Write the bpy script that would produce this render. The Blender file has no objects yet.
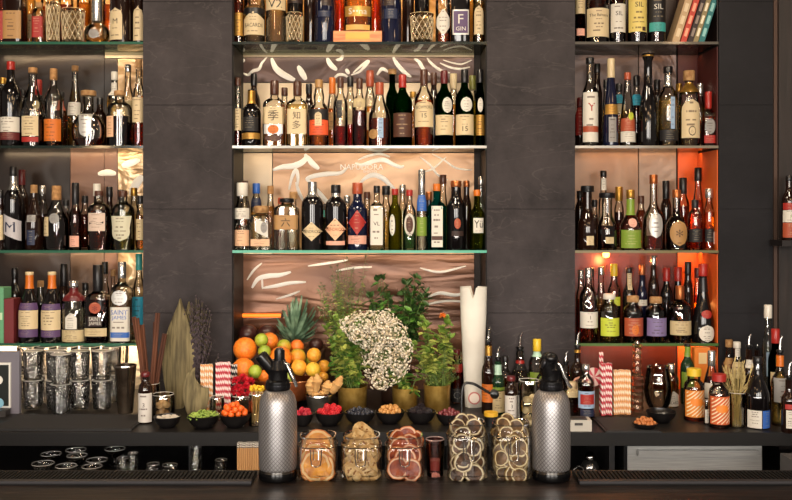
import bpy, math, random
from mathutils import Vector, Matrix
random.seed(7)
sc = bpy.context.scene
COL = sc.collection
PI = math.pi
F, CX, HY, CZ = 900.0, 396.0, 215.0, 1.66      # focal length in pixels, principal column, horizon row, eye height
def PX(px, D): return (px - CX) * D / F
def PZ(py, D): return CZ - (py - HY) * D / F
# ------------------------------------------------------------------ colours and materials
def lin(h):
    h = h.lstrip('#')
    o = []
    for i in (0, 2, 4):
        c = int(h[i:i+2], 16) / 255
        o.append(c / 12.92 if c <= .04045 else ((c + .055) / 1.055) ** 2.4)
    return (*o, 1.0)
MC = {}
def newmat(name):
    m = bpy.data.materials.new(name); m.use_nodes = True
    return m, m.node_tree.nodes, m.node_tree.links
def mat(hexc, rough=.5, metal=0.0, spec=.5, coat=0.0, emit=0.0):
    k = ('p', hexc, rough, metal, spec, coat, emit)
    if k in MC: return MC[k]
    m, n, l = newmat('surface_' + hexc.strip('#'))
    b = n['Principled BSDF']
    b.inputs['Base Color'].default_value = lin(hexc)
    b.inputs['Roughness'].default_value = rough
    b.inputs['Metallic'].default_value = metal
    b.inputs['Specular IOR Level'].default_value = spec
    b.inputs['Coat Weight'].default_value = coat
    b.inputs['Coat Roughness'].default_value = .06
    if emit:
        b.inputs['Emission Color'].default_value = lin(hexc)
        b.inputs['Emission Strength'].default_value = emit
    MC[k] = m
    return m
def noisy(hexa, hexb, scale=20, rough=.6, bump=.2, metal=0.0, stretch=(1, 1, 1), detail=4, coat=0.0, lo=.35, hi=.65):
    k = ('n', hexa, hexb, scale, rough, bump, metal, stretch, coat, lo, hi)
    if k in MC: return MC[k]
    m, n, l = newmat('mottled_' + hexa.strip('#'))
    b = n['Principled BSDF']
    tc = n.new('ShaderNodeTexCoord'); mp = n.new('ShaderNodeMapping'); mp.inputs['Scale'].default_value = stretch
    nz = n.new('ShaderNodeTexNoise'); nz.inputs['Scale'].default_value = scale; nz.inputs['Detail'].default_value = detail
    rp = n.new('ShaderNodeValToRGB')
    rp.color_ramp.elements[0].position = lo; rp.color_ramp.elements[1].position = hi
    rp.color_ramp.elements[0].color = lin(hexa); rp.color_ramp.elements[1].color = lin(hexb)
    l.new(tc.outputs['Object'], mp.inputs['Vector']); l.new(mp.outputs['Vector'], nz.inputs['Vector'])
    l.new(nz.outputs['Fac'], rp.inputs['Fac']); l.new(rp.outputs['Color'], b.inputs['Base Color'])
    if bump:
        bp = n.new('ShaderNodeBump'); bp.inputs['Strength'].default_value = bump; bp.inputs['Distance'].default_value = .01
        l.new(nz.outputs['Fac'], bp.inputs['Height']); l.new(bp.outputs['Normal'], b.inputs['Normal'])
    b.inputs['Roughness'].default_value = rough; b.inputs['Metallic'].default_value = metal
    b.inputs['Coat Weight'].default_value = coat
    MC[k] = m
    return m
def thin_glass(hexc='#fffdf6', edge='#a8946e', refl=1.9, bump=0.0, scale=60):
    k = ('t', hexc, edge, refl, bump, scale)
    if k in MC: return MC[k]
    m, n, l = newmat('thin_glass_' + hexc.strip('#'))
    n.remove(n['Principled BSDF']); out = n['Material Output']
    tr = n.new('ShaderNodeBsdfTransparent'); gl = n.new('ShaderNodeBsdfGlossy'); gl.inputs['Roughness'].default_value = .025
    mx = n.new('ShaderNodeMixShader'); lw = n.new('ShaderNodeLayerWeight'); lw.inputs['Blend'].default_value = .35
    fr = n.new('ShaderNodeFresnel'); fr.inputs['IOR'].default_value = 1.5
    cm = n.new('ShaderNodeMix'); cm.data_type = 'RGBA'
    cm.inputs[6].default_value = lin(hexc); cm.inputs[7].default_value = lin(edge)
    pw = n.new('ShaderNodeMath'); pw.operation = 'POWER'; pw.inputs[1].default_value = 2.5
    l.new(lw.outputs['Facing'], pw.inputs[0]); l.new(pw.outputs[0], cm.inputs[0]); l.new(cm.outputs[2], tr.inputs['Color'])
    ml = n.new('ShaderNodeMath'); ml.operation = 'MULTIPLY_ADD'; ml.inputs[1].default_value = refl; ml.inputs[2].default_value = .03 if refl > .5 else .005; ml.use_clamp = True
    l.new(fr.outputs[0], ml.inputs[0]); l.new(ml.outputs[0], mx.inputs[0])
    if bump:
        tc = n.new('ShaderNodeTexCoord'); vo = n.new('ShaderNodeTexVoronoi'); vo.inputs['Scale'].default_value = scale
        bp = n.new('ShaderNodeBump'); bp.inputs['Strength'].default_value = bump; bp.inputs['Distance'].default_value = .01
        l.new(tc.outputs['Object'], vo.inputs['Vector']); l.new(vo.outputs['Distance'], bp.inputs['Height'])
        for s in (gl, fr, lw): l.new(bp.outputs['Normal'], s.inputs['Normal'])
    l.new(tr.outputs[0], mx.inputs[1]); l.new(gl.outputs[0], mx.inputs[2]); l.new(mx.outputs[0], out.inputs['Surface'])
    MC[k] = m
    return m
def solid_glass(hexc, ior=1.4, rough=0.0):
    k = ('s', hexc, ior, rough)
    if k in MC: return MC[k]
    m, n, l = newmat('clear_body_' + hexc.strip('#'))
    n.remove(n['Principled BSDF']); out = n['Material Output']
    g = n.new('ShaderNodeBsdfGlass'); g.inputs['Color'].default_value = lin(hexc); g.inputs['IOR'].default_value = ior
    g.inputs['Roughness'].default_value = rough
    tr = n.new('ShaderNodeBsdfTransparent'); tr.inputs['Color'].default_value = lin(hexc)
    mx = n.new('ShaderNodeMixShader'); mx.inputs[0].default_value = .55
    l.new(g.outputs[0], mx.inputs[1]); l.new(tr.outputs[0], mx.inputs[2]); l.new(mx.outputs[0], out.inputs['Surface'])
    MC[k] = m
    return m
def wall_glass(hexc='#fbf5ea', bump=0.0, scale=60):
    k = ('w', hexc, bump, scale)
    if k in MC: return MC[k]
    m, n, l = newmat('glass_wall_' + hexc.strip('#'))
    n.remove(n['Principled BSDF']); out = n['Material Output']
    g = n.new('ShaderNodeBsdfGlass'); g.inputs['Color'].default_value = lin(hexc); g.inputs['IOR'].default_value = 1.5; g.inputs['Roughness'].default_value = .015
    tr = n.new('ShaderNodeBsdfTransparent'); tr.inputs['Color'].default_value = lin(hexc)
    mx = n.new('ShaderNodeMixShader'); mx.inputs[0].default_value = .35
    if bump:
        tc = n.new('ShaderNodeTexCoord'); vo = n.new('ShaderNodeTexVoronoi'); vo.inputs['Scale'].default_value = scale
        bp = n.new('ShaderNodeBump'); bp.inputs['Strength'].default_value = bump; bp.inputs['Distance'].default_value = .01
        l.new(tc.outputs['Object'], vo.inputs['Vector']); l.new(vo.outputs['Distance'], bp.inputs['Height']); l.new(bp.outputs['Normal'], g.inputs['Normal'])
    l.new(g.outputs[0], mx.inputs[1]); l.new(tr.outputs[0], mx.inputs[2]); l.new(mx.outputs[0], out.inputs['Surface'])
    MC[k] = m
    return m
CLEAR = thin_glass()
STEEL = mat('#c9c6c2', .18, 1.0)
BRASS = noisy('#a8843c', '#cba85c', 30, .34, .05, .75)
BLACKP = mat('#0c0b0c', .28)
# ------------------------------------------------------------------ meshes
class MB:
    def __init__(s): s.v = []; s.f = []; s.m = []; s.mats = []
    def mi(s, m):
        if m not in s.mats: s.mats.append(m)
        return s.mats.index(m)
    def add(s, vs, fs, m):
        b = len(s.v); i = s.mi(m)
        s.v += [tuple(v) for v in vs]
        for f in fs: s.f.append(tuple(b + q for q in f)); s.m.append(i)
    def box(s, x0, x1, y0, y1, z0, z1, m, M=None):
        vs = [Vector((x, y, z)) for z in (z0, z1) for y in (y0, y1) for x in (x0, x1)]
        if M: vs = [M @ v for v in vs]
        s.add(vs, [(0, 2, 3, 1), (4, 5, 7, 6), (0, 1, 5, 4), (2, 6, 7, 3), (0, 4, 6, 2), (1, 3, 7, 5)], m)
    def lathe(s, prof, m, seg=24, c=(0, 0, 0), n=2.0, ratio=1.0, bmax=9, M=None, caps=True):
        """prof: (z, r[, exponent]) from bottom to top"""
        vs = []; k = len(prof)
        for p in prof:
            z, r = p[0], p[1]; e = p[2] if len(p) > 2 else n
            a, b = r, min(r * ratio, bmax)
            for i in range(seg):
                t = 2 * PI * (i + .5) / seg
                cc, ss = math.cos(t), math.sin(t)
                x = a * math.copysign(abs(cc) ** (2 / e), cc); y = b * math.copysign(abs(ss) ** (2 / e), ss)
                v = Vector((c[0] + x, c[1] + y, c[2] + z))
                vs.append(M @ v if M else v)
        fs = []
        for j in range(k - 1):
            for i in range(seg):
                q = (i + 1) % seg
                fs.append((j * seg + i, j * seg + q, (j + 1) * seg + q, (j + 1) * seg + i))
        if caps:
            if prof[0][1] > 1e-5: fs.append(tuple(range(seg - 1, -1, -1)))
            if prof[-1][1] > 1e-5: fs.append(tuple((k - 1) * seg + i for i in range(seg)))
        s.add(vs, fs, m)
    def tube(s, pts, r, m, seg=8):
        pts = [Vector(p) for p in pts]; rs = r if isinstance(r, (list, tuple)) else [r] * len(pts)
        vs = []; n = len(pts); up = None
        for j, p in enumerate(pts):
            d = (pts[min(j + 1, n - 1)] - pts[max(j - 1, 0)]).normalized()
            if up is None: up = Vector((0, 0, 1)) if abs(d.z) < .9 else Vector((1, 0, 0))
            a = d.cross(up).normalized(); b = a.cross(d).normalized(); up = b
            for i in range(seg):
                t = 2 * PI * i / seg
                vs.append(p + (a * math.cos(t) + b * math.sin(t)) * rs[j])
        fs = [(j * seg + i, j * seg + (i + 1) % seg, (j + 1) * seg + (i + 1) % seg, (j + 1) * seg + i) for j in range(n - 1) for i in range(seg)]
        fs += [tuple(range(seg - 1, -1, -1)), tuple((n - 1) * seg + i for i in range(seg))]
        s.add(vs, fs, m)
    def ball(s, c, r, m, seg=16, rings=10, sq=(1, 1, 1), wob=0, rnd=random):
        prof = []
        vs = [Vector((c[0], c[1], c[2] - r * sq[2]))]
        for j in range(1, rings):
            a = -PI / 2 + PI * j / rings
            for i in range(seg):
                t = 2 * PI * i / seg; q = r * (1 + (rnd.uniform(-wob, wob) if wob else 0))
                vs.append(Vector((c[0] + q * math.cos(a) * math.cos(t) * sq[0], c[1] + q * math.cos(a) * math.sin(t) * sq[1], c[2] + q * math.sin(a) * sq[2])))
        vs.append(Vector((c[0], c[1], c[2] + r * sq[2]))); L = len(vs) - 1
        fs = [(0, 1 + (i + 1) % seg, 1 + i) for i in range(seg)]
        for j in range(rings - 2):
            for i in range(seg):
                q = (i + 1) % seg
                fs.append((1 + j * seg + i, 1 + j * seg + q, 1 + (j + 1) * seg + q, 1 + (j + 1) * seg + i))
        o = 1 + (rings - 2) * seg
        fs += [(L, o + i, o + (i + 1) % seg) for i in range(seg)]
        s.add(vs, fs, m)
    def leaf(s, p, d, L, W, m, curl=.25, roll=None, rnd=random):
        d = Vector(d).normalized(); p = Vector(p)
        side = d.cross(Vector((0, 0, 1)))
        if side.length < .05: side = Vector((1, 0, 0))
        side.normalize(); side = (Matrix.Rotation(rnd.uniform(-.8, .8) if roll is None else roll, 3, d) @ side)
        nn = side.cross(d).normalized()
        vs = []
        for t, w in ((0, .08), (.25, .8), (.55, 1), (.8, .62), (1, .03)):
            q = p + d * L * t - nn * (curl * L * t * t)
            for u in (-1, 0, 1): vs.append(q + side * (u * w * W / 2) + nn * (.18 * W * abs(u)))
        fs = []
        for j in range(4):
            for i in range(2): fs.append((j * 3 + i, j * 3 + i + 1, j * 3 + i + 4, j * 3 + i + 3))
        s.add(vs, fs, m)
    def build(s, name, parent=None, loc=None, smooth=True, ang=40):
        me = bpy.data.meshes.new(name); me.from_pydata(s.v, [], s.f); me.update()
        for m in s.mats: me.materials.append(m)
        for p, i in zip(me.polygons, s.m): p.material_index = i; p.use_smooth = smooth
        if smooth and ang: me.set_sharp_from_angle(angle=math.radians(ang))
        o = bpy.data.objects.new(name, me); COL.objects.link(o)
        if parent: o.parent = parent
        if loc: o.location = loc
        return o
def tag(o, label, cat, group=None, kind=None):
    o['label'] = label; o['category'] = cat
    if group: o['group'] = group
    if kind: o['kind'] = kind
    return o
def empty(name, loc, label, cat, group=None, rz=0):
    o = bpy.data.objects.new(name, None); COL.objects.link(o)
    o.location = loc; o.rotation_euler = (0, 0, rz); o.empty_display_size = .05
    return tag(o, label, cat, group)
def struct(o): o['kind'] = 'structure'; return o
def copy_tree(o, parent=None):
    c = o.copy(); COL.objects.link(c)
    if parent: c.parent = parent
    for ch in list(KIDS.get(o.name, [])) or [x for x in o.children]:
        copy_tree(ch, c)
    return c
KIDS = {}
# ------------------------------------------------------------------ lettering
TC = {}
def text_mesh(t):
    if t in TC: return TC[t]
    cu = bpy.data.curves.new('lettering', 'FONT'); cu.body = t; cu.align_x = 'CENTER'; cu.resolution_u = 2
    ob = bpy.data.objects.new('lettering', cu); COL.objects.link(ob)
    dg = bpy.context.evaluated_depsgraph_get(); ev = ob.evaluated_get(dg); me = ev.to_mesh()
    vs = [(v.co.x, v.co.y) for v in me.vertices]; fs = [tuple(p.vertices) for p in me.polygons]
    ev.to_mesh_clear(); bpy.data.objects.remove(ob); bpy.data.curves.remove(cu)
    if vs:
        x0, x1 = min(v[0] for v in vs), max(v[0] for v in vs); y0, y1 = min(v[1] for v in vs), max(v[1] for v in vs)
        h = (y1 - y0) or 1
        vs = [((x - (x0 + x1) / 2) / h, (y - (y0 + y1) / 2) / h) for x, y in vs]
        TC[t] = (vs, fs, (x1 - x0) / h)
    else: TC[t] = ([], [], 1)
    return TC[t]
def flat_text(mb, t, cx, cz, h, wmax, m, y, M=None):
    vs, fs, w = text_mesh(t)
    sx = min(h, wmax / max(w, .01))
    pts = [Vector((cx + a * sx, y, cz + b * h)) for a, b in vs]
    mb.add([M @ p if M else p for p in pts], fs, m)
# ------------------------------------------------------------------ the setting
DS, DB = 3.75, 4.02          # front of pillars / back wall
ZC = .885                    # back counter top
def slate(name, a, b, vein):
    m, n, l = newmat(name); bs = n['Principled BSDF']
    tc = n.new('ShaderNodeTexCoord')
    n1 = n.new('ShaderNodeTexNoise'); n1.inputs['Scale'].default_value = 5; n1.inputs['Detail'].default_value = 8; n1.inputs['Roughness'].default_value = .65
    mp = n.new('ShaderNodeMapping'); mp.inputs['Rotation'].default_value = (0, .7, 0); mp.inputs['Scale'].default_value = (1, 1, 3)
    n2 = n.new('ShaderNodeTexNoise'); n2.inputs['Scale'].default_value = 3; n2.inputs['Detail'].default_value = 6; n2.inputs['Distortion'].default_value = 1.2
    rp = n.new('ShaderNodeValToRGB'); rp.color_ramp.elements[0].position = .3; rp.color_ramp.elements[1].position = .72
    rp.color_ramp.elements[0].color = lin(a); rp.color_ramp.elements[1].color = lin(b)
    r2 = n.new('ShaderNodeValToRGB'); e = r2.color_ramp.elements
    e[0].position = .49; e[0].color = (0, 0, 0, 1); e[1].position = .51; e[1].color = (0, 0, 0, 1)
    q = e.new(.5); q.color = (1, 1, 1, 1)
    mx = n.new('ShaderNodeMix'); mx.data_type = 'RGBA'; mx.inputs[7].default_value = lin(vein)
    ml = n.new('ShaderNodeMath'); ml.operation = 'MULTIPLY'; ml.inputs[1].default_value = .2
    l.new(tc.outputs['Object'], n1.inputs['Vector']); l.new(tc.outputs['Object'], mp.inputs['Vector']); l.new(mp.outputs['Vector'], n2.inputs['Vector'])
    l.new(n1.outputs['Fac'], rp.inputs['Fac']); l.new(n2.outputs['Fac'], r2.inputs['Fac']); l.new(r2.outputs['Color'], ml.inputs[0])
    l.new(ml.outputs[0], mx.inputs[0]); l.new(rp.outputs['Color'], mx.inputs[6]); l.new(mx.outputs[2], bs.inputs['Base Color'])
    ad = n.new('ShaderNodeMath'); ad.operation = 'ADD'; l.new(n1.outputs['Fac'], ad.inputs[0]); l.new(n2.outputs['Fac'], ad.inputs[1])
    bp = n.new('ShaderNodeBump'); bp.inputs['Strength'].default_value = .22; bp.inputs['Distance'].default_value = .008
    l.new(ad.outputs[0], bp.inputs['Height']); l.new(bp.outputs['Normal'], bs.inputs['Normal'])
    bs.inputs['Roughness'].default_value = .62; bs.inputs['Specular IOR Level'].default_value = .22
    return m
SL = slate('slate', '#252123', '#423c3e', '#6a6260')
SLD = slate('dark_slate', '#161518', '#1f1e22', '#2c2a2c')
m = MB(); m.box(-3.6, 3.6, -4.5, DB + .12, -.06, 0, noisy('#2a2320', '#3a312b', 3, .6)); struct(m.build('floor', smooth=False))
m = MB(); m.box(-3.6, 3.6, -4.5, DB + .12, 3.25, 3.31, mat('#4a4340', .8)); struct(m.build('ceiling', smooth=False))
m = MB(); m.box(-3.6, 3.6, DB, DB + .12, 0, 3.25, mat('#2a2220', .7)); struct(m.build('wall_back', smooth=False))
def pillar(name, px0, px1, mtl, label):
    x0, x1 = PX(px0, DS), PX(px1, DS)
    o = None
    zj = [ZC, PZ(313, DS), PZ(209, DS), PZ(105, DS), PZ(1.5, DS), 3.25]
    m = MB()
    for a, b in zip(zj, zj[1:]):     # tiles with a hairline joint
        m.box(x0, x1, DS, DB, a + .0012, b - .0012, mtl)
    m.box(x0 + .003, x1 - .003, DS + .003, DB - .001, ZC, 3.249, mat('#1d1a1b', .9))
    o = m.build(name, smooth=False); struct(o)
    return o
pillar('wall_pier_left_end', -130, -44, SL, '')
pillar('wall_pier_left', 143, 232, SL, '')
pillar('wall_pier_right', 487, 575, SL, '')
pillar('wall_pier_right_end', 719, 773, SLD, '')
# dark timber wall to the right of the last pier, with its bronze corner trim
m = MB(); m.box(PX(777, DS), 1.95, DS - .02, DB, 0, 3.25, noisy('#1c1614', '#2a211e', 6, .5, .1, stretch=(6, 6, .6))); struct(m.build('wall_right', smooth=False))
m = MB(); m.box(PX(773, DS) + .001, PX(777, DS) - .001, DS - .006, DS + .02, ZC, 3.25, mat('#5a4840', .35, .6)); struct(m.build('trim_1', smooth=False))
# ---- mirror foil panels behind the bottles; some tints paint in reflections and glow
def foil(a, b, rough=.28, metal=.55, bump=.6, scale=2.6, spread=(.3, .7), dist=1.6, stretch=(1, 1, 1.6)):
    k = ('foil', a, b, rough, metal, bump, scale, stretch)
    if k in MC: return MC[k]
    m, n, l = newmat('foil_' + a.strip('#')); bs = n['Principled BSDF']
    tc = n.new('ShaderNodeTexCoord'); nz = n.new('ShaderNodeTexNoise'); nz.inputs['Scale'].default_value = scale
    nz.inputs['Detail'].default_value = 2.5; nz.inputs['Distortion'].default_value = dist
    mp = n.new('ShaderNodeMapping'); mp.inputs['Scale'].default_value = stretch
    rp = n.new('ShaderNodeValToRGB'); rp.color_ramp.elements[0].position, rp.color_ramp.elements[1].position = spread
    rp.color_ramp.elements[0].color = lin(a); rp.color_ramp.elements[1].color = lin(b)
    bp = n.new('ShaderNodeBump'); bp.inputs['Strength'].default_value = bump; bp.inputs['Distance'].default_value = .05
    l.new(tc.outputs['Object'], mp.inputs['Vector']); l.new(mp.outputs['Vector'], nz.inputs['Vector'])
    l.new(nz.outputs['Fac'], rp.inputs['Fac']); l.new(rp.outputs['Color'], bs.inputs['Base Color'])
    l.new(nz.outputs['Fac'], bp.inputs['Height']); l.new(bp.outputs['Normal'], bs.inputs['Normal'])
    bs.inputs['Roughness'].default_value = rough; bs.inputs['Metallic'].default_value = metal
    MC[k] = m
    return m
ZS = [PZ(41.5, DS), PZ(145.5, DS), PZ(250.3, DS), PZ(343.5, DS)]   # shelf tops
TH = .011
PAN = []
DP = DB - .012               # face of the panels
def panel(px0, px1, py0, py1, mtl, label, grp='mirror panels behind the bottles', thick=.012):
    m = MB(); x0, x1 = PX(px0, DP), PX(px1, DP); z0, z1 = PZ(py1, DP), PZ(py0, DP)
    m.box(x0, x1, DB - thick, DB - .0005, z0, z1, mtl)
    o = m.build('mirror_panel', smooth=False)
    PAN.append((px0, px1, py0, py1, o))
    return tag(o, label, 'mirror panel', grp)
FB2 = 0
FB = foil('#140e0c', '#291e19', .35, .15, .3, 1.6); FB3 = foil('#5a4034', '#80604e', .35, .2, .2, 2.4)          # dark brown foil
FC = foil('#cdb595', '#dcc9ac', .4, .1, .12)      # cream of the reflected windows, painted in
FP = foil('#8a6546', '#b8936f', .3, .3, .25, 2.2)     # peach copper reflection of the room, painted in
FPB = foil('#533526', '#8a6046', .28, .4, .3, 1.8, stretch=(.5, 1, 4))  # brown reflection of the room, painted in
FG = foil('#463a3a', '#5c4e4a', .35, .3, .2)      # mauve grey
FT = foil('#8f6f58', '#a98a70', .4, .2, .15)     # tan
FGD = foil('#7a5226', '#c08e48', .3, .4, .4, 4)    # gold, warm glow put into the tint
FR = mat('#7a1f10', .4)
FGLO = mat('#d8601e', .4)  # orange glow painted on in place of plain dark red
g = 1.2
panel(-16, 152, -130, 48, FGD, 'mirror panel tinted gold with the glow behind crystal glasses, top of left bay')
panel(-44, 104, 49, 147, FB, 'dark brown mirror panel at second level of left bay')
panel(-44, 70, 148, 342, FB, 'dark brown mirror panel at third and lowest levels, left bay')
panel(70.5, 104, 148, 250, FB3, 'pinkish brown mirror panel at third level, left bay')
panel(70.5, 104, 251, 342, foil('#4a3a30', '#705a4a', .35, .2, .2, 2.4), 'greyish brown mirror panel at lowest level, left bay')
panel(104.5, 117.5, 59, 147, FB, 'upper narrow dark brown mirror panel in left bay')
panel(104.5, 117.5, 148, 342, FB3, 'lower narrow dark brown mirror panel in left bay')
panel(118, 152, 59, 342, foil('#8a6848', '#e0c49a', .25, .4, .5, 5), 'crinkled cream foil strip, right side of left bay')
panel(-16, 152, 343, 391, foil('#c9b8a2', '#efe3d0', .3, .2, .3, 8), 'mirror panel made pale to brighten stacked glasses, foot of left bay')  # pale tint added to brighten the tumblers from behind
panel(243, 474, -130, 47, FGD, 'mirror panel tinted gold with warm glow, top of centre bay')
panel(243, 474, 50, 57, mat('#b9a78e', .35), 'narrow strip painted cream as led light under the top shelf, centre bay')  # led-lit band put into the strip's colour
panel(105, 152, 45, 58, mat('#c4b49c', .35), 'short strip painted cream as led light under the top shelf, left bay', thick=.014)  # same painted band of led light, left bay
panel(243, 474, 57.5, 82, foil('#3e2e2a', '#584038', .3, .35, .2, 3), 'dark brown foil band with white highlight ribbons, centre bay')
panel(243, 474, 83, 152, FC, 'mirror panel painted cream as reflected windows behind whisky bottles, centre bay')
panel(243, 272, 153, 254, FC, 'narrow mirror panel painted with cream reflection left of the copper one, centre bay')
panel(273, 474, 153, 254, FP, 'mirror panel painted with copper reflection and white highlights behind gins, centre bay')
panel(243, 474, 255, 391, FPB, 'mirror panel painted with brown copper reflection behind fruit and herbs, centre bay')
panel(568, 676, -130, 47, mat('#3a2a22', .4), 'dark panel behind labelled bottles, top of right bay')
panel(568, 638, 48, 148, FG, 'mauve grey panel behind tequila bottles, right bay')
panel(639, 676, 48, 148, foil('#4f403e', '#6a5a56', .3, .4, .4), 'darker grey panel, second from left, right bay')
panel(568, 638, 149, 249, FT, 'tan panel behind decanters, third level, right bay')
panel(639, 676, 149, 249, foil('#8a7464', '#a08a78', .35, .3, .3), 'greyish tan panel, third level, right bay')
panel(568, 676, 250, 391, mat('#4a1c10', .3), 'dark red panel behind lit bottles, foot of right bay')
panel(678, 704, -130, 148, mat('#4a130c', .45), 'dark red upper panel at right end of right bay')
panel(678, 704, 149, 391, FGLO, 'dark red lower panel with orange glow painted in, right end of right bay')
# ---- thin sheets on the pier sides; black ones paint shade, orange ones glow
def added_sheet(px, py0, py1, mtl, left, label):
    x = PX(px, DS); z0, z1 = PZ(py1, DS), PZ(py0, DS); m = MB()
    m.box(x + .0005, x + .004, DS + .012, DP - .001, z0, z1, mtl) if left else m.box(x - .004, x - .0005, DS + .012, DP - .001, z0, z1, mtl)
    tag(m.build('side_sheet', smooth=False), label, 'panel', 'added side sheets of the bays')
for i in range(4):
    a = (-100, 57, 161, 266)[i] ; b = (41.5, 145.5, 250.3, 391)[i]; a = (-100, 46, 149.5, 254.5)[i]
    added_sheet(232, a, b, mat('#0e0b0b', .5, 0, .3), True, 'added black sheet keeping pier side dark, left of centre bay, ' + ('top level', 'second level', 'third level', 'foot level')[i])
    added_sheet(487, a, b, mat('#0e0b0b', .5, 0, .3), False, 'added black sheet keeping pier side dark, right of centre bay, ' + ('top level', 'second level', 'third level', 'foot level')[i])
for i in range(5):
    a = (-100, 46, 149.5, 254.5, 348)[i]; b = (41.5, 145.5, 250.3, 343.5, 400)[i]
    added_sheet(719, a, b, (mat('#1c0c0c', .5), mat('#4a130c', .5), FGLO, FGLO, FGLO)[i], False, ('near black', 'dark red', 'orange red', 'orange red', 'orange')[i] + ' added side sheet (orange is painted glow) at right of right bay, ' + ('top level', 'second level', 'third level', 'fourth level, glow painted in', 'foot level')[i])
# ---- white highlights of the film over the foil, modelled as raised pale ribbons
HILITE = mat('#e6e2da', .3, 0, .6)
def highlight_ribbon(pts, w, lab, D=DP):
    w *= 1.45
    m = MB(); P = []; R = []
    n = len(pts)
    # Catmull-Rom through the points
    Q = [pts[0]] + list(pts) + [pts[-1]]
    for i in range(1, n):
        for k in range(6):
            t = k / 6
            f = lambda a: .5 * (2 * Q[i][a] + (Q[i+1][a] - Q[i-1][a]) * t + (2*Q[i-1][a] - 5*Q[i][a] + 4*Q[i+1][a] - Q[min(i+2, n+1)][a]) * t*t + (3*Q[i][a] - Q[i-1][a] - 3*Q[i+1][a] + Q[min(i+2, n+1)][a]) * t**3)
            P.append((f(0), f(1)))
    P.append(pts[-1])
    L = len(P); vs = []
    for j, (x, y) in enumerate(P):
        a, b = P[max(j-1, 0)], P[min(j+1, L-1)]
        dx, dy = b[0]-a[0], b[1]-a[1]; q = math.hypot(dx, dy) or 1
        nx, ny = -dy/q, dx/q; ww = w * (.25 + .75 * math.sin(PI * (j + .4) / (L - .2)) ** .7) / 2
        for u, h in ((-1, 0), (-.6, .0014), (0, .0004), (.6, .0014), (1, 0)):
            vs.append((PX(x + nx*ww*u, D), D - .0006 - h, PZ(y + ny*ww*u, D)))
    fs = [(j*5+i, j*5+i+1, j*5+i+6, j*5+i+5) for j in range(L-1) for i in range(4)]
    m.add(vs, fs, HILITE)
    cx, cy = P[L // 2]
    par = next((p[4] for p in PAN if p[0] <= cx <= p[1] and p[2] <= cy <= p[3]), PAN[0][4])
    return m.build('film_highlight', par)
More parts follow.
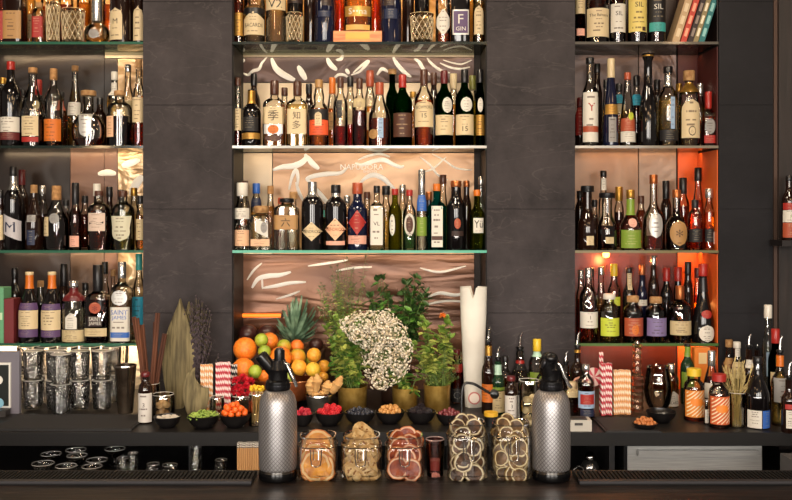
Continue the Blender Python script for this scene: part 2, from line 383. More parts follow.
CR = [
 ([(243,73),(248,75),(253,71),(259,69),(262,63),(267,57)], 2.2, 'white wavy film highlight at left end of dark brown band'),
 ([(243,63),(241.8,61),(245,60)], 3, 'small white film highlight dab at left end of brown band'),
 ([(271.5,58),(275,67),(281,73),(290,78),(295,80)], 4.4, 'thick white film highlight above second square bottle, dark brown band'),
 ([(298,66),(302,73),(306,80)], 4.2, 'short straight white film highlight, dark brown band'),
 ([(327,58),(331,65),(337,70)], 3.6, 'slanting white film highlight below the copper bottle plinth'),
 ([(336,60),(341,59),(343,55)], 2.4, 'small hooked white film highlight below the plinth'),
 ([(333,80),(338,75),(344,75),(349,78)], 2, 'arched white film highlight left in brown band'),
 ([(346,69),(349,74)], 2.6, 'tiny white film highlight tick, brown band'),
 ([(351,75),(359,72),(366,65),(368,61),(361,66),(353,73)], 2.2, 'looped white film highlight, brown band middle'),
 ([(377,75),(382,69),(388,72)], 2.4, 'low white film highlight arch, brown band middle'),
 ([(393,57),(397,64),(404,72),(411,77)], 3, 'long slanting white film highlight right of middle, brown band'),
 ([(414,59),(419,62),(424,70),(430,75)], 2.6, 'curved white film highlight, brown band right half'),
 ([(427,58),(432,64),(440,70),(450,73)], 2, 'sweeping white film highlight, brown band right half'),
 ([(440,63),(449,67),(459,69),(470,67)], 1.6, 'thin upper film highlight streak at right end of brown band'),
 ([(443,60),(453,63),(462,64),(472,60)], 1.2, 'thin topmost film highlight streak at right end of brown band'),
 ([(273,170),(282,167),(293,166),(301,163),(306,158),(305,154)], 4.2, 'thick white film highlight at left top of copper foil'),
 ([(289,190),(292,177),(296,170),(298,178),(297,188)], 2.6, 'looped white film highlight, copper foil left'),
 ([(296,182),(299,192),(304,202)], 2.4, 'thin white highlight falling left on copper foil'),
 ([(307,156),(312,163),(319,169)], 4, 'white highlight beside the left top, copper foil'),
 ([(312,183),(307,179),(314,176),(326,174),(340,173),(347,168)], 3.2, 'long white highlight across copper foil left of lettering'),
 ([(311,184),(318,192),(325,200),(330,206)], 3.6, 'white highlight running down behind black diamond label bottles'),
 ([(355,163),(362,165),(374,161),(384,160),(392,164),(400,167),(404,166)], 3.2, 'wide white film highlight wave above lettering, copper foil'),
 ([(358,160),(368,156),(380,154),(390,157)], 1.8, 'upper white film highlight wave, copper foil'),
 ([(360,183),(367,177),(375,175),(384,179),(390,185),(396,190)], 3.6, 'white film arch below lettering, copper foil'),
 ([(420,157),(430,165),(438,175),(448,180)], 1.6, 'thin film streak, copper foil right'),
 ([(432,154),(444,160),(456,168),(472,170)], 1.4, 'long thin film streak, copper foil right'),
 ([(424,172),(434,168),(446,157)], 1.4, 'crossing film highlight streak, copper foil right'),
 ([(247,280),(254,270),(262,263)], 1.6, 'thin slanting film highlight streak, brown foil above oranges'),
 ([(252,288),(258,279),(268,276),(280,275),(291,272)], 3.4, 'broad white film highlight, brown foil above oranges'),
 ([(263,288),(275,286),(290,283),(306,282)], 2.6, 'white film highlight streak above pineapple, brown foil'),
 ([(262,277),(262.5,289)], 1.4, 'short upright film highlight streak, brown foil'),
 ([(276,299),(290,295),(300,291)], 1.6, 'short film streak beside pineapple crown'),
 ([(308,266),(330,263),(348,260)], 1.8, 'film streak behind hanging herbs'),
 ([(336,271),(352,268),(372,267)], 1.6, 'film streak right of hanging herbs'),
 ([(428,297),(440,293),(456,295),(470,291)], 2.4, 'white film streak above right herbs'),
 ([(424,305),(446,301),(468,302)], 1.6, 'lower film highlight streak above right herbs'),
 ([(420,268),(440,272),(466,266)], 1.6, 'high film highlight streak, brown foil right'),
 ([(122,166),(128,164),(140,160)], 5, 'white highlight on cream foil strip, left bay'),
 ([(131,196),(136,184),(143,176)], 6, 'large white highlight on cream foil strip, left bay'),
 ([(98,174),(108,172.5),(116,174)], 4.4, 'white oval film gleam, left bay third level'),
]
for a, b, c in CR: highlight_ribbon(a, b, c)
m = MB(); flat_text(m, 'NAPUDORA', PX(362, DP), PZ(167, DP), 5.5 * DP / F, 46 * DP / F, mat('#f2ede6', .4), DP - .007)
flat_text(m, 'SHINTO', PX(370, DP), PZ(171.6, DP), 2.6 * DP / F, 26 * DP / F, mat('#f2ede6', .4), DP - .007)
m.build('film_print', next(p[4] for p in PAN if p[0] <= 362 <= p[1] and p[2] <= 167 <= p[3]), smooth=False)
# ---- glass shelves
GSH = thin_glass('#e6f2ee', '#5f8f80', .8)
def shelf(px0, px1, i, edge, label):
    x0, x1 = PX(px0, DS) + .001, PX(px1, DS) - .001
    e = empty('glass_shelf', ((x0 + x1) / 2, DS, ZS[i] - TH), label, 'shelf', 'glass shelves in the three bays')
    w = (x1 - x0) / 2
    m = MB(); m.box(-w, w, .008, DP - DS - .0015, 0, TH, GSH); m.build('shelf_pane', e, smooth=False)
    m = MB(); m.box(-w, w, .003, .0075, 0, TH, edge); m.build('shelf_edge', e, smooth=False)
    return e
EG = mat('#2c5a48', .1, 0, .8); ED = mat('#14211d', .1, 0, .8); EW = mat('#a9a8a2', .15, 0, .8); ET = mat('#5fae98', .1, 0, .8); EO = mat('#6f6a4c', .12, 0, .8)
for args in [(-44, 143, 0, EG, 'top glass shelf in left bay with dark green edge'), (-44, 143, 1, ED, 'second glass shelf in left bay with near black edge'),
             (-44, 143, 2, EG, 'third glass shelf in left bay with green edge'), (-44, 143, 3, EG, 'lowest glass shelf in left bay above stacked tumblers'),
             (232, 487, 0, ED, 'top glass shelf in centre bay with dark edge'), (232, 487, 1, EW, 'middle glass shelf in centre bay with whitish edge'),
             (232, 487, 2, ET, 'lowest glass shelf in centre bay with teal green edge'),
             (575, 719, 0, mat('#5a5650', .1), 'top glass shelf in right bay under leaning books'), (575, 719, 1, mat('#7a7264', .12), 'second glass shelf in right bay under tequilas'),
             (575, 719, 2, EO, 'third glass shelf in right bay with amber edge'), (575, 719, 3, mat('#4a6a3c', .1, 0, .8), 'lowest glass shelf in right bay with green edge')]:
    shelf(*args)
# ---- back counter
xl, xr = PX(-4, 3.21) - .5, 1.93
CTOP = noisy('#0f0d0c', '#181413', 8, .45, .08)
e = empty('back_counter', (0, 3.21, ZC - .035), 'long dark back bar counter under the bottle shelves', 'counter')
m = MB(); m.box(xl, xr, 0, DB - 3.211, .005, .035, CTOP); m.build('worktop', e, smooth=False)
m = MB(); m.box(xl, xr, -.004, .012, -.012, .0345, mat('#121010', .55, 0, .3)); m.build('front_edge', e, smooth=False)
e = empty('back_bar_cabinet', (0, 3.30, 0), 'black open cabinet carcass below the back counter', 'cabinet')
BK = mat('#141214', .5)
m = MB(); m.box(xl, xr, -.19, .58, .66, .69, BK); m.build('inner_shelf', e, smooth=False)
m = MB(); m.box(xl, xr, .58, .60, .0, ZC - .037, BK); m.build('back_panel', e, smooth=False)
m = MB(); m.box(xl, xr, .02, .05, .0, .655, BK); m.build('front_panel', e, smooth=False)
for px in (190, 608):
    m = MB(); x = PX(px, 3.35); m.box(x, x + .02, .03, .579, .691, ZC - .037, BK); m.build('partition', e, smooth=False)
# stainless fridge drawer
e = empty('fridge_drawer', (PX(692, 3.3), 3.27, .691), 'brushed steel drawer front under right back counter', 'drawer')
w = 67 * 3.28 / F
BST = noisy('#9a9a9a', '#b4b4b2', 40, .36, .03, .35, stretch=(.2, 1, 8))
m = MB(); m.box(-w, w, 0, .4, 0, .13, BST); m.build('drawer_front', e, smooth=False)
m = MB(); m.box(-w * .86, w * .9, -.022, -.002, .098, .118, BST); m.build('handle', e, smooth=False)
m = MB(); m.box(-w - .012, w + .012, -.004, .4, .1305, .142, mat('#3a3a3c', .3, .8)); m.build('top_rail', e, smooth=False)
m = MB(); m.box(-w - .014, -w - .002, -.004, .4, 0, .13, mat('#2a2a2c', .3, .8)); m.build('side_rail', e, smooth=False)
m = MB(); m.box(w*.85, w*.93, -.012, -.001, .1425, .15, STEEL); m.build('catch', e, smooth=False)
m = MB(); x = PX(786, 3.1); m.box(x - .02, x + .4, 2.88, 3.10, 0, .84, mat('#4a4848', .5)); tag(m.build('steel_side_panel', smooth=False), 'dark grey steel panel at far right below counter', 'panel')
# ---- front bar
ZB = 1.10
WOOD = noisy('#120e0f', '#3a2a25', 5, .42, .25, stretch=(1, 9, 1), detail=7, lo=.46, hi=.76)
e = empty('bar_counter', (0, 1.2, 0), 'dark worn wooden bar top along the bottom', 'counter')
m = MB(); m.box(-2.2, 2.2, 0, .775, ZB - .045, ZB, WOOD); m.build('worktop', e, smooth=False)
m = MB(); m.box(-2.2, 2.2, .05, .60, 0, ZB - .046, mat('#1a1514', .6)); m.build('bar_front', e, smooth=False)
RUBB = mat('#0f0e0f', .6, 0, .3)
def barmat(px0, px1, label):
    y0, y1 = 1.862, 1.942; x0, x1 = PX(px0, 1.9), PX(px1, 1.9)
    e = empty('bar_mat', ((x0 + x1) / 2, y0, ZB), label, 'bar mat'); w = (x1 - x0) / 2
    m = MB(); m.box(-w, w, 0, y1 - y0, .0005, .004, RUBB); m.build('mat_base', e, smooth=False)
    m = MB(); m.box(-w, w, 0, .016, .0042, .009, mat('#343236', .5)); m.build('front_lip', e, smooth=False)
    m = MB(); k = int(2 * w / .0085)
    for i in range(k):
        x = -w + (i + .5) * 2 * w / k; m.box(x - .0024, x + .0024, .018, y1 - y0 - .006, .0041, .0088, RUBB)
    m.box(-w, w, y1 - y0 - .005, y1 - y0, .0041, .0088, RUBB)
    m.build('rib_pattern', e, smooth=False)
barmat(-90, 254, 'black ribbed rubber bar mat left of the left siphon')
barmat(576, 900, 'black ribbed rubber bar mat right of the right siphon')
# ------------------------------------------------------------------ bottles
SH = { # shape: list of (z fraction, r: 'R'=body, 'n'=neck, number=mix 0 neck..1 body)
 'W': [(0, .9), (.015, 1), (.58, 1), (.63, .95), (.68, .72), (.72, .38), (.76, .12), (.80, 0), (1, 0)],
 'B': [(0, .9), (.015, 1), (.60, 1), (.65, .93), (.70, .62), (.74, .25), (.78, .06), (.84, 0), (1, 0)],
 'S': [(0, .95), (.012, 1), (.62, 1), (.66, .93), (.70, .62), (.73, .2), (.76, 0), (1, 0)],
 'J': [(0, .9), (.02, 1), (.64, 1), (.70, .93), (.75, .70), (.79, .32), (.82, .05), (.85, 0), (1, 0)],
 'M': [(0, .92), (.015, 1), (.42, 1), (.50, .92), (.60, .62), (.68, .32), (.75, .1), (.82, 0), (1, 0)],
 'C': [(0, .95), (.02, 1), (.30, .92), (.50, .66), (.65, .38), (.78, .1), (.86, 0), (1, 0)],
 'R': [(0, .92), (.015, 1), (.50, 1), (.56, .93), (.61, .68), (.645, .36), (.68, .22), (.74, .30), (.80, .20), (.88, .02), (1, 0)],
 'D': [(0, .55), (.02, .62), (.10, .86), (.20, .98), (.28, 1), (.38, .95), (.48, .74), (.55, .45), (.60, .15), (.65, 0), (1, 0)],
 'L': [(0, .94), (.03, 1), (.16, 1), (.28, .9), (.40, .62), (.50, .36), (.62, .15), (.75, .03), (.85, 0), (1, 0)],
 'T': [(0, .95), (.012, 1), (.56, 1), (.61, .92), (.66, .62), (.70, .28), (.74, .06), (.80, 0), (1, 0)],
 'K': [(0, .95), (.012, 1), (.30, .96), (.45, .80), (.56, .45), (.62, .2), (.66, .06), (.92, .0), (.95, .25), (1, .45)],
 'Q': [(0, .85), (.03, 1), (.32, 1), (.42, .92), (.50, .6), (.56, .25), (.60, .06), (.65, 0), (1, 0)],
 'F': [(0, .95), (.015, 1), (.74, 1), (.80, .95), (.84, .70), (.87, .35), (.89, .08), (.91, 0), (1, 0)],
}
class Surf:
    """half width and front face of a body as a function of height"""
    def __init__(s, prof, ratio, bmax): s.p = prof; s.ratio = ratio; s.bmax = bmax
    def at(s, z):
        p = s.p
        for a, b in zip(p, p[1:]):
            if z <= b[0]:
                t = (z - a[0]) / max(b[0] - a[0], 1e-6); t = max(0, min(1, t))
                return a[1] + (b[1] - a[1]) * t, a[2] + (b[2] - a[2]) * t
        return p[-1][1], p[-1][2]
    def front(s, x, z, off):
        r, n = s.at(z); b = min(r * s.ratio, s.bmax); q = min(abs(x) / r, .985)
        return -(b * (1 - q ** n) ** (1 / n)) - off
def hw(shape, v):
    if shape == 'arch': return 1 if v < .72 else math.sqrt(max(0, 1 - ((v - .72) / .28) ** 2)) * .999 + .001
    if shape == 'house': return 1 if v < .72 else 1 - (v - .72) / .28 * .85
    if shape == 'diamond': return max(.02, 1 - abs(2 * v - 1))
    if shape == 'fatdiamond': return min(1, max(.12, 1.35 * (1 - abs(2 * v - 1)) + .12))
    if shape in ('oval', 'circle'): return max(.02, math.sqrt(max(0, 1 - (2 * v - 1) ** 2)))
    if shape == 'shield': return (.84 + .16 * abs(2 * v - 1) if v > .32 else max(.05, .86 * math.sqrt(max(0, 1 - ((.32 - v) / .32) ** 2)))) 
    return 1
def patch(mb, sf, x0, z0, z1, W, shape, m, off=.0007, slant=0, nz=10, nx=10):
    vs = []
    for j in range(nz + 1):
        v = j / nz; 
        for i in range(nx + 1):
            t = 2 * i / nx - 1
            z = z0 + (z1 - z0) * v
            r, n = sf.at(z); lim = r * .975
            x = x0 + W * hw(shape, v) * t
            if n < 2.6 and abs(x0) < .3 * r:
                wl = min(W * hw(shape, v), lim); x = x0 + (r * math.sin(math.asin(min(.999, wl / r)) * t))
            x = max(-lim, min(lim, x))
            zz = z + slant * x
            vs.append((x, sf.front(x, zz, off), zz))
    k = nx + 1
    fs = [(j * k + i, j * k + i + 1, (j + 1) * k + i + 1, (j + 1) * k + i) for j in range(nz) for i in range(nx)]
    mb.add(vs, fs, m)
def wrap_text(mb, sf, t, x0, zc, h, wmax, m, off=.0016):
    vs, fs, w = text_mesh(t); sx = min(h * 1.05, wmax / max(w, .01))
    mb.add([(x0 + a * sx, sf.front(x0 + a * sx, zc + b * h, off), zc + b * h) for a, b in vs], fs, m)
PAL = dict(cream='#cbb791', white='#cfcabf', ivory='#bca981', tan='#a47c4a', gold='#b0853c', orange='#c8691c', red='#9c241d', pink='#d9a08c',
  purple='#523a62', blue='#2f5fb0', navy='#1a2340', teal='#3a9a94', turq='#2f9ab8', green='#76902f', lime='#b9c43a', black='#141214', brown='#4a2a1c',
  grey='#8a8784', silver='#c4c2be', yellow='#d9b62e', maroon='#5c1a1c', rust='#a0482c', copper='#b0693c', wood='#b98a58', cork='#b08a5c', olive='#7a7a3a', steel='#b8b8b8', dgreen='#1f4a34', lblue='#8fa8c4', peach='#dcb08c', dbrown='#2c1a14', orange2='#d9552a', mint='#a9c9b4')
LIQ = dict(amber='#eab060', damber='#d08a44', dark='#8e4c28', gold='#f2cf86', pale='#f8ecc4', clear='#f8f8f4', red='#d03c2c', dred='#a82a24', orange='#f09c48', rose='#e0a890', olive='#d0ca7a', brown='#b06a36', green='#9ab83a', mint='#a9d8b8')
GLA = dict(black='#0d0a0b', dbrown='#1c0d08', brown='#6a3412', green='#27582c', dgreen='#14301c', blue='#2a4aa8', dblue='#10142c', teal='#4ab8c0', olive='#b0b860', clear=None, amber='#c47a2a')
def ink_for(c):
    r, g, b = [int(PAL.get(c, c)[i:i+2], 16) for i in (1, 3, 5)]
    return 'dbrown' if r + g + b > 330 else 'cream'
def mixhex(a, b, t):
    return '#' + ''.join('%02x' % int(int(a[i:i+2], 16) * (1 - t) + int(b[i:i+2], 16) * t) for i in (1, 3, 5))
def capmat(c):
    if c in ('steel', 'silver'): return mat(PAL[c], .25, .9)
    if c in ('gold', 'copper'): return mat(PAL[c], .3, .8)
    if c in ('cork', 'wood'): return noisy(PAL[c], '#8a6238', 60, .8, .2)
    return mat(PAL[c], .3)
def make_bottle(name, label, cat, X, Y, Z, H, R, shape='W', glass='clear', liq=None, lvl=.5, cap=None, labels=(), group=None, neck=None, ratio=1.0, bmax=.045, foil=None, rz=0, seg=20, prints=True, wall=False):
    """labels: (shape, z0, z1, width fraction, colour, [(text, v, h, colour)...], x offset fraction, slant)"""
    e = empty(name, (X, Y, Z), label, cat, group, rz)
    nr = neck or min(max(.0125, R * .36), .0165)
    nr = min(nr, R * .72)
    ex = 5.0 if shape in ('S', 'F') else 2.0
    base = SH[shape]
    if cap and cap[0] != 'pour' and shape != 'K':
        zn = next(z for z, q in base if z > .3 and q <= .3); zc = max(.25, 1 - cap[1] / H)
        if zc < zn + .015: base = [(z * (zc - .015) / zn if z <= zn else (zc - .015) + (z - zn) / (1 - zn) * (1.015 - zc), q if z <= zn else 0) for z, q in base]
    zs = next(z for z, q in base if z > .2 and q < .97)
    pr = [(z * H, nr + (R - nr) * q, ex if z < zs + .02 else 2.0 + (ex - 2) * max(0, (zs + .12 - z) / .1)) for z, q in base]
    # finer rings so labels and shoulders curve well
    sf = Surf(pr, ratio, bmax)
    tint = GLA[glass]
    m = MB()
    if glass in ('black', 'dbrown', 'dblue', 'dgreen'): g = mat(tint, .07, 0, .7)
    elif glass == 'clear': g = CLEAR
    else: g = solid_glass(tint, 1.35)
    if glass == 'clear' and wall:
        t = .0021; inner = [(z, max(.004, r - t), n) for z, r, n in pr if z > .012]
        inner = [(.0065, max(.004, sf.at(.0065)[0] - t * 1.6), pr[1][2])] + inner
        m.lathe(pr + inner[::-1], wall_glass(), seg, ratio=ratio, bmax=bmax)
    else: m.lathe(pr, g, seg, ratio=ratio, bmax=bmax)
    m.build('bottle_glass', e, ang=50)
    if liq and glass == 'clear':
        zl = lvl * H; q = [(.0072, (sf.at(.0072)[0] - .0026) * .95, ex)]
        for z, r, n in pr[1:]:
            if .012 < z < zl: q.append((z, r - .0026, n))
        r, n = sf.at(zl); q.append((zl, r - .0026, n))
        m = MB(); m.lathe(q, solid_glass(LIQ[liq], 1.33), seg, ratio=ratio, bmax=bmax - .0026); m.build('liquid', e, ang=50)
    if foil:                       # (z0, z1, colour)
        z0, z1, c = foil; m = MB()
        zz = [z0 + (z1 - z0) * i / 6 for i in range(7)]
        m.lathe([(z, sf.at(z)[0] + .0009, sf.at(z)[1]) for z in zz], capmat(c), seg, ratio=ratio, bmax=bmax + .001, caps=False); m.build('neck_foil', e)
    if cap:
        if cap[0] == 'pour':
            m = MB(); m.lathe([(H, nr * .72), (H + .008, nr * .8), (H + .010, nr * 1.05), (H + .016, nr * 1.05), (H + .018, nr * .5)], BLACKP, 14); m.build('stopper', e)
            m = MB(); L = cap[1]; m.tube([(0, 0, H + .017), (0, 0, H + .03), (.002, 0, H + .03 + L * .5), (.009, 0, H + .02 + L)], [.0055, .0045, .0038, .003], STEEL, 8); m.build('pour_spout', e)
        else:
            c, ch = cap[0], cap[1]; kr = cap[2] if len(cap) > 2 else 1.12
            m = MB(); r = max(nr * kr, min(nr * 1.6, sf.at(H - ch)[0] + .0008))
            m.lathe([(H - ch, r * .96), (H - ch + .002, r), (H - .002, r), (H + .001, r * .9)], capmat(c), 18)
            m.build('stopper' if c in ('cork', 'wood') else 'cap', e)
    rnd = random.Random(int(abs(X) * 9973 + H * 7919))
    for li, L in enumerate(labels):
        OF = .0007 + .0008 * li
        shp, z0, z1, wf, col = L[:5]; txt = L[5] if len(L) > 5 and L[5] else []; xo = (L[6] if len(L) > 6 else 0) * R; sl = L[7] if len(L) > 7 else 0
        W = wf * R; m = MB()
        cm = mat(PAL.get(col, col), .55)
        if col in ('gold', 'silver'): cm = mat(PAL[col], .35, .5)
        patch(m, sf, xo, z0, z1, W, shp, cm, off=OF, slant=sl)
        lo = m.build('label', e)
        if not prints: continue
        m = MB(); h = z1 - z0; ik = ink_for(col); used = []
        ik2 = mat(mixhex(PAL.get(col, col), PAL[ik], .5), .6)
        for t, v, hh, c in txt:
            wrap_text(m, sf, t, xo, z0 + h * v, h * hh, W * 1.7 * hw(shp, v), mat(PAL.get(c, c), .6), off=OF + .0006); used.append((v - hh * .62, v + hh * .62))
        if h > .022 and not sl:
            v = .9
            while v > .08:
                hh = rnd.choice((.025, .035, .05))
                if all(v + hh < a or v - hh > b for a, b in used):
                    ww = W * hw(shp, v) * rnd.uniform(.3, .72)
                    n = rnd.randint(1, 3); x = -ww
                    for k in range(n):
                        wk = 2 * ww / n * rnd.uniform(.55, .9)
                        xs = [xo + x + wk * i / 3 for i in range(4)]; zc = z0 + h * v
                        m.add([(q, sf.front(q, zz, OF + .0004), zz) for zz in (zc - h * hh / 2, zc + h * hh / 2) for q in xs], [(i, i + 1, i + 5, i + 4) for i in range(3)], ik2)
                        x += 2 * ww / n
                v -= rnd.choice((.12, .16, .22))
        if m.v: m.build('print_pattern', lo, smooth=False)
    return e
def row(shelf_i, D, items, lim, where, z=None):
    """items: dict rows in photo pixels; widths are eased so neighbours do not touch"""
    items = sorted(items, key=lambda b: b['cx'])
    x0, x1 = lim
    for b in items:
        if b['cx'] - b['w'] / 2 < x0: b['cx'] = max(b['cx'], x0 + b['w'] / 2) if b['w'] < 16 else b['cx']; b['w'] = min(b['w'], 2 * (b['cx'] - x0))
        if b['cx'] + b['w'] / 2 > x1: b['w'] = min(b['w'], 2 * (x1 - b['cx']))
    for a, b in zip(items, items[1:]):
        gap = (b['cx'] - b['w'] / 2) - (a['cx'] + a['w'] / 2)
        if gap < .35:
            d = (.35 - gap)
            a['w'] -= d / 2; b['w'] -= d / 2
            a['cx'] -= d / 4; b['cx'] += d / 4
    k = D / F
    zb = ZS[shelf_i] if z is None else z
    for b in items:
        D2 = D - .03
        zt = PZ(b['top'], D); H = zt - zb; R = b['w'] / 2 * k
        zz = lambda y: (PZ(y, D2) - zb)
        labs = []
        for L in b.get('lab', ()):
            L = list(L); y0, y1 = L[1], L[2]; L[1] = max(.004, zz(y1)); L[2] = zz(y0)
            if L[2] > H * .99: L[2] = H * .9
            labs.append(L)
        cap = b.get('cap')
        if cap and cap[0] != 'pour': cap = (cap[0], cap[1] * k, *cap[2:])
        elif cap: cap = ('pour', cap[1] * k); H = H - cap[1] * k - .02
        fo = b.get('foil')
        if fo: fo = (zz(fo[1]), min(zz(fo[0]), H * .995), fo[2])
        lv = zz(b['lvl']) / H if 'lvl' in b else .5
        bm = b.get('bmax', .042)
        make_bottle(b.get('name', 'liquor_bottle'), b['d'] + (', ' + where if where else ''), b.get('cat', 'bottle'), PX(b['cx'], D), D, zb, H, R,
            b.get('s', 'W'), b.get('g', 'clear'), b.get('q'), min(lv, .93), cap, labs, None, b.get('nk') and b['nk'] * k, b.get('ra', 1.0), bm, fo, prints=b.get('pr', True), wall=False)
def B(cx, top, w, s, g, q, lvl, cap, lab, d, **k):
    r = dict(cx=cx, top=top, w=w, s=s, g=g, d=d, lab=lab, cap=cap, **k)
    if q: r['q'] = q; r['lvl'] = lvl
    return r
DF, DR = 3.802, 3.905
LL = (-3, 145); LC = (234.5, 484.5); LR = (574.8, 714.3)
W1, W2, W3, W4 = 'left bay top shelf', 'left bay second shelf', 'left bay third shelf', 'left bay lowest shelf'
# ================= left bay
row(0, DF, [
 B(-.5, -40, 9, 'S', 'clear', 'brown', -5, ('cork', 8), [('rect', 10, 39, .9, 'red')], 'brown bottle with red edged label at far left'),
 B(15, -34, 21, 'S', 'dbrown', None, 0, ('black', 9), [('rect', 11, 39, .9, 'tan', [])], 'dark square bottle with big tan label'),
 B(39, 3, 12, 'F', 'clear', 'pale', 18, ('cork', 5), [('rect', 16, 37, .96, 'red', [])], 'small bottle with red label and cork'),
 B(97, -38, 25, 'D', 'clear', 'pale', 34, ('silver', 60, 1.4), [('circle', 29, 39, .4, 'grey')], 'round clear decanter with tall silver neck', bmax=.045),
 B(121.5, -34, 23, 'W', 'dbrown', None, 0, ('black', 8), [('arch', 8, 40, .62, 'cream', [('M', .58, .16, 'dbrown')], -.3)], 'dark bottle with arched cream label', bmax=.043),
 B(139, -33, 11.5, 'W', 'dbrown', None, 0, ('black', 8), [('arch', 6, 40, .86, 'cream')], 'dark arched label bottle against slate pier'),
], LL, W1)
row(0, DR, [
 B(30, -25, 12, 'W', 'clear', 'pale', -5, ('wood', 8), [('rect', 14, 38, .9, 'ivory')], 'pale yellow bottle peeping behind red label'),
 B(48, -32, 14, 'T', 'clear', 'amber', 6, ('gold', 8), [], 'amber bottle behind cut crystal glasses'),
 B(66, -28, 15, 'W', 'clear', 'damber', 4, ('black', 8), [], 'darker amber bottle behind lattice crystal glass'),
 B(84, -36, 14, 'T', 'clear', 'gold', 2, ('gold', 8), [], 'gold bottle left of round decanter, behind'),
 B(110, -30, 14, 'W', 'clear', 'amber', 4, ('black', 8), [], 'amber bottle between decanter and arched label'),
], LL, W1)
row(1, DF, [
 B(11, 62, 20, 'B', 'black', None, 0, ('red', 8), [('rect', 117, 132, .97, 'white', []), ('rect', 132.5, 140, .97, 'maroon')], 'black bottle with red cap and white label'),
 B(33, 68, 23, 'M', 'clear', 'dark', 115, ('wood', 5), [('rect', 116, 136, .72, 'cream', []), ('rect', 137, 142, .72, 'red')], 'sloping bottle with cream label over red band'),
 B(53.5, 69, 18, 'W', 'clear', 'amber', 119, ('wood', 11), [('rect', 119, 141, .95, 'orange')], 'bottle with bright orange label'),
 B(88.5, 91, 33, 'D', 'clear', 'damber', 138, ('cork', 5, 1.5), [('shield', 114, 137, .42, 'silver')], 'round ornate decanter with silver heart plate', bmax=.045, nk=5.0),
 B(119.5, 91, 25, 'J', 'clear', 'dark', 116, ('cork', 5), [('rect', 116, 137, .34, 'peach', None, -.58)], 'wide necked bottle of dark liquor', nk=4.8, bmax=.044),
 B(138.8, 60, 12.5, 'T', 'clear', 'orange', 123, ('cork', 8), [('rect', 97, 122, .95, 'cream')], 'tall bottle with cream label over orange liquor'),
], LL, W2)
row(1, DR, [
 B(0, 78, 12, 'W', 'clear', 'gold', 105, ('gold', 6), [], 'gold bottle cut by left picture edge'),
 B(23, 90, 13, 'W', 'clear', 'damber', 112, ('black', 6), [], 'small dark bottle between red cap and wood cap'),
 B(38.5, 80, 13, 'B', 'clear', 'amber', 105, ('red', 15), [('circle', 100, 110, .5, 'cream')], 'red necked bottle behind the cream label'),
 B(61, 92, 12, 'W', 'clear', 'amber', 104, ('black', 6), [('rect', 100, 110, .9, 'rust')], 'small bottle with rust label behind orange label'),
 B(75, 66, 14, 'M', 'clear', 'pale', 90, ('cork', 5), [('rect', 102, 115, .9, 'white')], 'tall pale bottle with cork and white label'),
 B(100, 98, 13, 'B', 'dbrown', None, 0, ('black', 7), [], 'dark bottle behind the round decanter'),
 B(114.5, 72, 13, 'S', 'clear', 'pale', 100, ('white', 8), [('rect', 82, 95, .9, 'white')], 'white capped clear bottle, rear right'),
 B(128, 65, 12, 'T', 'clear', 'clear', 100, ('silver', 7), [('rect', 100, 115, .9, 'ivory')], 'silver topped clear bottle at back'),
 B(141, 70, 11, 'W', 'clear', 'gold', 95, ('cork', 6), [], 'gold bottle in the rear corner by pier'),
], LL, W2)
row(2, DF, [
 B(-.5, 190, 8, 'B', 'dbrown', None, 0, ('black', 8), [('rect', 215, 240, .9, 'cream')], 'dark bottle with cream label cut by picture edge'),
 B(13, 167, 19, 'B', 'black', None, 0, ('black', 9), [('rect', 217, 237, .98, '#b4b0b4', [('M', .5, .5, 'navy')], 0, -.45)], 'tall black bottle with slanted grey label', foil=(176, 190, 'silver')),
 B(34, 185, 17, 'M', 'dbrown', None, 0, ('cork', 8), [('rect', 215, 222, .5, 'grey'), ('rect', 230, 245, .45, 'navy')], 'dark sloping bottle with cork and small navy label'),
 B(56.5, 186, 24, 'M', 'clear', 'dark', 214, ('wood', 14), [('rect', 217, 236, .3, 'cream', None, -.68), ('circle', 213, 224, .4, 'grey', None, .1)], 'dark sloping bottle with wooden stopper'),
 B(75.5, 183, 11.5, 'W', 'clear', 'brown', 208, ('black', 22, 1.25), [('rect', 236, 247, .8, 'pink')], 'brown bottle with long black cap'),
 B(99, 191, 23, 'J', 'clear', 'brown', 210, ('brown', 5), [('rect', 213, 231, .72, '#c9b3a3', [('~', .45, .22, 'dbrown')])], 'round shouldered bottle with square pinkish label'),
 B(123, 191, 23, 'J', 'clear', 'olive', 212, ('brown', 6), [('shield', 216, 241, .88, '#c3bfa6')], 'olive bottle with pale shield label'),
 B(140.5, 196, 9, 'W', 'clear', 'gold', 215, ('black', 8), [('rect', 219, 240, .9, 'ivory')], 'slim gold bottle beside pier'),
], LL, W3)
row(2, DR, [
 B(22, 170, 13, 'B', 'dbrown', None, 0, ('maroon', 15), [], 'dark bottle with maroon neck behind slanted label'),
 B(42.5, 186, 13, 'W', 'clear', 'dark', 214, ('silver', 8), [], 'silver capped dark bottle, left rear'),
 B(66, 200, 14, 'B', 'clear', 'dark', 212, ('black', 6), [], 'squat dark bottle left of long black cap'),
 B(85, 196, 12, 'W', 'clear', 'brown', 214, ('black', 7), [], 'brown bottle behind, left of white cap'),
 B(97, 184, 11, 'T', 'clear', 'clear', 214, ('white', 12, 1.3), [], 'clear bottle with tall white cap, rear'),
 B(109.5, 187, 11, 'T', 'dbrown', None, 0, ('black', 10), [], 'dark bottle between pink label and shield label'),
 B(121, 190, 10, 'B', 'dgreen', None, 0, ('black', 20, 1.2), [], 'dark green black capped bottle behind shield label'),
 B(134, 188, 12, 'T', 'clear', 'pale', 214, ('gold', 8), [], 'pale bottle in rear near cream foil strip'),
], LL, W3)
tsl = [('rect', 303, 310, .95, 'purple'), ('rect', 310.3, 329, .95, 'cream', []), ('rect', 329.3, 337, .95, 'purple')]
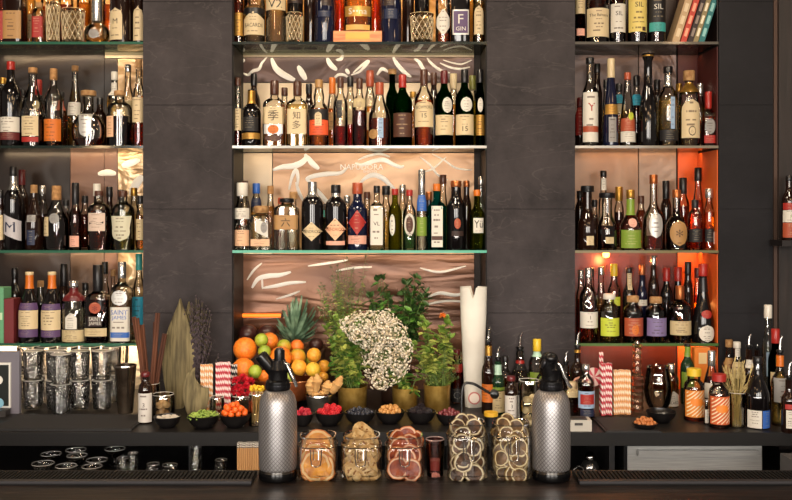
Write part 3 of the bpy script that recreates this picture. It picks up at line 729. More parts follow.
tsl2 = [('rect', 304, 310, .95, 'purple'), ('rect', 310.3, 330, .95, 'cream', []), ('rect', 330.3, 337, .95, 'purple')]
row(3, DF, [
 B(29.5, 272, 20.5, 'M', 'black', None, 0, ('cream', 3), tsl, 'left one of two orange necked bottles with purple labels', foil=(275.5, 289, 'orange')),
 B(52, 272, 20.5, 'M', 'black', None, 0, ('cream', 3), tsl2, 'right one of two orange necked bottles with purple labels', foil=(275.5, 289, 'orange')),
 B(74, 281, 23, 'J', 'clear', 'clear', 310, ('silver', 6, 1.3), [('house', 313, 329, .5, 'white'), ('rect', 330, 342, .95, 'ivory', [])], 'clear silver tequila bottle with red bulb stopper', foil=(288, 301, 'maroon'), bmax=.04),
 B(98, 265, 23, 'S', 'clear', 'dred', 301, ('black', 26, 1.2), [('circle', 302, 313.5, .5, 'rust', [('*', .45, .5, 'maroon')]), ('rect', 316, 326, .6, 'dbrown', [('SAINT', .72, .4, 'white'), ('JAMES', .24, .4, 'white')]), ('rect', 328, 336, .96, 'ivory')], 'square bottle of dark red rum with white lettering', bmax=.04),
 B(122, 262, 20, 'S', 'clear', 'clear', 300, ('silver', 16, 1.15), [('circle', 290, 305.5, .78, 'silver'), ('rect', 307, 341, .96, 'white', [('SAINT', .85, .14, 'blue'), ('JAMES', .68, .14, 'blue')]), ('rect', 332, 337.5, .97, 'blue')], 'square clear rum bottle with white and blue label', bmax=.04),
], LL, W4)
row(3, DR, [
 B(15, 268, 14, 'B', 'black', None, 0, ('black', 10), [], 'black bottle behind the dark red box'),
 B(40.5, 281, 11, 'W', 'clear', 'dark', 306, ('cork', 6), [], 'corked bottle between the two orange necks'),
 B(64, 264, 12, 'T', 'dbrown', None, 0, ('black', 22, 1.3), [], 'dark capped bottle behind red bulb stopper'),
 B(85.5, 283, 13, 'W', 'clear', 'dark', 306, ('black', 7), [], 'dark bottle left of square red rum'),
 B(106, 262, 12, 'T', 'clear', 'rose', 300, ('black', 12), [], 'rosy bottle left of white labelled rum'),
 B(112, 270, 8, 'W', 'clear', 'pale', 300, ('cork', 6), [], 'pale slim bottle between two rums'),
 B(139, 254, 14, 'T', 'clear', 'clear', 300, ('teal', 16), [('rect', 297, 326, .97, 'turq')], 'clear bottle with turquoise label by pier'),
], LL, W4)
# ================= centre bay
C1, C2, C3 = 'centre bay top shelf', 'centre bay middle shelf', 'centre bay lower shelf'
row(0, DF, [
 B(239, -25, 9, 'W', 'clear', 'amber', -5, ('gold', 8), [('rect', 12, 35, .95, 'gold')], 'gold labelled bottle at left end'),
 B(254.5, -30, 21, 'T', 'clear', 'clear', 5, ('black', 8), [('house', 12, 35, .96, 'cream', [('BACARDI', .42, .17, 'dbrown')])], 'clear rum bottle with house shaped white label', foil=(8, 14, 'black')),
 B(276, -40, 20, 'T', 'clear', 'clear', -20, ('black', 8), [('rect', -18, 10, .97, 'cream', [('V2', .22, .3, 'black')])], 'clear bottle with cream label marked in black', bmax=.04),
 B(325, -45, 20, 'M', 'dblue', None, 0, ('silver', 10), [('rect', -12, 6, .5, 'dbrown', None, .2), ('rect', 11, 17, .6, 'navy', [])], 'dark navy bottle left of wooden plinth'),
 B(391, -45, 21, 'M', 'dblue', None, 0, ('silver', 10), [('rect', -8, 6, .5, 'dbrown', None, -.2), ('rect', 9, 19, .6, 'navy', [])], 'dark navy bottle right of wooden plinth'),
 B(443, -30, 15, 'T', 'clear', 'amber', 33, ('cork', 8), [('fatdiamond', 9, 35, .9, 'white')], 'clear bottle with white diamond label'),
 B(460, -22, 19, 'F', 'black', None, 0, ('black', 8), [('rect', 10, 35, .86, 'silver'), ('rect', 11.5, 33.5, .74, 'purple', [('F', .64, .42, 'white'), ('GIN', .2, .18, 'white')])], 'black bottle with white F on purple label'),
 B(478.5, -30, 11.5, 'T', 'clear', 'pale', 0, ('silver', 8), [('arch', 5, 34, .8, 'cream')], 'slim clear bottle with arched cream label at right end'),
], LC, C1)
row(0, DR, [
 B(246, -20, 11, 'W', 'clear', 'gold', 0, ('gold', 8), [], 'gold bottle behind the house shaped label'),
 B(266, -26, 12, 'T', 'clear', 'pale', 0, ('cork', 8), [], 'pale bottle between house label and cream label'),
 B(295, -40, 16, 'B', 'black', None, 0, ('black', 9), [('rect', -16, 3, .9, 'dbrown')], 'black bottle behind left woven crystal glass'),
 B(311, -38, 14, 'B', 'dbrown', None, 0, ('maroon', 9), [], 'brown bottle right of left woven glass'),
 B(340, -40, 15, 'W', 'clear', 'orange', -8, ('copper', 9), [], 'copper toned bottle left behind the plinth bottle'),
 B(375, -40, 15, 'W', 'clear', 'orange', -8, ('copper', 9), [], 'copper toned bottle right behind the plinth bottle'),
 B(408, -38, 12, 'B', 'dbrown', None, 0, ('black', 9), [], 'brown bottle between navy bottle and woven glass'),
 B(422, -42, 15, 'B', 'black', None, 0, ('black', 9), [('rect', -20, -2, .9, 'copper')], 'black bottle behind right woven crystal glass'),
 B(451, -28, 10, 'T', 'clear', 'gold', -4, ('gold', 8), [], 'gold bottle behind the purple label'),
 B(471, -30, 9, 'T', 'clear', 'pale', -4, ('gold', 8), [], 'pale bottle right of purple label'),
], LC, C1)
row(1, DF, [
 B(237.5, 78, 9, 'W', 'clear', 'red', 120, ('brown', 8), [('rect', 108, 130, .95, 'cream')], 'bottle with cream label at left end'),
 B(250.5, 90, 21, 'W', 'black', None, 0, None, [('rect', 117, 131, .8, 'black', []), ('rect', 133, 139, .96, 'gold')], 'near black bottle with gold neck foil', foil=(90, 103, 'gold')),
 B(274.5, 81, 22, 'S', 'clear', 'gold', 118, ('brown', 14), [('rect', 107, 124, .96, 'cream', [('\u5b63', .5, .6, 'dbrown')], .0), ('rect', 124.4, 134, .85, 'silver', [], 0), ('oval', 125, 134, .5, 'orange'), ('oval', 135, 141.5, .75, 'brown')], 'square bottle with cream label and single brush character', bmax=.04),
 B(297.5, 82, 21, 'S', 'clear', 'pale', 104, ('brown', 14), [('rect', 109, 134, .92, 'cream', [('\u77e5', .74, .3, 'dbrown'), ('\u591a', .36, .34, 'dbrown')])], 'square pale bottle with two brush characters', bmax=.04),
 B(319, 80, 20, 'R', 'clear', 'amber', 108, ('tan', 8), [('rect', 109, 119.6, .95, 'black', []), ('rect', 120, 135, .95, 'orange2'), ('arch', 112, 126, .34, 'cream')], 'bottle with black and orange label, tan foil'),
 B(340.5, 78, 15, 'W', 'clear', 'red', 126, ('brown', 10), [('rect', 100, 118, .35, 'black', None, -.1)], 'clear bottle with red liquor and black strip'),
 B(359.5, 79, 15, 'W', 'clear', 'dred', 110, ('brown', 10), [('rect', 98, 107, .8, 'ivory')], 'bottle filled with deep red liquor'),
 B(379.5, 83, 22, 'M', 'clear', 'damber', 118, ('rust', 12), [('rect', 118, 138, .24, 'lblue', None, .12), ('oval', 129, 139, .42, 'tan', None, -.55)], 'sloping bottle with rust cap and pale vertical strip'),
 B(402.5, 75, 19.5, 'W', 'green', None, 0, ('red', 13), [('rect', 113, 137, .93, 'brown', [])], 'green bottle with red cap and brown label'),
 B(424, 70, 19.5, 'W', 'clear', 'orange', 100, ('brown', 16), [('arch', 100, 127, .93, 'cream', [('BOWMORE', .73, .12, 'dbrown'), ('15', .42, .16, 'black')])], 'brown capped bottle with arched cream label numbered 15'),
 B(444.2, 71, 18, 'B', 'green', None, 0, ('maroon', 13), [('oval', 97, 113, .55, 'white', [], .3), ('rect', 115, 135, .96, 'cream', [])], 'green bottle with maroon cap and oval emblem'),
 B(464.5, 70, 18.5, 'B', 'green', None, 0, ('black', 13), [('oval', 97, 112, .62, 'white', [], .15), ('rect', 114.5, 135, .96, 'cream', [('15', .3, .24, 'dbrown')])], 'green bottle with black cap and oval emblem'),
 B(480, 70, 10, 'B', 'green', None, 0, ('black', 13), [('oval', 97, 112, .6, 'white'), ('rect', 114.5, 135, .96, 'gold')], 'last green bottle squeezed against the pier'),
], LC, C2)
row(1, DR, [
 B(254, 74, 13, 'B', 'dbrown', None, 0, ('black', 12), [], 'black capped bottle behind gold neck foil'),
 B(284.5, 88, 12, 'W', 'clear', 'amber', 104, ('brown', 8), [], 'amber bottle between the two brush character bottles'),
 B(309, 84, 11, 'B', 'dbrown', None, 0, ('black', 10), [], 'dark bottle behind left of orange label'),
 B(332.3, 78, 13, 'M', 'clear', 'amber', 108, ('orange', 16), [('rect', 112, 130, .95, 'tan')], 'bottle with orange neck foil in rear'),
 B(350.3, 77, 12, 'W', 'clear', 'red', 122, ('black', 10), [('rect', 110, 124, .95, 'ivory')], 'red liquor bottle with ivory label, rear'),
 B(370, 71, 11, 'W', 'clear', 'gold', 106, ('rust', 16, 1.4), [('rect', 112, 130, .9, 'cream')], 'bottle with tall rust red cap, rear'),
 B(392.3, 69.5, 13, 'B', 'green', None, 0, ('cork', 5, 1.5), [], 'tall dark green bottle with cork, rear'),
 B(413, 92, 10, 'W', 'clear', 'gold', 106, ('gold', 6), [], 'small gold bottle behind red cap bottle'),
 B(433.8, 73, 11, 'B', 'dbrown', None, 0, ('brown', 12), [], 'brown capped bottle behind the arched label'),
 B(453.5, 74, 12, 'W', 'clear', 'gold', 104, ('cream', 15, 1.25), [], 'cream capped bottle between green bottles'),
 B(472.5, 76, 10, 'W', 'clear', 'olive', 100, ('olive', 14, 1.2), [], 'olive capped bottle behind last green bottles'),
], LC, C2)
row(2, DF, [
 B(241, 183, 15.5, 'T', 'clear', 'clear', 225, ('white', 13), [('rect', 208, 219, .96, 'white', []), ('rect', 230, 246, .94, 'peach')], 'clear bottle with white cap and white label', nk=5),
 B(261.5, 206, 22, 'F', 'clear', 'clear', 222, ('cork', 7, 1.5), [('rect', 220, 234, .55, 'white', None, .15, -.5), ('circle', 222, 233, .3, 'grey', None, .35), ('rect', 239, 246, .85, 'peach')], 'squat square bottle with slanted white label', bmax=.042, nk=5),
 B(286.8, 198.5, 25.5, 'F', 'clear', 'clear', 228, ('black', 4, 1.3), [('rect', 215, 229.5, .93, 'tan', [('\u516d', .5, .6, 'black')])], 'squat clear bottle with tan label and brush character', bmax=.043, nk=5.5),
 B(312.5, 182, 22, 'J', 'black', None, 0, None, [('diamond', 222, 241, .95, 'cream', [('HENDRICKS', .5, .16, 'dbrown')])], 'black apothecary bottle with cream diamond label', foil=(182, 197, 'silver'), nk=4.4, bmax=.043),
 B(335.8, 185, 22, 'J', 'black', None, 0, ('black', 8), [('diamond', 218, 240.5, .97, 'peach', [('HENDRICKS', .5, .14, 'rust')]), ('rect', 241, 245, .85, 'pink')], 'black apothecary bottle with peach diamond label', nk=4.4, bmax=.043, foil=(193, 197, 'silver')),
 B(357.5, 183, 20, 'T', 'dblue', None, 0, ('rust', 11, 1.2), [('diamond', 210, 235, .9, 'red', []), ('rect', 235.5, 244, .9, 'pink', [])], 'dark blue bottle with red diamond label', nk=4.4),
 B(376.8, 186, 16.5, 'S', 'clear', 'clear', 206, ('black', 7), [('rect', 206, 245, .74, 'white', [('VL', .55, .1, 'dbrown')])], 'clear square bottle with tall white label'),
 B(395, 189, 13.5, 'W', 'olive', None, 0, ('red', 6), [('circle', 214, 236, .4, 'white', None, -.4)], 'olive bottle with red cap'),
 B(410, 190, 14.5, 'W', 'clear', 'mint', 215, ('red', 6), [('circle', 213, 236, .78, 'white'), ('circle', 216, 233, .52, 'brown')], 'greenish bottle with round brown and white label'),
 B(421.4, 170, 12, 'T', 'clear', 'clear', 205, ('steel', 25, 1.2), [('rect', 195, 211, .9, 'blue'), ('rect', 217, 236, .96, 'green')], 'tall clear bottle with steel neck, blue and green labels'),
 B(436.5, 184, 19.5, 'S', 'teal', None, 0, ('orange', 7), [('rect', 206, 247, .58, 'white', []), ('rect', 236, 240, .56, 'brown')], 'teal blue square gin bottle with white label', bmax=.04),
 B(456, 181, 19, 'W', 'black', None, 0, ('copper', 6, 1.1), [('oval', 218, 229, .34, 'rust', None, .1), ('rect', 231, 236, .62, 'dbrown', [], .1)], 'matt black bottle with rust emblem and copper cap', nk=5),
 B(477, 190, 17, 'T', 'olive', None, 0, ('orange', 6, 1.2), [('rect', 218, 233, .68, 'white', [('Y\u00fc', .6, .5, 'dbrown')], .12)], 'olive glass bottle with small white square label'),
], LC, C3)
row(2, DR, [
 B(245, 181, 10, 'W', 'clear', 'amber', 214, ('brown', 8), [], 'amber bottle behind white capped bottle'),
 B(256.3, 183.5, 11, 'J', 'clear', 'pale', 212, ('blue', 10, 1.3), [('rect', 198, 207, .9, 'navy')], 'blue capped bottle in rear'),
 B(270.5, 186, 10, 'T', 'clear', 'gold', 206, ('wood', 8), [], 'slim corked bottle right of blue cap'),
 B(281, 198, 9, 'W', 'clear', 'damber', 214, ('rust', 6), [], 'short rust capped bottle, rear'),
 B(293.5, 192, 13, 'T', 'clear', 'pale', 208, ('cork', 7, 1.4), [], 'corked clear bottle behind tan label'),
 B(324, 204, 9, 'W', 'green', None, 0, ('black', 6), [('circle', 210, 217, .7, 'teal')], 'green bottle between the two black apothecary bottles'),
 B(347, 196, 11, 'W', 'clear', 'gold', 214, ('silver', 7), [], 'gold bottle behind peach and red diamonds'),
 B(367, 192, 9, 'W', 'clear', 'damber', 216, ('brown', 7), [], 'small brown bottle right of dark blue bottle'),
 B(386, 186, 11, 'W', 'clear', 'pale', 212, ('black', 9, 1.4), [], 'black capped bottle behind the tall white label'),
 B(402.5, 185, 9, 'T', 'clear', 'clear', 210, ('silver', 8), [], 'silver capped bottle between red caps'),
 B(429, 192, 9, 'B', 'dbrown', None, 0, ('copper', 8), [], 'copper capped dark bottle left of teal gin'),
 B(443, 175, 11, 'M', 'clear', 'pale', 206, ('brown', 9, 1.2), [], 'brown capped bottle behind teal gin'),
 B(466.5, 181, 10, 'B', 'dbrown', None, 0, ('copper', 6), [], 'second copper capped dark bottle, rear right'),
 B(481, 177, 7.5, 'T', 'clear', 'clear', 205, ('silver', 8), [], 'slim clear bottle in right rear corner'),
], LC, C3)
# ================= right bay
R1, R2, R3, R4 = 'right bay top shelf', 'right bay second shelf', 'right bay third shelf', 'right bay lowest shelf'
row(0, DF, [
 B(580, -30, 10, 'W', 'brown', None, 0, ('black', 8), [('rect', -8, 13, .95, 'ivory'), ('rect', 28, 35, .8, 'pink')], 'brown bottle with two labels at left end'),
 B(597.3, -32, 22.5, 'W', 'clear', 'brown', 0, ('black', 8), [('rect', 8.5, 37, .97, 'cream', [('The Balvenie', .76, .1, 'dbrown'), ])], 'wide brown bottle with large cream label', bmax=.043),
 B(617.5, -38, 15.5, 'T', 'clear', 'brown', -10, ('black', 8), [('rect', 3.5, 32, .95, 'white', [('SIL', .66, .15, 'dbrown')])], 'brown bottle with white lettered label'),
 B(637, -40, 19, 'T', 'clear', 'brown', -10, ('black', 8), [('rect', -3, 32, .96, '#d6c06a', [('SIL', .78, .14, 'dbrown')]), ('rect', 27, 31, .2, 'brown', None, .5)], 'brown bottle with yellow lettered label'),
 B(656.3, -40, 18, 'T', 'clear', 'brown', -10, ('black', 8), [('rect', -3, 32, .96, 'black', [('SIL', .72, .15, 'white')]), ('rect', 22.5, 31.5, .9, 'teal')], 'bottle with black label and teal patch'),
], LR, R1)
row(1, DF, [
 B(590, 58, 16, 'T', 'clear', 'clear', 95, ('black', 6, 1.2), [('rect', 92, 142, .96, 'white', [('Y', .7, .16, 'red')]), ('rect', 126, 132, .96, 'rust')], 'long necked clear bottle with tall white label', nk=3.4),
 B(611, 59, 15, 'C', 'dblue', None, 0, ('cream', 19, 1.15), [('rect', 104, 114, .9, 'gold'), ('rect', 117, 142, .5, 'grey')], 'dark bottle with cream neck and gold band', nk=3.2),
 B(627.5, 73, 15.5, 'C', 'clear', 'pale', 110, ('rust', 7), [('rect', 118, 131, .95, 'rust'), ('rect', 131.3, 142, .95, 'white'), ('circle', 112, 120, .36, 'lime', None, .25)], 'conical bottle with rust label and green dot'),
 B(648, 54, 18.5, 'K', 'black', None, 0, ('gold', 3, 1.5), [], 'tall black bottle with flared gold top', nk=4),
 B(668, 67, 19.5, 'W', 'clear', 'pale', 96, ('black', 6, 1.3), [('rect', 130, 140.5, .95, 'black', []), ('rect', 97, 129, .22, 'lblue', [], .2)], 'clear tequila bottle with black label low down', foil=(75, 86, 'steel')),
 B(689, 71, 21, 'J', 'clear', 'pale', 104, ('cork', 10, 1.5), [('arch', 99, 138, .86, 'cream', []), ('circle', 126, 136, .34, 'dbrown'), ('circle', 127, 135, .28, 'cream')], 'bottle with round stopper and arched cream label', foil=(82, 92, 'gold'), bmax=.043),
 B(708.3, 92, 12, 'F', 'clear', 'orange', 116, ('red', 17), [('oval', 118, 134, .85, 'grey'), ('rect', 135, 143, .95, 'red')], 'small bottle with red neck and red label'),
], LR, R2)
row(1, DR, [
 B(580, 98, 10, 'B', 'dbrown', None, 0, ('maroon', 9), [('rect', 107, 135, .95, 'red')], 'dark bottle with red label at left rear'),
 B(598, 64, 12, 'B', 'dbrown', None, 0, ('black', 9), [], 'black capped bottle behind tall white label'),
 B(605.5, 80, 9, 'W', 'clear', 'pale', 106, ('black', 8), [], 'small clear bottle, rear left'),
 B(619, 84, 12, 'J', 'clear', 'gold', 106, ('black', 8), [('rect', 94, 103, .95, 'turq'), ('rect', 104, 113, .95, 'cream')], 'bottle with turquoise over cream label, rear'),
 B(636.5, 76, 12, 'B', 'clear', 'dark', 104, ('black', 10), [('rect', 94, 105, .95, 'turq')], 'dark bottle with turquoise band, rear'),
 B(657, 80, 11, 'B', 'dbrown', None, 0, ('black', 10), [], 'dark bottle between gold top and black label'),
 B(679, 84, 12, 'W', 'clear', 'damber', 110, ('gold', 8), [], 'amber bottle left of round stopper, rear'),
 B(700, 84, 9, 'W', 'clear', 'pale', 104, ('silver', 10), [], 'silver capped bottle right of round stopper'),
], LR, R2)
row(2, DF, [
 B(588.5, 186, 21, 'Q', 'dbrown', None, 0, ('black', 6, 1.5), [('rect', 236, 245, .38, 'cream', [], .1)], 'dark flared neck decanter with small cream label', nk=4.4),
 B(606, 193, 22, 'Q', 'clear', 'dark', 226, ('black', 5, 1.6), [('rect', 237, 243.5, .42, 'ivory', [], .05)], 'square shouldered decanter with tiny ivory label', bmax=.043, nk=5),
 B(630.5, 190, 21, 'Q', 'clear', 'damber', 211, ('gold', 8), [('rect', 230, 248, .96, 'green', []), ('circle', 218, 227.5, .4, 'pink')], 'amber bottle with green label and green neck', foil=(199, 215, 'green'), bmax=.043),
 B(653.5, 175, 22, 'Q', 'clear', 'damber', 236, ('copper', 9), [('circle', 212, 238, .62, 'silver')], 'cut glass bottle with copper top and silver plate', nk=3.6),
 B(676.5, 190, 22, 'Q', 'clear', 'dark', 208, ('copper', 8, 1.1), [('oval', 220.5, 246, .78, 'tan', [('*', .5, .3, 'dbrown')])], 'dark amber bottle with oval tan label', bmax=.043),
 B(695, 200, 14, 'J', 'clear', 'amber', 214, ('black', 8), [('rect', 229, 242, .95, 'black', [])], 'amber bottle with black label left of another'),
 B(709, 189, 12, 'W', 'clear', 'amber', 212, ('silver', 9, 1.3), [('rect', 229, 242, .8, 'black', [], -.1), ('rect', 232, 244, .18, 'white', [], .75)], 'amber bottle with black label at right end'),
], LR, R3)
row(2, DR, [
 B(580, 191, 10, 'J', 'dbrown', None, 0, ('black', 7), [], 'dark bottle at left rear by pier'),
 B(603, 171, 11, 'T', 'clear', 'clear', 214, ('black', 6), [('rect', 178, 190, .5, 'white')], 'tall bottle with white neck strip, rear'),
 B(595, 200, 8, 'W', 'clear', 'dark', 214, ('black', 7), [], 'small dark bottle between two decanters'),
 B(619, 187, 10, 'W', 'clear', 'dark', 212, ('gold', 14, 1.3), [], 'gold capped bottle left of green neck, rear'),
 B(641, 196, 11, 'W', 'clear', 'damber', 210, ('brown', 8), [], 'brown capped amber bottle, rear middle'),
 B(666, 181, 11, 'B', 'dbrown', None, 0, ('black', 18, 1.2), [], 'black capped bottle left of oval tan label'),
 B(683, 178, 12, 'B', 'clear', 'brown', 206, ('black', 16, 1.3), [], 'brown bottle with long black cap, rear'),
 B(698, 168, 12, 'M', 'clear', 'amber', 200, ('black', 13, 1.25), [], 'tall amber bottle with black cap, rear right'),
 B(710, 172, 9, 'T', 'clear', 'orange', 196, ('black', 10), [], 'orange lit bottle in right rear corner'),
], LR, R3)
row(3, DF, [
 B(588.5, 268, 18, 'W', 'clear', 'rose', 325, ('silver', 10), [('rect', 312, 328, .97, 'white', [('I', .66, .22, 'dbrown')])], 'clear bottle with white rectangular label'),
 B(609.3, 294, 19.5, 'J', 'clear', 'pale', 306, ('white', 5, 1.3), [('rect', 318, 336, .95, 'lime', [])], 'squat jar like bottle with lime green label', nk=4.6),
 B(633, 296, 19.5, 'J', 'clear', 'rose', 306, ('cork', 6, 1.3), [('rect', 318, 336, .95, 'rust', []), ('circle', 324, 335, .35, 'orange')], 'squat jar like bottle with rust red label', nk=4.6),
 B(655.8, 297, 20.5, 'J', 'clear', 'dark', 306, ('cork', 6, 1.3), [('rect', 318, 336, .95, '#786a94', [])], 'squat jar like bottle with purple label', nk=4.6),
 B(679.8, 286, 22, 'J', 'clear', 'brown', 304, ('copper', 13, 1.05), [('rect', 321, 335, .96, 'ivory', [])], 'wide brown bottle with ivory band label', bmax=.043),
 B(703, 264, 22, 'L', 'black', None, 0, ('red', 12), [('circle', 325, 343, .72, 'white', [], .1), ('circle', 310, 318.5, .5, 'red', [], .1)], 'black bell shaped bottle with red cap and round label', foil=(278, 292, 'black'), bmax=.043),
], LR, R4)
row(3, DR, [
 B(581, 270, 10, 'W', 'clear', 'amber', 300, ('silver', 9), [], 'amber bottle at left rear by pier'),
 B(591, 268, 9, 'W', 'clear', 'orange', 300, ('black', 9), [], 'orange lit bottle behind white label'),
 B(601, 267, 8, 'T', 'clear', 'pale', 300, ('silver', 8), [], 'pale slim bottle left of yellow cap'),
 B(614, 264, 13, 'B', 'clear', 'dark', 300, ('yellow', 12, 1.2), [('rect', 297, 306, .8, 'lime')], 'dark bottle with yellow cap'),
 B(629, 268, 13, 'B', 'black', None, 0, ('black', 5), [('rect', 273, 290, .35, 'cream')], 'black bottle with cream neck strip'),
 B(642, 265, 10, 'T', 'dblue', None, 0, ('copper', 10, 1.1), [('rect', 300, 306, .9, 'white')], 'dark blue bottle with copper neck'),
 B(653.5, 256, 11, 'B', 'dbrown', None, 0, ('silver', 9, 1.2), [], 'tall dark bottle with silver cap'),
 B(666.5, 268, 12, 'B', 'black', None, 0, ('red', 13, 1.25), [], 'left of two red capped dark bottles'),
 B(678, 267, 9, 'B', 'black', None, 0, ('red', 14, 1.25), [], 'right of two red capped dark bottles'),
 B(688, 262, 10, 'B', 'dbrown', None, 0, ('black', 12), [], 'tall dark bottle left of bell shaped bottle'),
 B(697.5, 268, 8, 'W', 'clear', 'orange', 296, ('maroon', 10), [], 'orange lit bottle behind the bell bottle'),
 B(710, 272, 9, 'W', 'clear', 'orange', 296, ('gold', 8), [], 'orange glowing bottle in right rear corner'),
], LR, R4)
# ------------------------------------------------------------------ things on the back counter
KC = CZ - ZC
def DFRONT(py): return KC * F / (py - HY)
def cpos(px, py, r=0.0):
    """a spot on the counter whose front foot shows at row py"""
    D = DFRONT(py) + r
    return PX(px, D), D
def simple(name, x, y, z, label, cat, group=None, rz=0): return empty(name, (x, y, z), label, cat, group, rz)
def on(px, py, wpx):
    D = DFRONT(py); r = wpx / 2 * D / F; D += r
    return PX(px, D), D, wpx / 2 * D / F, D / F
RUB = mat('#121011', .55)
# rubber service mats
for px0, px1, py0, py1, lab in ((4, 141, 416, 431, 'black rubber service mat in front of stacked tumblers'), (598, 652, 418, 433, 'black square tray mat in front of the striped straws')):
    y0, y1 = DFRONT(py1), DFRONT(py0); yc = (y0 + y1) / 2
    m = MB(); m.box(PX(px0, yc), PX(px1, yc), y0, y1, ZC + .0005, ZC + .006, RUB)
    for k in range(4):
        t = .08 + k * .004
    m.box(PX(px0, yc) + .01, PX(px1, yc) - .01, y0 + .01, y1 - .01, ZC + .006, ZC + .0075, mat('#1c191a', .7))
    tag(m.build('service_mat', smooth=False), lab, 'mat')
# ---- stacked cut tumblers
GLS = thin_glass('#f8f6f2', '#6a645c', 3.0, .5, 90)
TUM = thin_glass('#ffffff', '#4a4238', 2.2, .3, 100)
def tumbler_mesh(h, r0, r1, seg=18, tiers=2):
    m = MB(); vs = []
    pr = [(0, r0 * .93), (.004, r0)] + [(.004 + (h - .004) * t, r0 + (r1 - r0) * t) for t in (.2, .4, .6, .8)] + [(h, r1)]
    k = len(pr)
    for j, (z, r) in enumerate(pr):
        for i in range(seg * 2):
            t = PI * (i + (j % 2) * .5) / seg; q = r * (1 - .055 * (i % 2) * (1 if 1 < j < k - 1 else 0))
            vs.append((q * math.cos(t), q * math.sin(t), z))
    n = seg * 2
    fs = [(j * n + i, j * n + (i + 1) % n, (j + 1) * n + (i + 1) % n, (j + 1) * n + i) for j in range(k - 1) for i in range(n)]
    fs.append(tuple(range(n - 1, -1, -1)))
    m.add(vs, fs, TUM)
    m.lathe([(h, r1 * .97), (h * .6, r1 * .9), (.014, r0 * .88)], TUM, 11)
    return m
def thing_tumbler(label, h, r0, r1, group):
    e = empty('cut_glass_tumbler', (0, 0, 0), label, 'glass', group)
    b = tumbler_mesh(h, r0, r1).build('glass_wall', e, smooth=False)
    m = MB(); m.lathe([(.004, r0 * .9), (.012, r0 * .92)], solid_glass('#f4f2ee', 1.4), 18); m.build('thick_base', e)
    m = MB(); R = r1; m.lathe([(h + .0003, R - .0022), (h + .0015, R - .0026), (h + .0022, R - .001), (h + .0012, R)], mat('#d8d4cc', .1, .3), 24, caps=False); m.build('rim', e)
    KIDS[e.name] = list(e.children)
    return e
def dupe(e, loc, label=None, group=None, rz=0):
    c = e.copy(); COL.objects.link(c); c.location = loc; c.rotation_euler = (0, 0, rz)
    if label: c['label'] = label
    if group: c['group'] = group
    for ch in KIDS[e.name]:
        d = ch.copy(); COL.objects.link(d); d.parent = c
        for g in KIDS.get(ch.name, []):
            q = g.copy(); COL.objects.link(q); q.parent = d
    return c
GH = .112
t0 = thing_tumbler('', GH, .034, .0395, 'cut glass tumblers stacked on the counter')
pos = []
for r, py in enumerate((412.5, 403.5, 396)):
    for c, px in enumerate(((33, 56, 80, 102, 124), (27, 47, 68, 90, 112), (36, 58, 80, 100, 120))[r]):
        D = DFRONT(py) + .04; x = PX(px, D)
        pos.append((r, c, x, D))
lv = ('bottom', 'upper'); rw = ('middle row', 'rear row', 'row against the mirror'); cn = ('far left', 'second from left', 'middle', 'second from right', 'rightmost')
first = True
for r, c, x, D in pos:
    for k in range(2):
        if r == 0 and c == 4: continue
        lab = f'cut glass tumbler, {lv[k]} one, {cn[c]} stack, {rw[r]}'
        o = t0 if first else dupe(t0, (0, 0, 0))
        first = False
        o['label'] = lab; o.location = (x, D, ZC + .0008 + k * (GH + .0035) + (.0075 if r == 0 else 0)); o.rotation_euler = (0, 0, random.uniform(0, 1))
D = DFRONT(417.5) + .04
for k in range(2):
    dupe(t0, (PX(61, D), D, ZC + .0085 + k * (GH + .0035)), f'cut glass tumbler, {("bottom", "upper")[k]} one of the stack standing forward of the rest')
# ---- framed sign at the far left
D = 3.50; e = simple('framed_sign', PX(2, D), D, ZC, 'black sign with white rounded border at far left', 'sign')
k = D / F; zb = PZ(408, D) - ZC; 
m = MB(); m.box(-.06, 16 * k, .012, .03, .0, PZ(352, D) - ZC, mat('#6a6670', .5)); m.build('backing_board', e, smooth=False)
m = MB(); m.box(-.06, 8 * k, .003, .0118, zb, PZ(363, D) - ZC, mat('#d8d6d0', .4)); m.build('white_border', e, smooth=False)
m = MB(); m.box(-.06, 6.4 * k, -.001, .0028, zb + .008, PZ(365, D) - ZC, mat('#0f1512', .4)); pn = m.build('black_face', e, smooth=False)
m = MB(); m.lathe([(0, 4.5 * k), (.0012, 4.5 * k)], mat('#d8d6d0', .4), 20, M=Matrix.Translation((-4 * k + .002, -.0012, PZ(380, D) - ZC)) @ Matrix.Rotation(PI / 2, 4, 'X'))
m.lathe([(0, 5 * k), (.0012, 5 * k)], mat('#7fb0c8', .4), 20, M=Matrix.Translation((-3 * k, -.0012, PZ(403, D) - ZC)) @ Matrix.Rotation(PI / 2, 4, 'X')); m.build('printed_dot', pn, smooth=False)
m = MB(); m.box(-.06, 9 * k, -.05, -.006, 0, zb - .001, mat('#2a2522', .5)); m.build('foot', e, smooth=False)
# ---- left shelf boxes
k = DF / F
e = simple('bottle_box', PX(2.5, DF), DF, ZS[3], 'pale green carton at the left end of lowest shelf', 'box')
m = MB(); h = PZ(287, DF) - ZS[3]; m.box(-.03, 5.2 * k, -.04, .035, .0005, h, mat('#5f9a72', .6)); m.build('carton', e, smooth=False)
m = MB(); m.box(1 * k, 4 * k, -.0412, -.0402, h * .42, h * .55, mat('#b9d2b0', .6)); m.build('printed_mark', e, smooth=False)
m = MB(); h = PZ(298, DF) - ZS[3]; m.box(PX(8.2, DF), PX(17.6, DF), DF - .04, DF + .03, ZS[3] + .0005, ZS[3] + h, mat('#6a2024', .55)); tag(m.build('bottle_box', smooth=False), 'dark red carton beside the pale green carton', 'box')
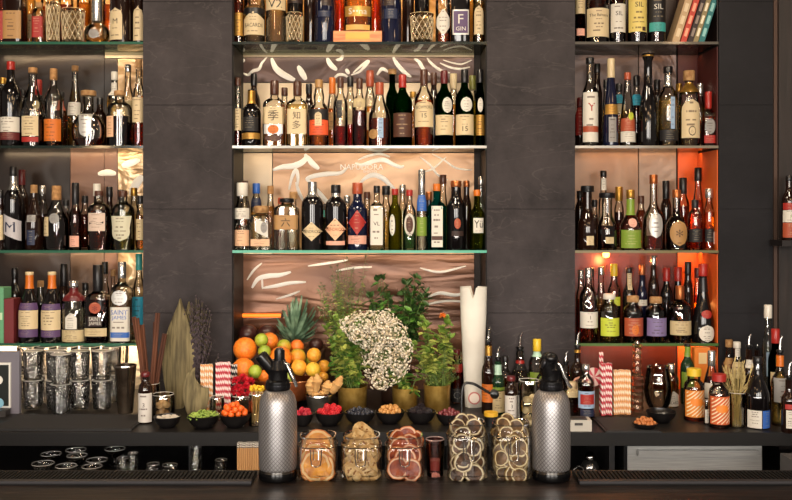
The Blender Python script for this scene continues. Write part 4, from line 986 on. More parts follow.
# ---- crystal mixing glasses etc. on the top shelves
XTAL = thin_glass('#f0d9ae', '#8a5f2a', 2.5, .9, 180)
def crystal(name, px, w, top, label, taper=.86, D=DF, lattice=True):
    k = D / F; h = PZ(top, D) - ZS[0]; r = w / 2 * k
    e = simple(name, PX(px, D), D, ZS[0] + .0005, label, 'glass', None)
    m = MB(); m.lathe([(0, r * taper * .95), (.004, r * taper), (h * .5, r * (1 + taper) / 2), (h, r), (h, r - .003), (.012, r * taper - .004)], XTAL, 28, bmax=.042); m.build('glass_wall', e, ang=25)
    m = MB(); n = 12
    if lattice:
        for s in (1, -1):
            for q in range(n):
                a0 = 2 * PI * q / n; P = []
                for j in range(9):
                    z = .012 + (h - .024) * j / 8; rr = r * taper + (r - r * taper) * z / h; a = a0 + s * j * .16
                    P.append((rr * math.cos(a), min(rr, .042) * math.sin(a), z))
                m.tube(P, .0011, mat('#f4dfb4', .12, .2), 4)
        m.build('cut_pattern', e)
    m = MB(); m.lathe([(h + .0004, r - .003), (h + .0025, r - .0015), (h + .0004, r)], mat('#e8d4a4', .1, .4), 28, bmax=.042, caps=False); m.build('rim', e)
    return e
crystal('mixing_glass', 53, 14, 3, 'narrow textured crystal glass beside red label, top left shelf')
crystal('mixing_glass', 73, 23, 10, 'wide diamond cut crystal glass on top left shelf')
crystal('woven_glass', 294.5, 17, 14, 'woven cut crystal tumbler left on centre top shelf')
crystal('woven_glass', 422, 24, 14.5, 'woven cut crystal tumbler right on centre top shelf')
# big decanter on its wooden plinth
e = simple('wooden_plinth', PX(358, DF), DF, ZS[0] + .0005, 'orange wooden plinth in the centre of the top shelf', 'plinth'); k = DF / F
ph = PZ(33, DF) - ZS[0]
m = MB(); m.box(-24 * k, 24 * k, -.043, .043, 0, ph, noisy('#b8652a', '#d98a44', 14, .4, .05, stretch=(1, 6, 6))); m.build('block', e, smooth=False)
m = MB(); m.box(-12 * k, 12 * k, -.0445, -.0432, ph * .2, ph * .85, mat('#d0863c', .3, .5)); m.build('plate', e, smooth=False)
H = PZ(-45, DF) - ZS[0] - ph
make_bottle('presentation_bottle', 'gold presentation bottle on the wooden plinth, top shelf', 'bottle', PX(358, DF), DF, ZS[0] + .001 + ph, H, 14 * k, 'T', 'clear', 'gold', .52, ('gold', .03), [('rect', PZ(18, DF) - ZS[0] - ph, PZ(8, DF) - ZS[0] - ph, .9, 'gold', [('S\u2022\u2022na', .5, .6, 'white')]), ('rect', .006, .028, .85, '#c9a050')], None, None, .8, .035)
# leaning books on the right top shelf
bk = [(669.5, 7.5, -40, '#b89a74', 'brown and cream book, first of the leaning books', '#d9c3a0'), (678, 6, -44, '#b83a28', 'red book in the leaning row on right shelf', '#e8a080'), (685, 5.5, -42, '#2a1a18', 'thin black book right of red book', '#8a7a70'),
      (690.6, 5, -40, '#8a7a54', 'olive book with cream lettering in leaning row', '#e8dcc0'), (696, 6, -38, '#1f6a6c', 'teal book at right end of leaning row', '#8ac0bc')]
A = math.radians(17.5); k = DF / F
for px, w, top, c, lab, c2 in bk:
    D = DF; H = (PZ(top, D) - ZS[0]) / math.cos(A); wd = w * k * math.cos(A) - .0006
    e = simple('book', PX(px, D), D - .03, ZS[0] + .0008, lab, 'book', 'books leaning on the right top shelf'); e.rotation_euler = (0, A, 0)
    m = MB(); m.box(0, wd, 0, .1, 0, H, mat(c, .6)); m.build('cover', e, smooth=False)
    m = MB(); m.box(.0016, wd - .0016, .004, .0975, H + .0001, H + .0008, mat('#e6dcc4', .8)); m.build('page_block', e, smooth=False)
    e.location.z += 0
    m = MB(); z0 = .03
    for q in range(3):
        m.box(wd * .25, wd * .75, -.0012, -.0002, z0 + q * .055, z0 + q * .055 + .036, mat(c2, .6))
    m.build('spine_print', e, smooth=False)
# ---- shaker tin
x, D, r, k = on(125.5, 416.5, 15); h = 47.5 * k
e = simple('shaker_tin', x, D, ZC + .0082, 'tall steel cocktail shaker tin right of the tumblers', 'shaker')
m = MB(); m.lathe([(0, r * .96), (.003, r), (h, r * 1.42), (h, r * 1.38), (.004, r * .94)], noisy('#6a5a4c', '#a59482', 9, .22, .02, .95), 32); m.build('tin_body', e)
m = MB(); m.lathe([(h + .0005, r * 1.38), (h + .002, r * 1.44), (h - .003, r * 1.45)], STEEL, 32, caps=False); m.build('rolled_rim', e)
# ---- white labelled dasher bottles
def dasher(px, py, w, top, label, lc='#cfc8c0', mark=True):
    x, D, r, k = on(px, py, w); H = (py - top) * k
    e = make_bottle('dasher_bottle', label, 'bottle', x, D, ZC + .0009, H, r, 'S' if False else 'J', 'dbrown', None, 0, ('maroon', .02), [], None, .012)
    return e, x, D, r, k
for px, py, w, top, lab in ((145.5, 424.5, 14, 374, 'small dasher bottle in white paper wrap, left of black bowls'), (511, 424, 13, 378, 'small dasher bottle in white paper wrap, among pourer bottles')):
    x, D, r, k = on(px, py, w); H = (py - top) * k
    e = make_bottle('dasher_bottle', lab, 'bottle', x, D, ZC + .0009, H, r, 'J', 'dbrown', None, 0, ('maroon', .016, 1.3), [('rect', .006, H * .60, .97, '#cbc5be', [('3', .6, .14, 'dbrown')])], None, .0125)
# ---- cinnamon sticks in a clear jar
CIN = noisy('#3c1c0e', '#68391e', 30, .75, .4, stretch=(1, 1, .15))
x, D = cpos(151, 418, .02); D = 3.50; x = PX(150, D)
e = simple('glass_jar', x, D, ZC + .0005, 'clear jar holding long cinnamon sticks', 'jar')
m = MB(); m.lathe([(0, .036), (.003, .038), (.12, .038), (.12, .0355), (.004, .0355)], CLEAR, 24); m.build('glass_wall', e)
m = MB(); m.lathe([(.1203, .0355), (.122, .037), (.1203, .038)], mat('#cfc9c0', .1, .3), 24, caps=False); m.build('rim', e)
for i, (tx, ty, by) in enumerate(((137, 318, -.010), (141.5, 325, .012), (133.5, 317, .004), (158, 313, -.006), (164.5, 334, .010), (155, 322, .016))):
    k = D / F; top = Vector((PX(tx, D) - x, by * .5, PZ(ty, D) - ZC)); sx = max(-.026, min(.026, top.x * .4)); b = Vector((sx * -.3 + (i - 2.5) * .006, by, .006))
    m = MB(); d = top - b; pts = [b + d * t for t in (0, .33, .66, 1)]
    s = d.cross(Vector((0, 1, 0))).normalized() * .0046
    m.tube([p + s for p in pts], [.0052] * 4, CIN, 9); m.tube([p - s for p in pts], [.0052] * 4, CIN, 9)
    o = m.build('cinnamon_stick', loc=(x, D, ZC)); tag(o, 'long brown cinnamon stick standing in the jar left of dried leaves', 'cinnamon stick', 'cinnamon sticks in the jar')
# ---- dried husk leaves and lavender
HUSK = noisy('#4f4630', '#7d7150', 10, .85, .25, stretch=(8, 8, .6))
def husk(px, top, base, w, name, label, D, lean, tip=True, fold=False):
    k = D / F; zb = ZC + .002; h = PZ(top, D) - zb
    x = PX(px, D); m = MB(); vs = []; n = 16
    prof = [(0, .40), (.1, .62), (.25, .86), (.42, 1), (.58, .92), (.72, .70), (.84, .42), (.93, .18), (1, .02)] if not fold else [(0, .55), (.2, .8), (.45, 1), (.7, 1), (.85, .7), (.95, .35), (1, .06)]
    for z, q in prof:
        for s in (0, 1):
            for i in range(7):
                u = -1 + i / 3; xx = u * q * w / 2 * k + lean * z * h
                yy = -.016 * (1 - u * u) + s * .0025 + .02 * z
                vs.append((xx, yy, z * h + (.03 * (-u) * (z > .8) if fold else 0)))
    fs = []
    L = len(prof)
    for j in range(L - 1):
        for s in (0, 1):
            for i in range(6):
                a = j * 14 + s * 7 + i; fs.append((a, a + 1, a + 15, a + 14) if s == 0 else (a + 1, a, a + 14, a + 15))
        for i in (0, 6): a = j * 14 + i; fs.append((a, a + 14, a + 21, a + 7) if i == 0 else (a + 7, a + 21, a + 14, a))
    m.add(vs, fs, HUSK)
    o = m.build(name, loc=(x, D, zb)); return tag(o, label, 'dried leaf')
husk(177, 299, 412, 33, 'dried_leaf', 'large pale dried husk leaf leaning on the slate pier, frontmost', 3.60, .02)
husk(189, 302, 412, 30, 'dried_leaf', 'second dried husk leaf just behind the large one', 3.645, -.01)
husk(196, 376, 418, 26, 'dried_leaf', 'short folded dried husk leaf before the lavender', 3.43, -.03, fold=True)
LAV = noisy('#2c2428', '#4c4046', 90, .95, .3); STM = mat('#4a4230', .8)
D = 3.62; x = PX(193, D); rnd = random.Random(3)
for i in range(90):
    tx = rnd.gauss(196, 9.5); tx = max(174, min(219, tx)); ty = 300 + abs(tx - 196) * 1.1 + rnd.uniform(-6, 30)
    yy = rnd.uniform(-.012, .03); top = Vector((PX(tx, D) - x, yy, PZ(ty, D) - ZC)); b = Vector((rnd.uniform(-.022, .022), yy * .6, .003))
    if i == 0: e0 = None
    e = empty('lavender_stem', (x, D, ZC + .0005), 'dried grey purple lavender stem in the bunch behind striped straws', 'lavender', 'dried lavender stems in one bunch')
    m = MB(); mid = (b + top) / 2 + Vector((rnd.uniform(-.006, .006), 0, 0)); m.tube([b, mid, top], .0011, STM, 5); m.build('stalk', e)
    m = MB()
    for q in range(11):
        t = .40 + .60 * q / 10; p = b.lerp(top, t); rr = .0056 * (1.15 - .5 * (q / 10))
        m.ball((p.x + rnd.uniform(-.003, .003), p.y + rnd.uniform(-.003, .003), p.z), rr, LAV, 6, 4, (1, 1, 1.5))
    m.build('flower_head', e)
# ---- paper straws in bundles
STR = {}
def straw_mat(c1, c2, pitch=.024, tw=1.0):
    kk = ('straw', c1, c2, pitch)
    if kk in MC: return MC[kk]
    m, n, l = newmat('paper_straw'); bs = n['Principled BSDF']; bs.inputs['Roughness'].default_value = .65
    tc = n.new('ShaderNodeTexCoord'); sp = n.new('ShaderNodeSeparateXYZ'); l.new(tc.outputs['Object'], sp.inputs[0])
    at = n.new('ShaderNodeMath'); at.operation = 'ARCTAN2'; l.new(sp.outputs['Y'], at.inputs[0]); l.new(sp.outputs['X'], at.inputs[1])
    a = n.new('ShaderNodeMath'); a.operation = 'MULTIPLY'; a.inputs[1].default_value = 1 / (2 * PI); l.new(at.outputs[0], a.inputs[0])
    z = n.new('ShaderNodeMath'); z.operation = 'MULTIPLY_ADD'; z.inputs[1].default_value = 1 / pitch; l.new(sp.outputs['Z'], z.inputs[0]); l.new(a.outputs[0], z.inputs[2])
    fr = n.new('ShaderNodeMath'); fr.operation = 'FRACT'; l.new(z.outputs[0], fr.inputs[0])
    gt = n.new('ShaderNodeMath'); gt.operation = 'GREATER_THAN'; gt.inputs[1].default_value = .5; l.new(fr.outputs[0], gt.inputs[0])
    mx = n.new('ShaderNodeMix'); mx.data_type = 'RGBA'; mx.inputs[6].default_value = lin(c1); mx.inputs[7].default_value = lin(c2)
    l.new(gt.outputs[0], mx.inputs[0]); l.new(mx.outputs[2], bs.inputs['Base Color'])
    MC[kk] = m; return m
def straws(px, py, w, top, c1, c2, label, group, D=None, holder=None, rows=3, sr=.0040, jit=.004, z0=None, hl=None):
    if D is None: x, D, r, k = on(px, py, w)
    else: k = D / F; x = PX(px, D); r = w / 2 * k
    zb = (ZC + .001 if z0 is None else z0); H = PZ(top, D) - zb
    e = None; rnd = random.Random(px)
    m = MB(); m.lathe([(0, sr), (1.0, sr), (1.0, sr * .7), (.0, sr * .7)], straw_mat(c1, c2), 10, caps=False)
    me = None; n = 0
    nx = max(2, int(2 * r / (2 * sr + .0003)))
    for j in range(rows):
        for i in range(nx - (j % 2)):
            u = (i - (nx - (j % 2) - 1) / 2) * (2 * sr + .0003); y = (j - rows / 2) * sr * 1.78
            hh = H * (1 - rnd.uniform(0, jit))
            if me is None:
                mm = MB(); mm.lathe([(0, sr), (H, sr), (H, sr * .72), (.002, sr * .72)], straw_mat(c1, c2), 10, caps=False)
                o = mm.build('paper_straw'); me = o
            else: o = me.copy(); COL.objects.link(o)
            o.location = (x + u, D + y, zb + .0015 + rnd.uniform(0, .004)); o.rotation_euler = (0, 0, rnd.uniform(-.5, .5) * 0)
            tag(o, label, 'straw', group)
    if holder:
        e = empty('straw_glass', (x, D, zb), holder, 'glass'); rr = math.hypot(r + .002, rows * sr) + .003
        hh = hl or H * .45
        m = MB(); m.lathe([(0, rr * .97), (.001, rr), (hh, rr), (hh, rr - .002), (.0012, rr - .002)], CLEAR, 24); m.build('glass_wall', e)
        m = MB(); m.lathe([(hh + .0003, rr - .002), (hh + .0018, rr - .001), (hh + .0003, rr)], mat('#cfc9c0', .1, .3), 24, caps=False); m.build('rim', e)
straws(207, 417, 15, 365, '#e8dccb', '#d99a62', 'orange and white striped paper straw left of the red striped ones', 'orange striped straws, left bundle', rows=2)
straws(223.5, 419, 17, 363, '#ead9d4', '#b8283c', 'red and white striped paper straw left of the fruit', 'red striped straws, left bundle', rows=2)
straws(234.5, 415, 8, 365, '#e6e0da', '#2a282c', 'black and white striped paper straw beside the fruit', 'black striped straws, left bundle', D=3.56, rows=2)
straws(606, 419, 11, 364, '#ead9d4', '#b8283c', 'red and white striped paper straw right of the right siphon', 'red striped straws, right bundle', rows=3, z0=ZC + .009)
straws(621.5, 419, 18, 371, '#ecdcc4', '#d9975a', 'orange and white striped paper straw on the right black tray mat', 'orange striped straws, right bundle', rows=3, z0=ZC + .009)
# tall lone striped straws standing up behind
straws(601, 412, 4, 353, '#ead9d4', '#b8283c', 'tall red striped straw rising above the right bundle', 'tall red striped straws', D=3.52, rows=1)
# striped round lollipop disc
D = 3.50; k = D / F; e = simple('lollipop', PX(594, D), D, ZC + .001, 'round red and white swirl lollipop left of right straws', 'sweet')
m = MB(); zc = PZ(377, D) - ZC; R = 9 * k
for q in range(12):
    a0, a1 = 2 * PI * q / 12, 2 * PI * (q + 1) / 12; P = []
    for s in (-.006, .006):
        P.append((0, s, zc))
        for t in range(4):
            a = a0 + (a1 - a0) * t / 3; P.append((R * math.cos(a), s, zc + R * math.sin(a)))
    m.add(P, [(0, 1, 2), (0, 2, 3), (0, 3, 4), (5, 7, 6), (5, 8, 7), (5, 9, 8), (1, 6, 7, 2), (2, 7, 8, 3), (3, 8, 9, 4)], mat('#d8c0b8', .3) if q % 2 else mat('#b83a48', .3))
m.build('candy_disc', e, smooth=False)
m = MB(); m.tube([(0, 0, 0), (0, 0, zc - R)], .003, mat('#e0dcd4', .5)); m.build('stick', e)
# brown paper straws standing below the counter, with striped ends
D = 3.17; e = None
for i in range(13):
    for j in range(2):
        if e is None:
            mm = MB(); mm.lathe([(0, .0036), (.142, .0036), (.142, .0024), (.002, .0024)], mat('#b88a58', .7), 10, caps=False); mm.lathe([(.142, .0037), (.160, .0037), (.160, .0024), (.142, .0024)], straw_mat('#ded6cc', '#3a3638', .008), 10, caps=False)
            e = o = mm.build('kraft_straw')
        else: o = e.copy(); COL.objects.link(o)
        o.location = (PX(237, D) + i * .0077 + (j * .003), D + .02 + j * .0078, .6915 + random.uniform(0, .004)); o.rotation_euler = (0, 0, 0)
        tag(o, 'brown paper straw with striped end, below the counter left of left siphon', 'straw', 'brown paper straws below the counter')
# ---- black bowls with garnishes
BOWL = mat('#131112', .3)
def bowl(px, py, w, label, hpx=11, fill=None):
    x, D, r, k = on(px, py, w * .62); r = w / 2 * k; h = hpx * k
    e = simple('garnish_bowl', x, D, ZC + .0006, label, 'bowl', 'black garnish bowls along the counter')
    m = MB(); m.lathe([(0, r * .50), (.003, r * .55), (h * .35, r * .80), (h * .75, r * .96), (h, r), (h, r - .003), (h * .75, r * .92), (h * .4, r * .76), (.006, r * .4)], BOWL, 32); m.build('bowl_body', e)
    return x, D, r, h, k
def fillballs(x, D, r, h, n, rad, mk, name, label, cat, group, dome=.6, seed=1, zb=None):
    """a heap of single pieces, sharing one mesh per kind"""
    rnd = random.Random(seed); P = []; base = None
    tries = 0; zz = h * .62 if zb else h - rad * .25
    if not zb: r = r * .93
    while len(P) < n and tries < 6000:
        tries += 1
        a = rnd.uniform(0, 2 * PI); q = math.sqrt(rnd.uniform(0, 1)) * max(.001, (r - rad * 1.2))
        top = zz + rad * dome * 2.6 * (1 - (q / r) ** 2) * (tries / 6000 + .2)
        p = Vector((q * math.cos(a), q * math.sin(a), top))
        if all((p - o).length > rad * 1.72 for o in P): P.append(p)
    for i, p in enumerate(P):
        if base is None: base = o = mk()
        else:
            o = base.copy(); COL.objects.link(o)
            for ch in KIDS.get(base.name, []):
                c = ch.copy(); COL.objects.link(c); c.parent = o
        o.location = (x + p.x, D + p.y, (zb or ZC) + p.z); o.rotation_euler = (rnd.uniform(-.6, .6), rnd.uniform(-.6, .6), rnd.uniform(0, 6))
        tag(o, label, cat, group)
def berry(name, c, r, sq=(1, 1, 1), knob=False, rough=.4):
    def mk():
        m = MB()
        if knob:
            rn = random.Random(2)
            for q in range(26):
                zq = 1 - 2 * (q + .5) / 26; a = q * 2.4; s = math.sqrt(1 - zq * zq); m.ball((r * .72 * s * math.cos(a), r * .72 * s * math.sin(a), r * .85 * zq), r * .34, mat(c, rough), 6, 5)
        else: m.ball((0, 0, 0), r, mat(c, rough), 12, 8, sq)
        return m.build(name)
    return mk
x, D, r, h, k = bowl(167.5, 429, 27, 'black garnish bowl with white flakes, leftmost')
m = MB(); rn = random.Random(5)
for q in range(150):
    a = rn.uniform(0, 6.28); rr = math.sqrt(rn.random()) * r * .8; m.ball((rr * math.cos(a), rr * math.sin(a), h * .8 + rn.uniform(0, .006)), .0045, mat('#cfc6b8', .7), 5, 4, (1.4, 1, .4))
tag(m.build('coconut_flakes', loc=(x, D, ZC)), 'white flakes in the leftmost black bowl', 'garnish', kind='stuff')
x, D, r, h, k = bowl(203.5, 430, 32, 'black garnish bowl heaped with green pods', 13)
m = MB()
for q in range(130):
    a = rn.uniform(0, 6.28); rr = math.sqrt(rn.random()) * r * .93; zz = h * .85 + .022 * (1 - (rr / r) ** 2) * rn.uniform(.4, 1)
    M = Matrix.Translation((rr * math.cos(a), rr * math.sin(a), zz)) @ Matrix.Rotation(rn.uniform(0, 3), 4, 'Z') @ Matrix.Rotation(rn.uniform(.8, 1.6), 4, 'X')
    m.lathe([(-.009, .0006), (-.005, .0032), (0, .0042), (.005, .0032), (.009, .0006)], noisy('#6f8a34', '#9ab050', 50, .6, .1), 7, M=M)
tag(m.build('cardamom_pods', loc=(x, D, ZC)), 'heap of green pods in black bowl left of orange berries', 'garnish', kind='stuff')
x, D, r, h, k = bowl(235, 429, 31, 'black garnish bowl of orange berries', 13)
fillballs(x, D, r, h + .004, 42, .0115, berry('physalis_berry', '#e8641e', .0115), 'physalis_berry', 'small orange berry in the black bowl below red flowers', 'berry', 'orange berries in the black bowl', 1.1, 2)
x, D, r, h, k = bowl(303, 427, 21, 'black garnish bowl of raspberries beside left siphon', 12)
fillballs(x, D, r, h, 16, .0095, berry('raspberry', '#b02034', .0095, knob=True), 'raspberry', 'raspberry in the bowl just right of left siphon', 'berry', 'raspberries beside the siphon', .8, 3)
x, D, r, h, k = bowl(329.5, 427, 29, 'black garnish bowl of bright red berries', 13)
fillballs(x, D, r, h, 24, .0115, berry('red_berry', '#c8242e', .0115, knob=True), 'red_berry', 'bright red berry in bowl below ginger', 'berry', 'red berries in the bowl below ginger', .8, 4)
x, D, r, h, k = bowl(360, 426, 31, 'black garnish bowl of blueberries', 12)
fillballs(x, D, r, h, 44, .0075, berry('blueberry', '#2a2c38', .0075, rough=.35), 'blueberry', 'dark blueberry in bowl below left brass pot', 'berry', 'blueberries in the bowl', .6, 5)
x, D, r, h, k = bowl(390, 425, 30, 'black garnish bowl of golden nuts', 12)
fillballs(x, D, r, h, 36, .0088, berry('golden_nut', '#c08a4c', .0088, rough=.5), 'golden_nut', 'golden nut in bowl below middle brass pot', 'nut', 'golden nuts in the bowl', .8, 6)
x, D, r, h, k = bowl(421, 425, 30, 'black garnish bowl of blackberries', 12)
fillballs(x, D, r, h, 24, .0105, berry('blackberry', '#1c1218', .0105, knob=True, rough=.25), 'blackberry', 'blackberry in bowl below right brass pot', 'berry', 'blackberries in the bowl', .6, 7)
x, D, r, h, k = bowl(449, 426, 26, 'black garnish bowl of dark red petals, rightmost of row', 11)
fillballs(x, D, r, h, 26, .0085, berry('dried_rosebud', '#6a2a30', .0085, (1, 1, 1.3)), 'dried_rosebud', 'dark red bud in the rightmost bowl of the row', 'bud', 'dark red buds in the bowl', .6, 8)
# right side: bowls
x, D, r, h, k = bowl(661, 424, 30, 'wide black shallow bowl before the round glass bowl', 11)
x2, D2, r2, h2, k2 = bowl(645, 431.5, 25, 'small black dish of orange nuts on right', 7)
fillballs(x2, D2, r2, h2, 34, .0072, berry('roasted_nut', '#b8703c', .0072, rough=.5), 'roasted_nut', 'roasted orange nut in small black dish on right', 'nut', 'roasted nuts in the small dish', 1.0, 9)
# ---- small jars behind the left bowls
def openjar(px, py, w, top, label, name='glass_jar', tint=CLEAR):
    x, D, r, k = on(px, py, w); h = (py - top) * k
    e = simple(name, x, D, ZC + .0006, label, 'jar')
    m = MB(); m.lathe([(0, r * .95), (.003, r), (h * .86, r), (h, r * .94), (h, r * .94 - .002), (h * .86, r - .0022), (.004, r - .0022)], tint, 24); m.build('glass_wall', e)
    m = MB(); m.lathe([(h + .0003, r * .94 - .003), (h + .0022, r * .94 - .001), (h + .0003, r * .95)], mat('#cfc9c0', .1, .3), 24, caps=False); m.build('rim', e)
    return x, D, r, h, k
x, D, r, h, k = openjar(163, 421, 23, 397, 'clear jar of pale sugar lumps behind leftmost bowl')
m = MB()
for q in range(20):
    a = rn.uniform(0, 6.28); rr = math.sqrt(rn.random()) * r * .55
m = None
fillballs(x, D, r * .93, .02, 9, .0125, berry('sugar_lump', '#c9a880', .0125, (1.1, 1, .9), rough=.8), 'sugar_lump', 'pale sugar lump in jar behind leftmost bowl', 'sugar lump', 'sugar lumps in the jar', .5, 11, ZC + .004)
fillballs(x, D, r * .9, .07, 9, .0125, berry('sugar_lump', '#c9a880', .0125, (1.1, 1, .9), rough=.8), 'sugar_lump', 'pale sugar lump in jar behind leftmost bowl', 'sugar lump', 'sugar lumps in the jar', .5, 12, ZC + .004)
x, D, r, h, k = openjar(217, 421, 15, 399, 'small clear jar behind the green pods')
x, D, r, h, k = openjar(242, 418, 22, 398, 'clear jar holding red flower heads')
def flowerhead(name, c, R, label, group, pts, D, x):
    base = None
    for i, (px, py, dd) in enumerate(pts):
        if base is None:
            m = MB(); rn2 = random.Random(4)
            for q in range(24):
                zq = 1 - 1.5 * (q + .5) / 24; a = q * 2.4; s = math.sqrt(max(0, 1 - zq * zq)); d = Vector((s * math.cos(a), s * math.sin(a), zq))
                m.leaf(d * R * .25, d, R * .85, R * .6, mat(c, .55), .2, rnd=rn2)
            base = o = m.build(name)
        else: o = base.copy(); COL.objects.link(o)
        DD = D + dd; o.location = (PX(px, DD), DD, PZ(py, DD)); o.rotation_euler = (random.uniform(-.4, .4), random.uniform(-.4, .4), random.uniform(0, 6)); tag(o, label, 'flower', group)
flowerhead('red_flower', '#c8182c', .019, 'crimson flower head in jar left of the oranges', 'red flower heads in the jar', [(236, 381, 0), (243, 378, 0), (250, 382, 0), (238, 388, -.01), (246, 387, -.015), (253, 389, 0), (233, 391, 0), (241, 394, -.02), (250, 394, -.02), (246, 381, .03)], D, x)
x, D, r, h, k = openjar(257, 427, 17, 396, 'clear jar of yellow topped cocktail picks beside left siphon')
rn = random.Random(8)
e0 = None
for i in range(26):
    a = i * 2.4; rr = math.sqrt((i + .5) / 26) * (r - .006)
    if e0 is None:
        e0 = empty('cocktail_pick', (0, 0, 0), '', 'pick', '')
        m = MB(); m.tube([(0, 0, 0), (0, 0, .118)], .0011, mat('#c9a870', .7), 5); m.build('stick', e0)
        m = MB(); m.ball((0, 0, .122), .0068, mat('#e0b422', .5), 8, 6); m.build('bead', e0); KIDS[e0.name] = list(e0.children); o = e0
    else: o = dupe(e0, (0, 0, 0))
    o.location = (x + rr * math.cos(a), D + rr * math.sin(a), ZC + .006 + rn.uniform(0, .014)); o.rotation_euler = (rn.uniform(-.06, .06), rn.uniform(-.06, .06), 0)
    tag(o, 'wooden cocktail pick with yellow bead in jar beside left siphon', 'pick', 'yellow cocktail picks in the jar')
# ------------------------------------------------------------------ fruit heap
D = 3.67; k = D / F; x = PX(284, D); rz = PZ(379, D) - ZC
e = simple('copper_bowl', x, D, ZC + .0006, 'wide copper fruit bowl behind the left siphon', 'bowl')
R = 43 * k
CU = noisy('#8a4a2a', '#b8693c', 20, .3, .05, .9)
m = MB(); m.lathe([(0, .06), (.006, .062), (.012, .05), (.03, R * .62), (rz * .7, R * .90), (rz, R), (rz, R - .003), (rz * .7, R * .87), (.034, R * .58), (.016, .03)], CU, 40, bmax=.088); m.build('bowl_body', e)
m = MB(); m.lathe([(rz + .0003, R - .004), (rz + .003, R - .001), (rz + .0003, R + .001)], mat('#c98a58', .25, .8), 40, bmax=.089, caps=False); m.build('rim', e)
OR = noisy('#e06a14', '#ee8a2c', 120, .42, .25); ORR = noisy('#cf4f18', '#e87a2a', 9, .42, .2); LI = noisy('#7d962a', '#a3b23c', 12, .42, .15); LE = noisy('#dfa82c', '#eec044', 90, .42, .2); LO = noisy('#d98e28', '#e8aa3a', 90, .42, .2); GO = noisy('#96a030', '#e08a26', 3, .42, .2, lo=.44, hi=.6)
FR = [('orange', 'big orange, upper one at left end of heap', 245, 349, 23.5, OR, .02), ('orange', 'big orange, lower one at left end of heap', 243.5, 369.5, 23.5, OR, -.06),
 ('lime', 'lime at the top left of the heap', 261.5, 340, 13.5, LI, .03), ('orange', 'orange half hidden behind the top lime', 269.5, 341.5, 18, OR, .09), ('lime', 'lime just under the topmost lime', 264.5, 351.5, 13, LI, -.03),
 ('lime', 'lime beside the lower left orange', 255, 371.5, 13.5, LI, -.09), ('orange', 'large orange in the middle behind the siphon head', 280.5, 358, 23, OR, 0), ('lime', 'yellowish lime on top in the middle', 284, 346.5, 14.5, GO, .04),
 ('orange', 'reddish orange at the top right of heap', 297, 346.5, 14, ORR, .08), ('orange', 'half green orange right of the siphon head', 297.5, 357, 17, GO, .02), ('lemon', 'yellow lemon right of siphon lever', 299, 367.5, 16, LO, -.05),
 ('orange', 'small orange at right top edge of heap', 314, 355, 14.5, LO, .03), ('lime', 'pale lime between two yellow citrus at right', 311, 361, 11, LI, .03), ('lemon', 'bright yellow lemon at lower right of heap', 313, 369.5, 15, LE, -.06),
 ('orange', 'small orange at right end of the heap', 324, 366, 12.5, LO, .02), ('orange', 'small orange low behind the siphon', 264, 376.5, 13, OR, -.03), ('orange', 'small orange low at bottom middle', 276, 377, 14, OR, -.06), ('lime', 'lime low right of siphon head', 289, 376, 12, LI, -.07),
 ('orange', 'small orange at lowest right of heap', 323, 377, 11, LO, -.01)]
fp = []
for n, lab, px, py, w, mt, dd in FR:
    DD = D + dd; r = w / 2 * DD / F; fp.append([px, py, w, DD, r, n, lab, mt])
def fpos(f): return Vector((PX(f[0], f[3]), f[3], PZ(f[1], f[3])))
for it in range(200):
    mv = False
    for i in range(len(fp)):
        for j in range(i):
            a, b = fp[i], fp[j]; d = (fpos(a) - fpos(b)).length; s = (a[4] + b[4]) * .985 - d
            if s > 0:
                mv = True; sg = 1 if a[3] >= b[3] else -1; a[3] += sg * s * .35; b[3] -= sg * s * .35
    if not mv: break
for px, py, w, DD, r, n, lab, mt in fp:
    DD = max(3.52, min(3.80, DD)); e = simple(n, PX(px, DD), DD, PZ(py, DD), lab + ', in copper bowl', 'fruit', 'citrus fruit heaped in the copper bowl')
    e.rotation_euler = (random.uniform(-.7, .7), random.uniform(-.7, .7), 0)
    r = w / 2 * DD / F
    m = MB(); vs = [(-1, .12), (-.97, .28), (-.88, .50), (-.7, .72), (-.45, .9), (-.15, .99), (.15, .99), (.45, .9), (.7, .72), (.88, .48), (.96, .28), (.975, .1)]
    if n == 'lemon': vs = [(-1.12, .06), (-1.02, .2), (-.88, .46)] + vs[4:10] + [(1.02, .2), (1.12, .06)]
    m.lathe([(z * r, q * r) for z, q in vs], mt, 22); m.build('peel', e)
    m = MB(); m.lathe([(r * .965, r * .09), (r * 1.0, r * .1), (r * 1.01, r * .04)] if n != 'lemon' else [(r * 1.11, r * .05), (r * 1.15, r * .04)], mat('#6a6a30', .8), 8); m.build('stem_button', e)
# dark balls imitating mirror reflections of the fruit, behind the heap
for px, py, w, lab in ((248, 334, 20, 'dark ball imitating reflected fruit behind the upper left orange'), (267, 334, 20, 'dark ball imitating reflected fruit, back left of the pineapple crown'), (316, 345, 15, 'dark ball imitating reflected fruit, back right of the heap')):
    DD = 3.85; m = MB(); m.ball((0, 0, 0), w / 2 * DD / F, noisy('#2a1414', '#3a1c18', 14, .3, .1), 20, 14, (1, 1, .95)); o = m.build('reflected_fruit', loc=(PX(px, DD), DD, PZ(py, DD))); tag(o, lab, 'fruit', 'dark reflection balls behind the citrus')
# wooden crate that carries the rear fruit and pineapple
m = MB(); DD = 3.82; m.box(PX(238, DD), PX(322, DD), 3.775, 3.98, ZC + .0006, PZ(352.5, 3.85), noisy('#3a2418', '#54341f', 10, .6, .1, stretch=(1, 1, 8))); tag(m.build('fruit_crate', smooth=False), 'dark wooden crate behind the copper bowl carrying rear fruit', 'crate')
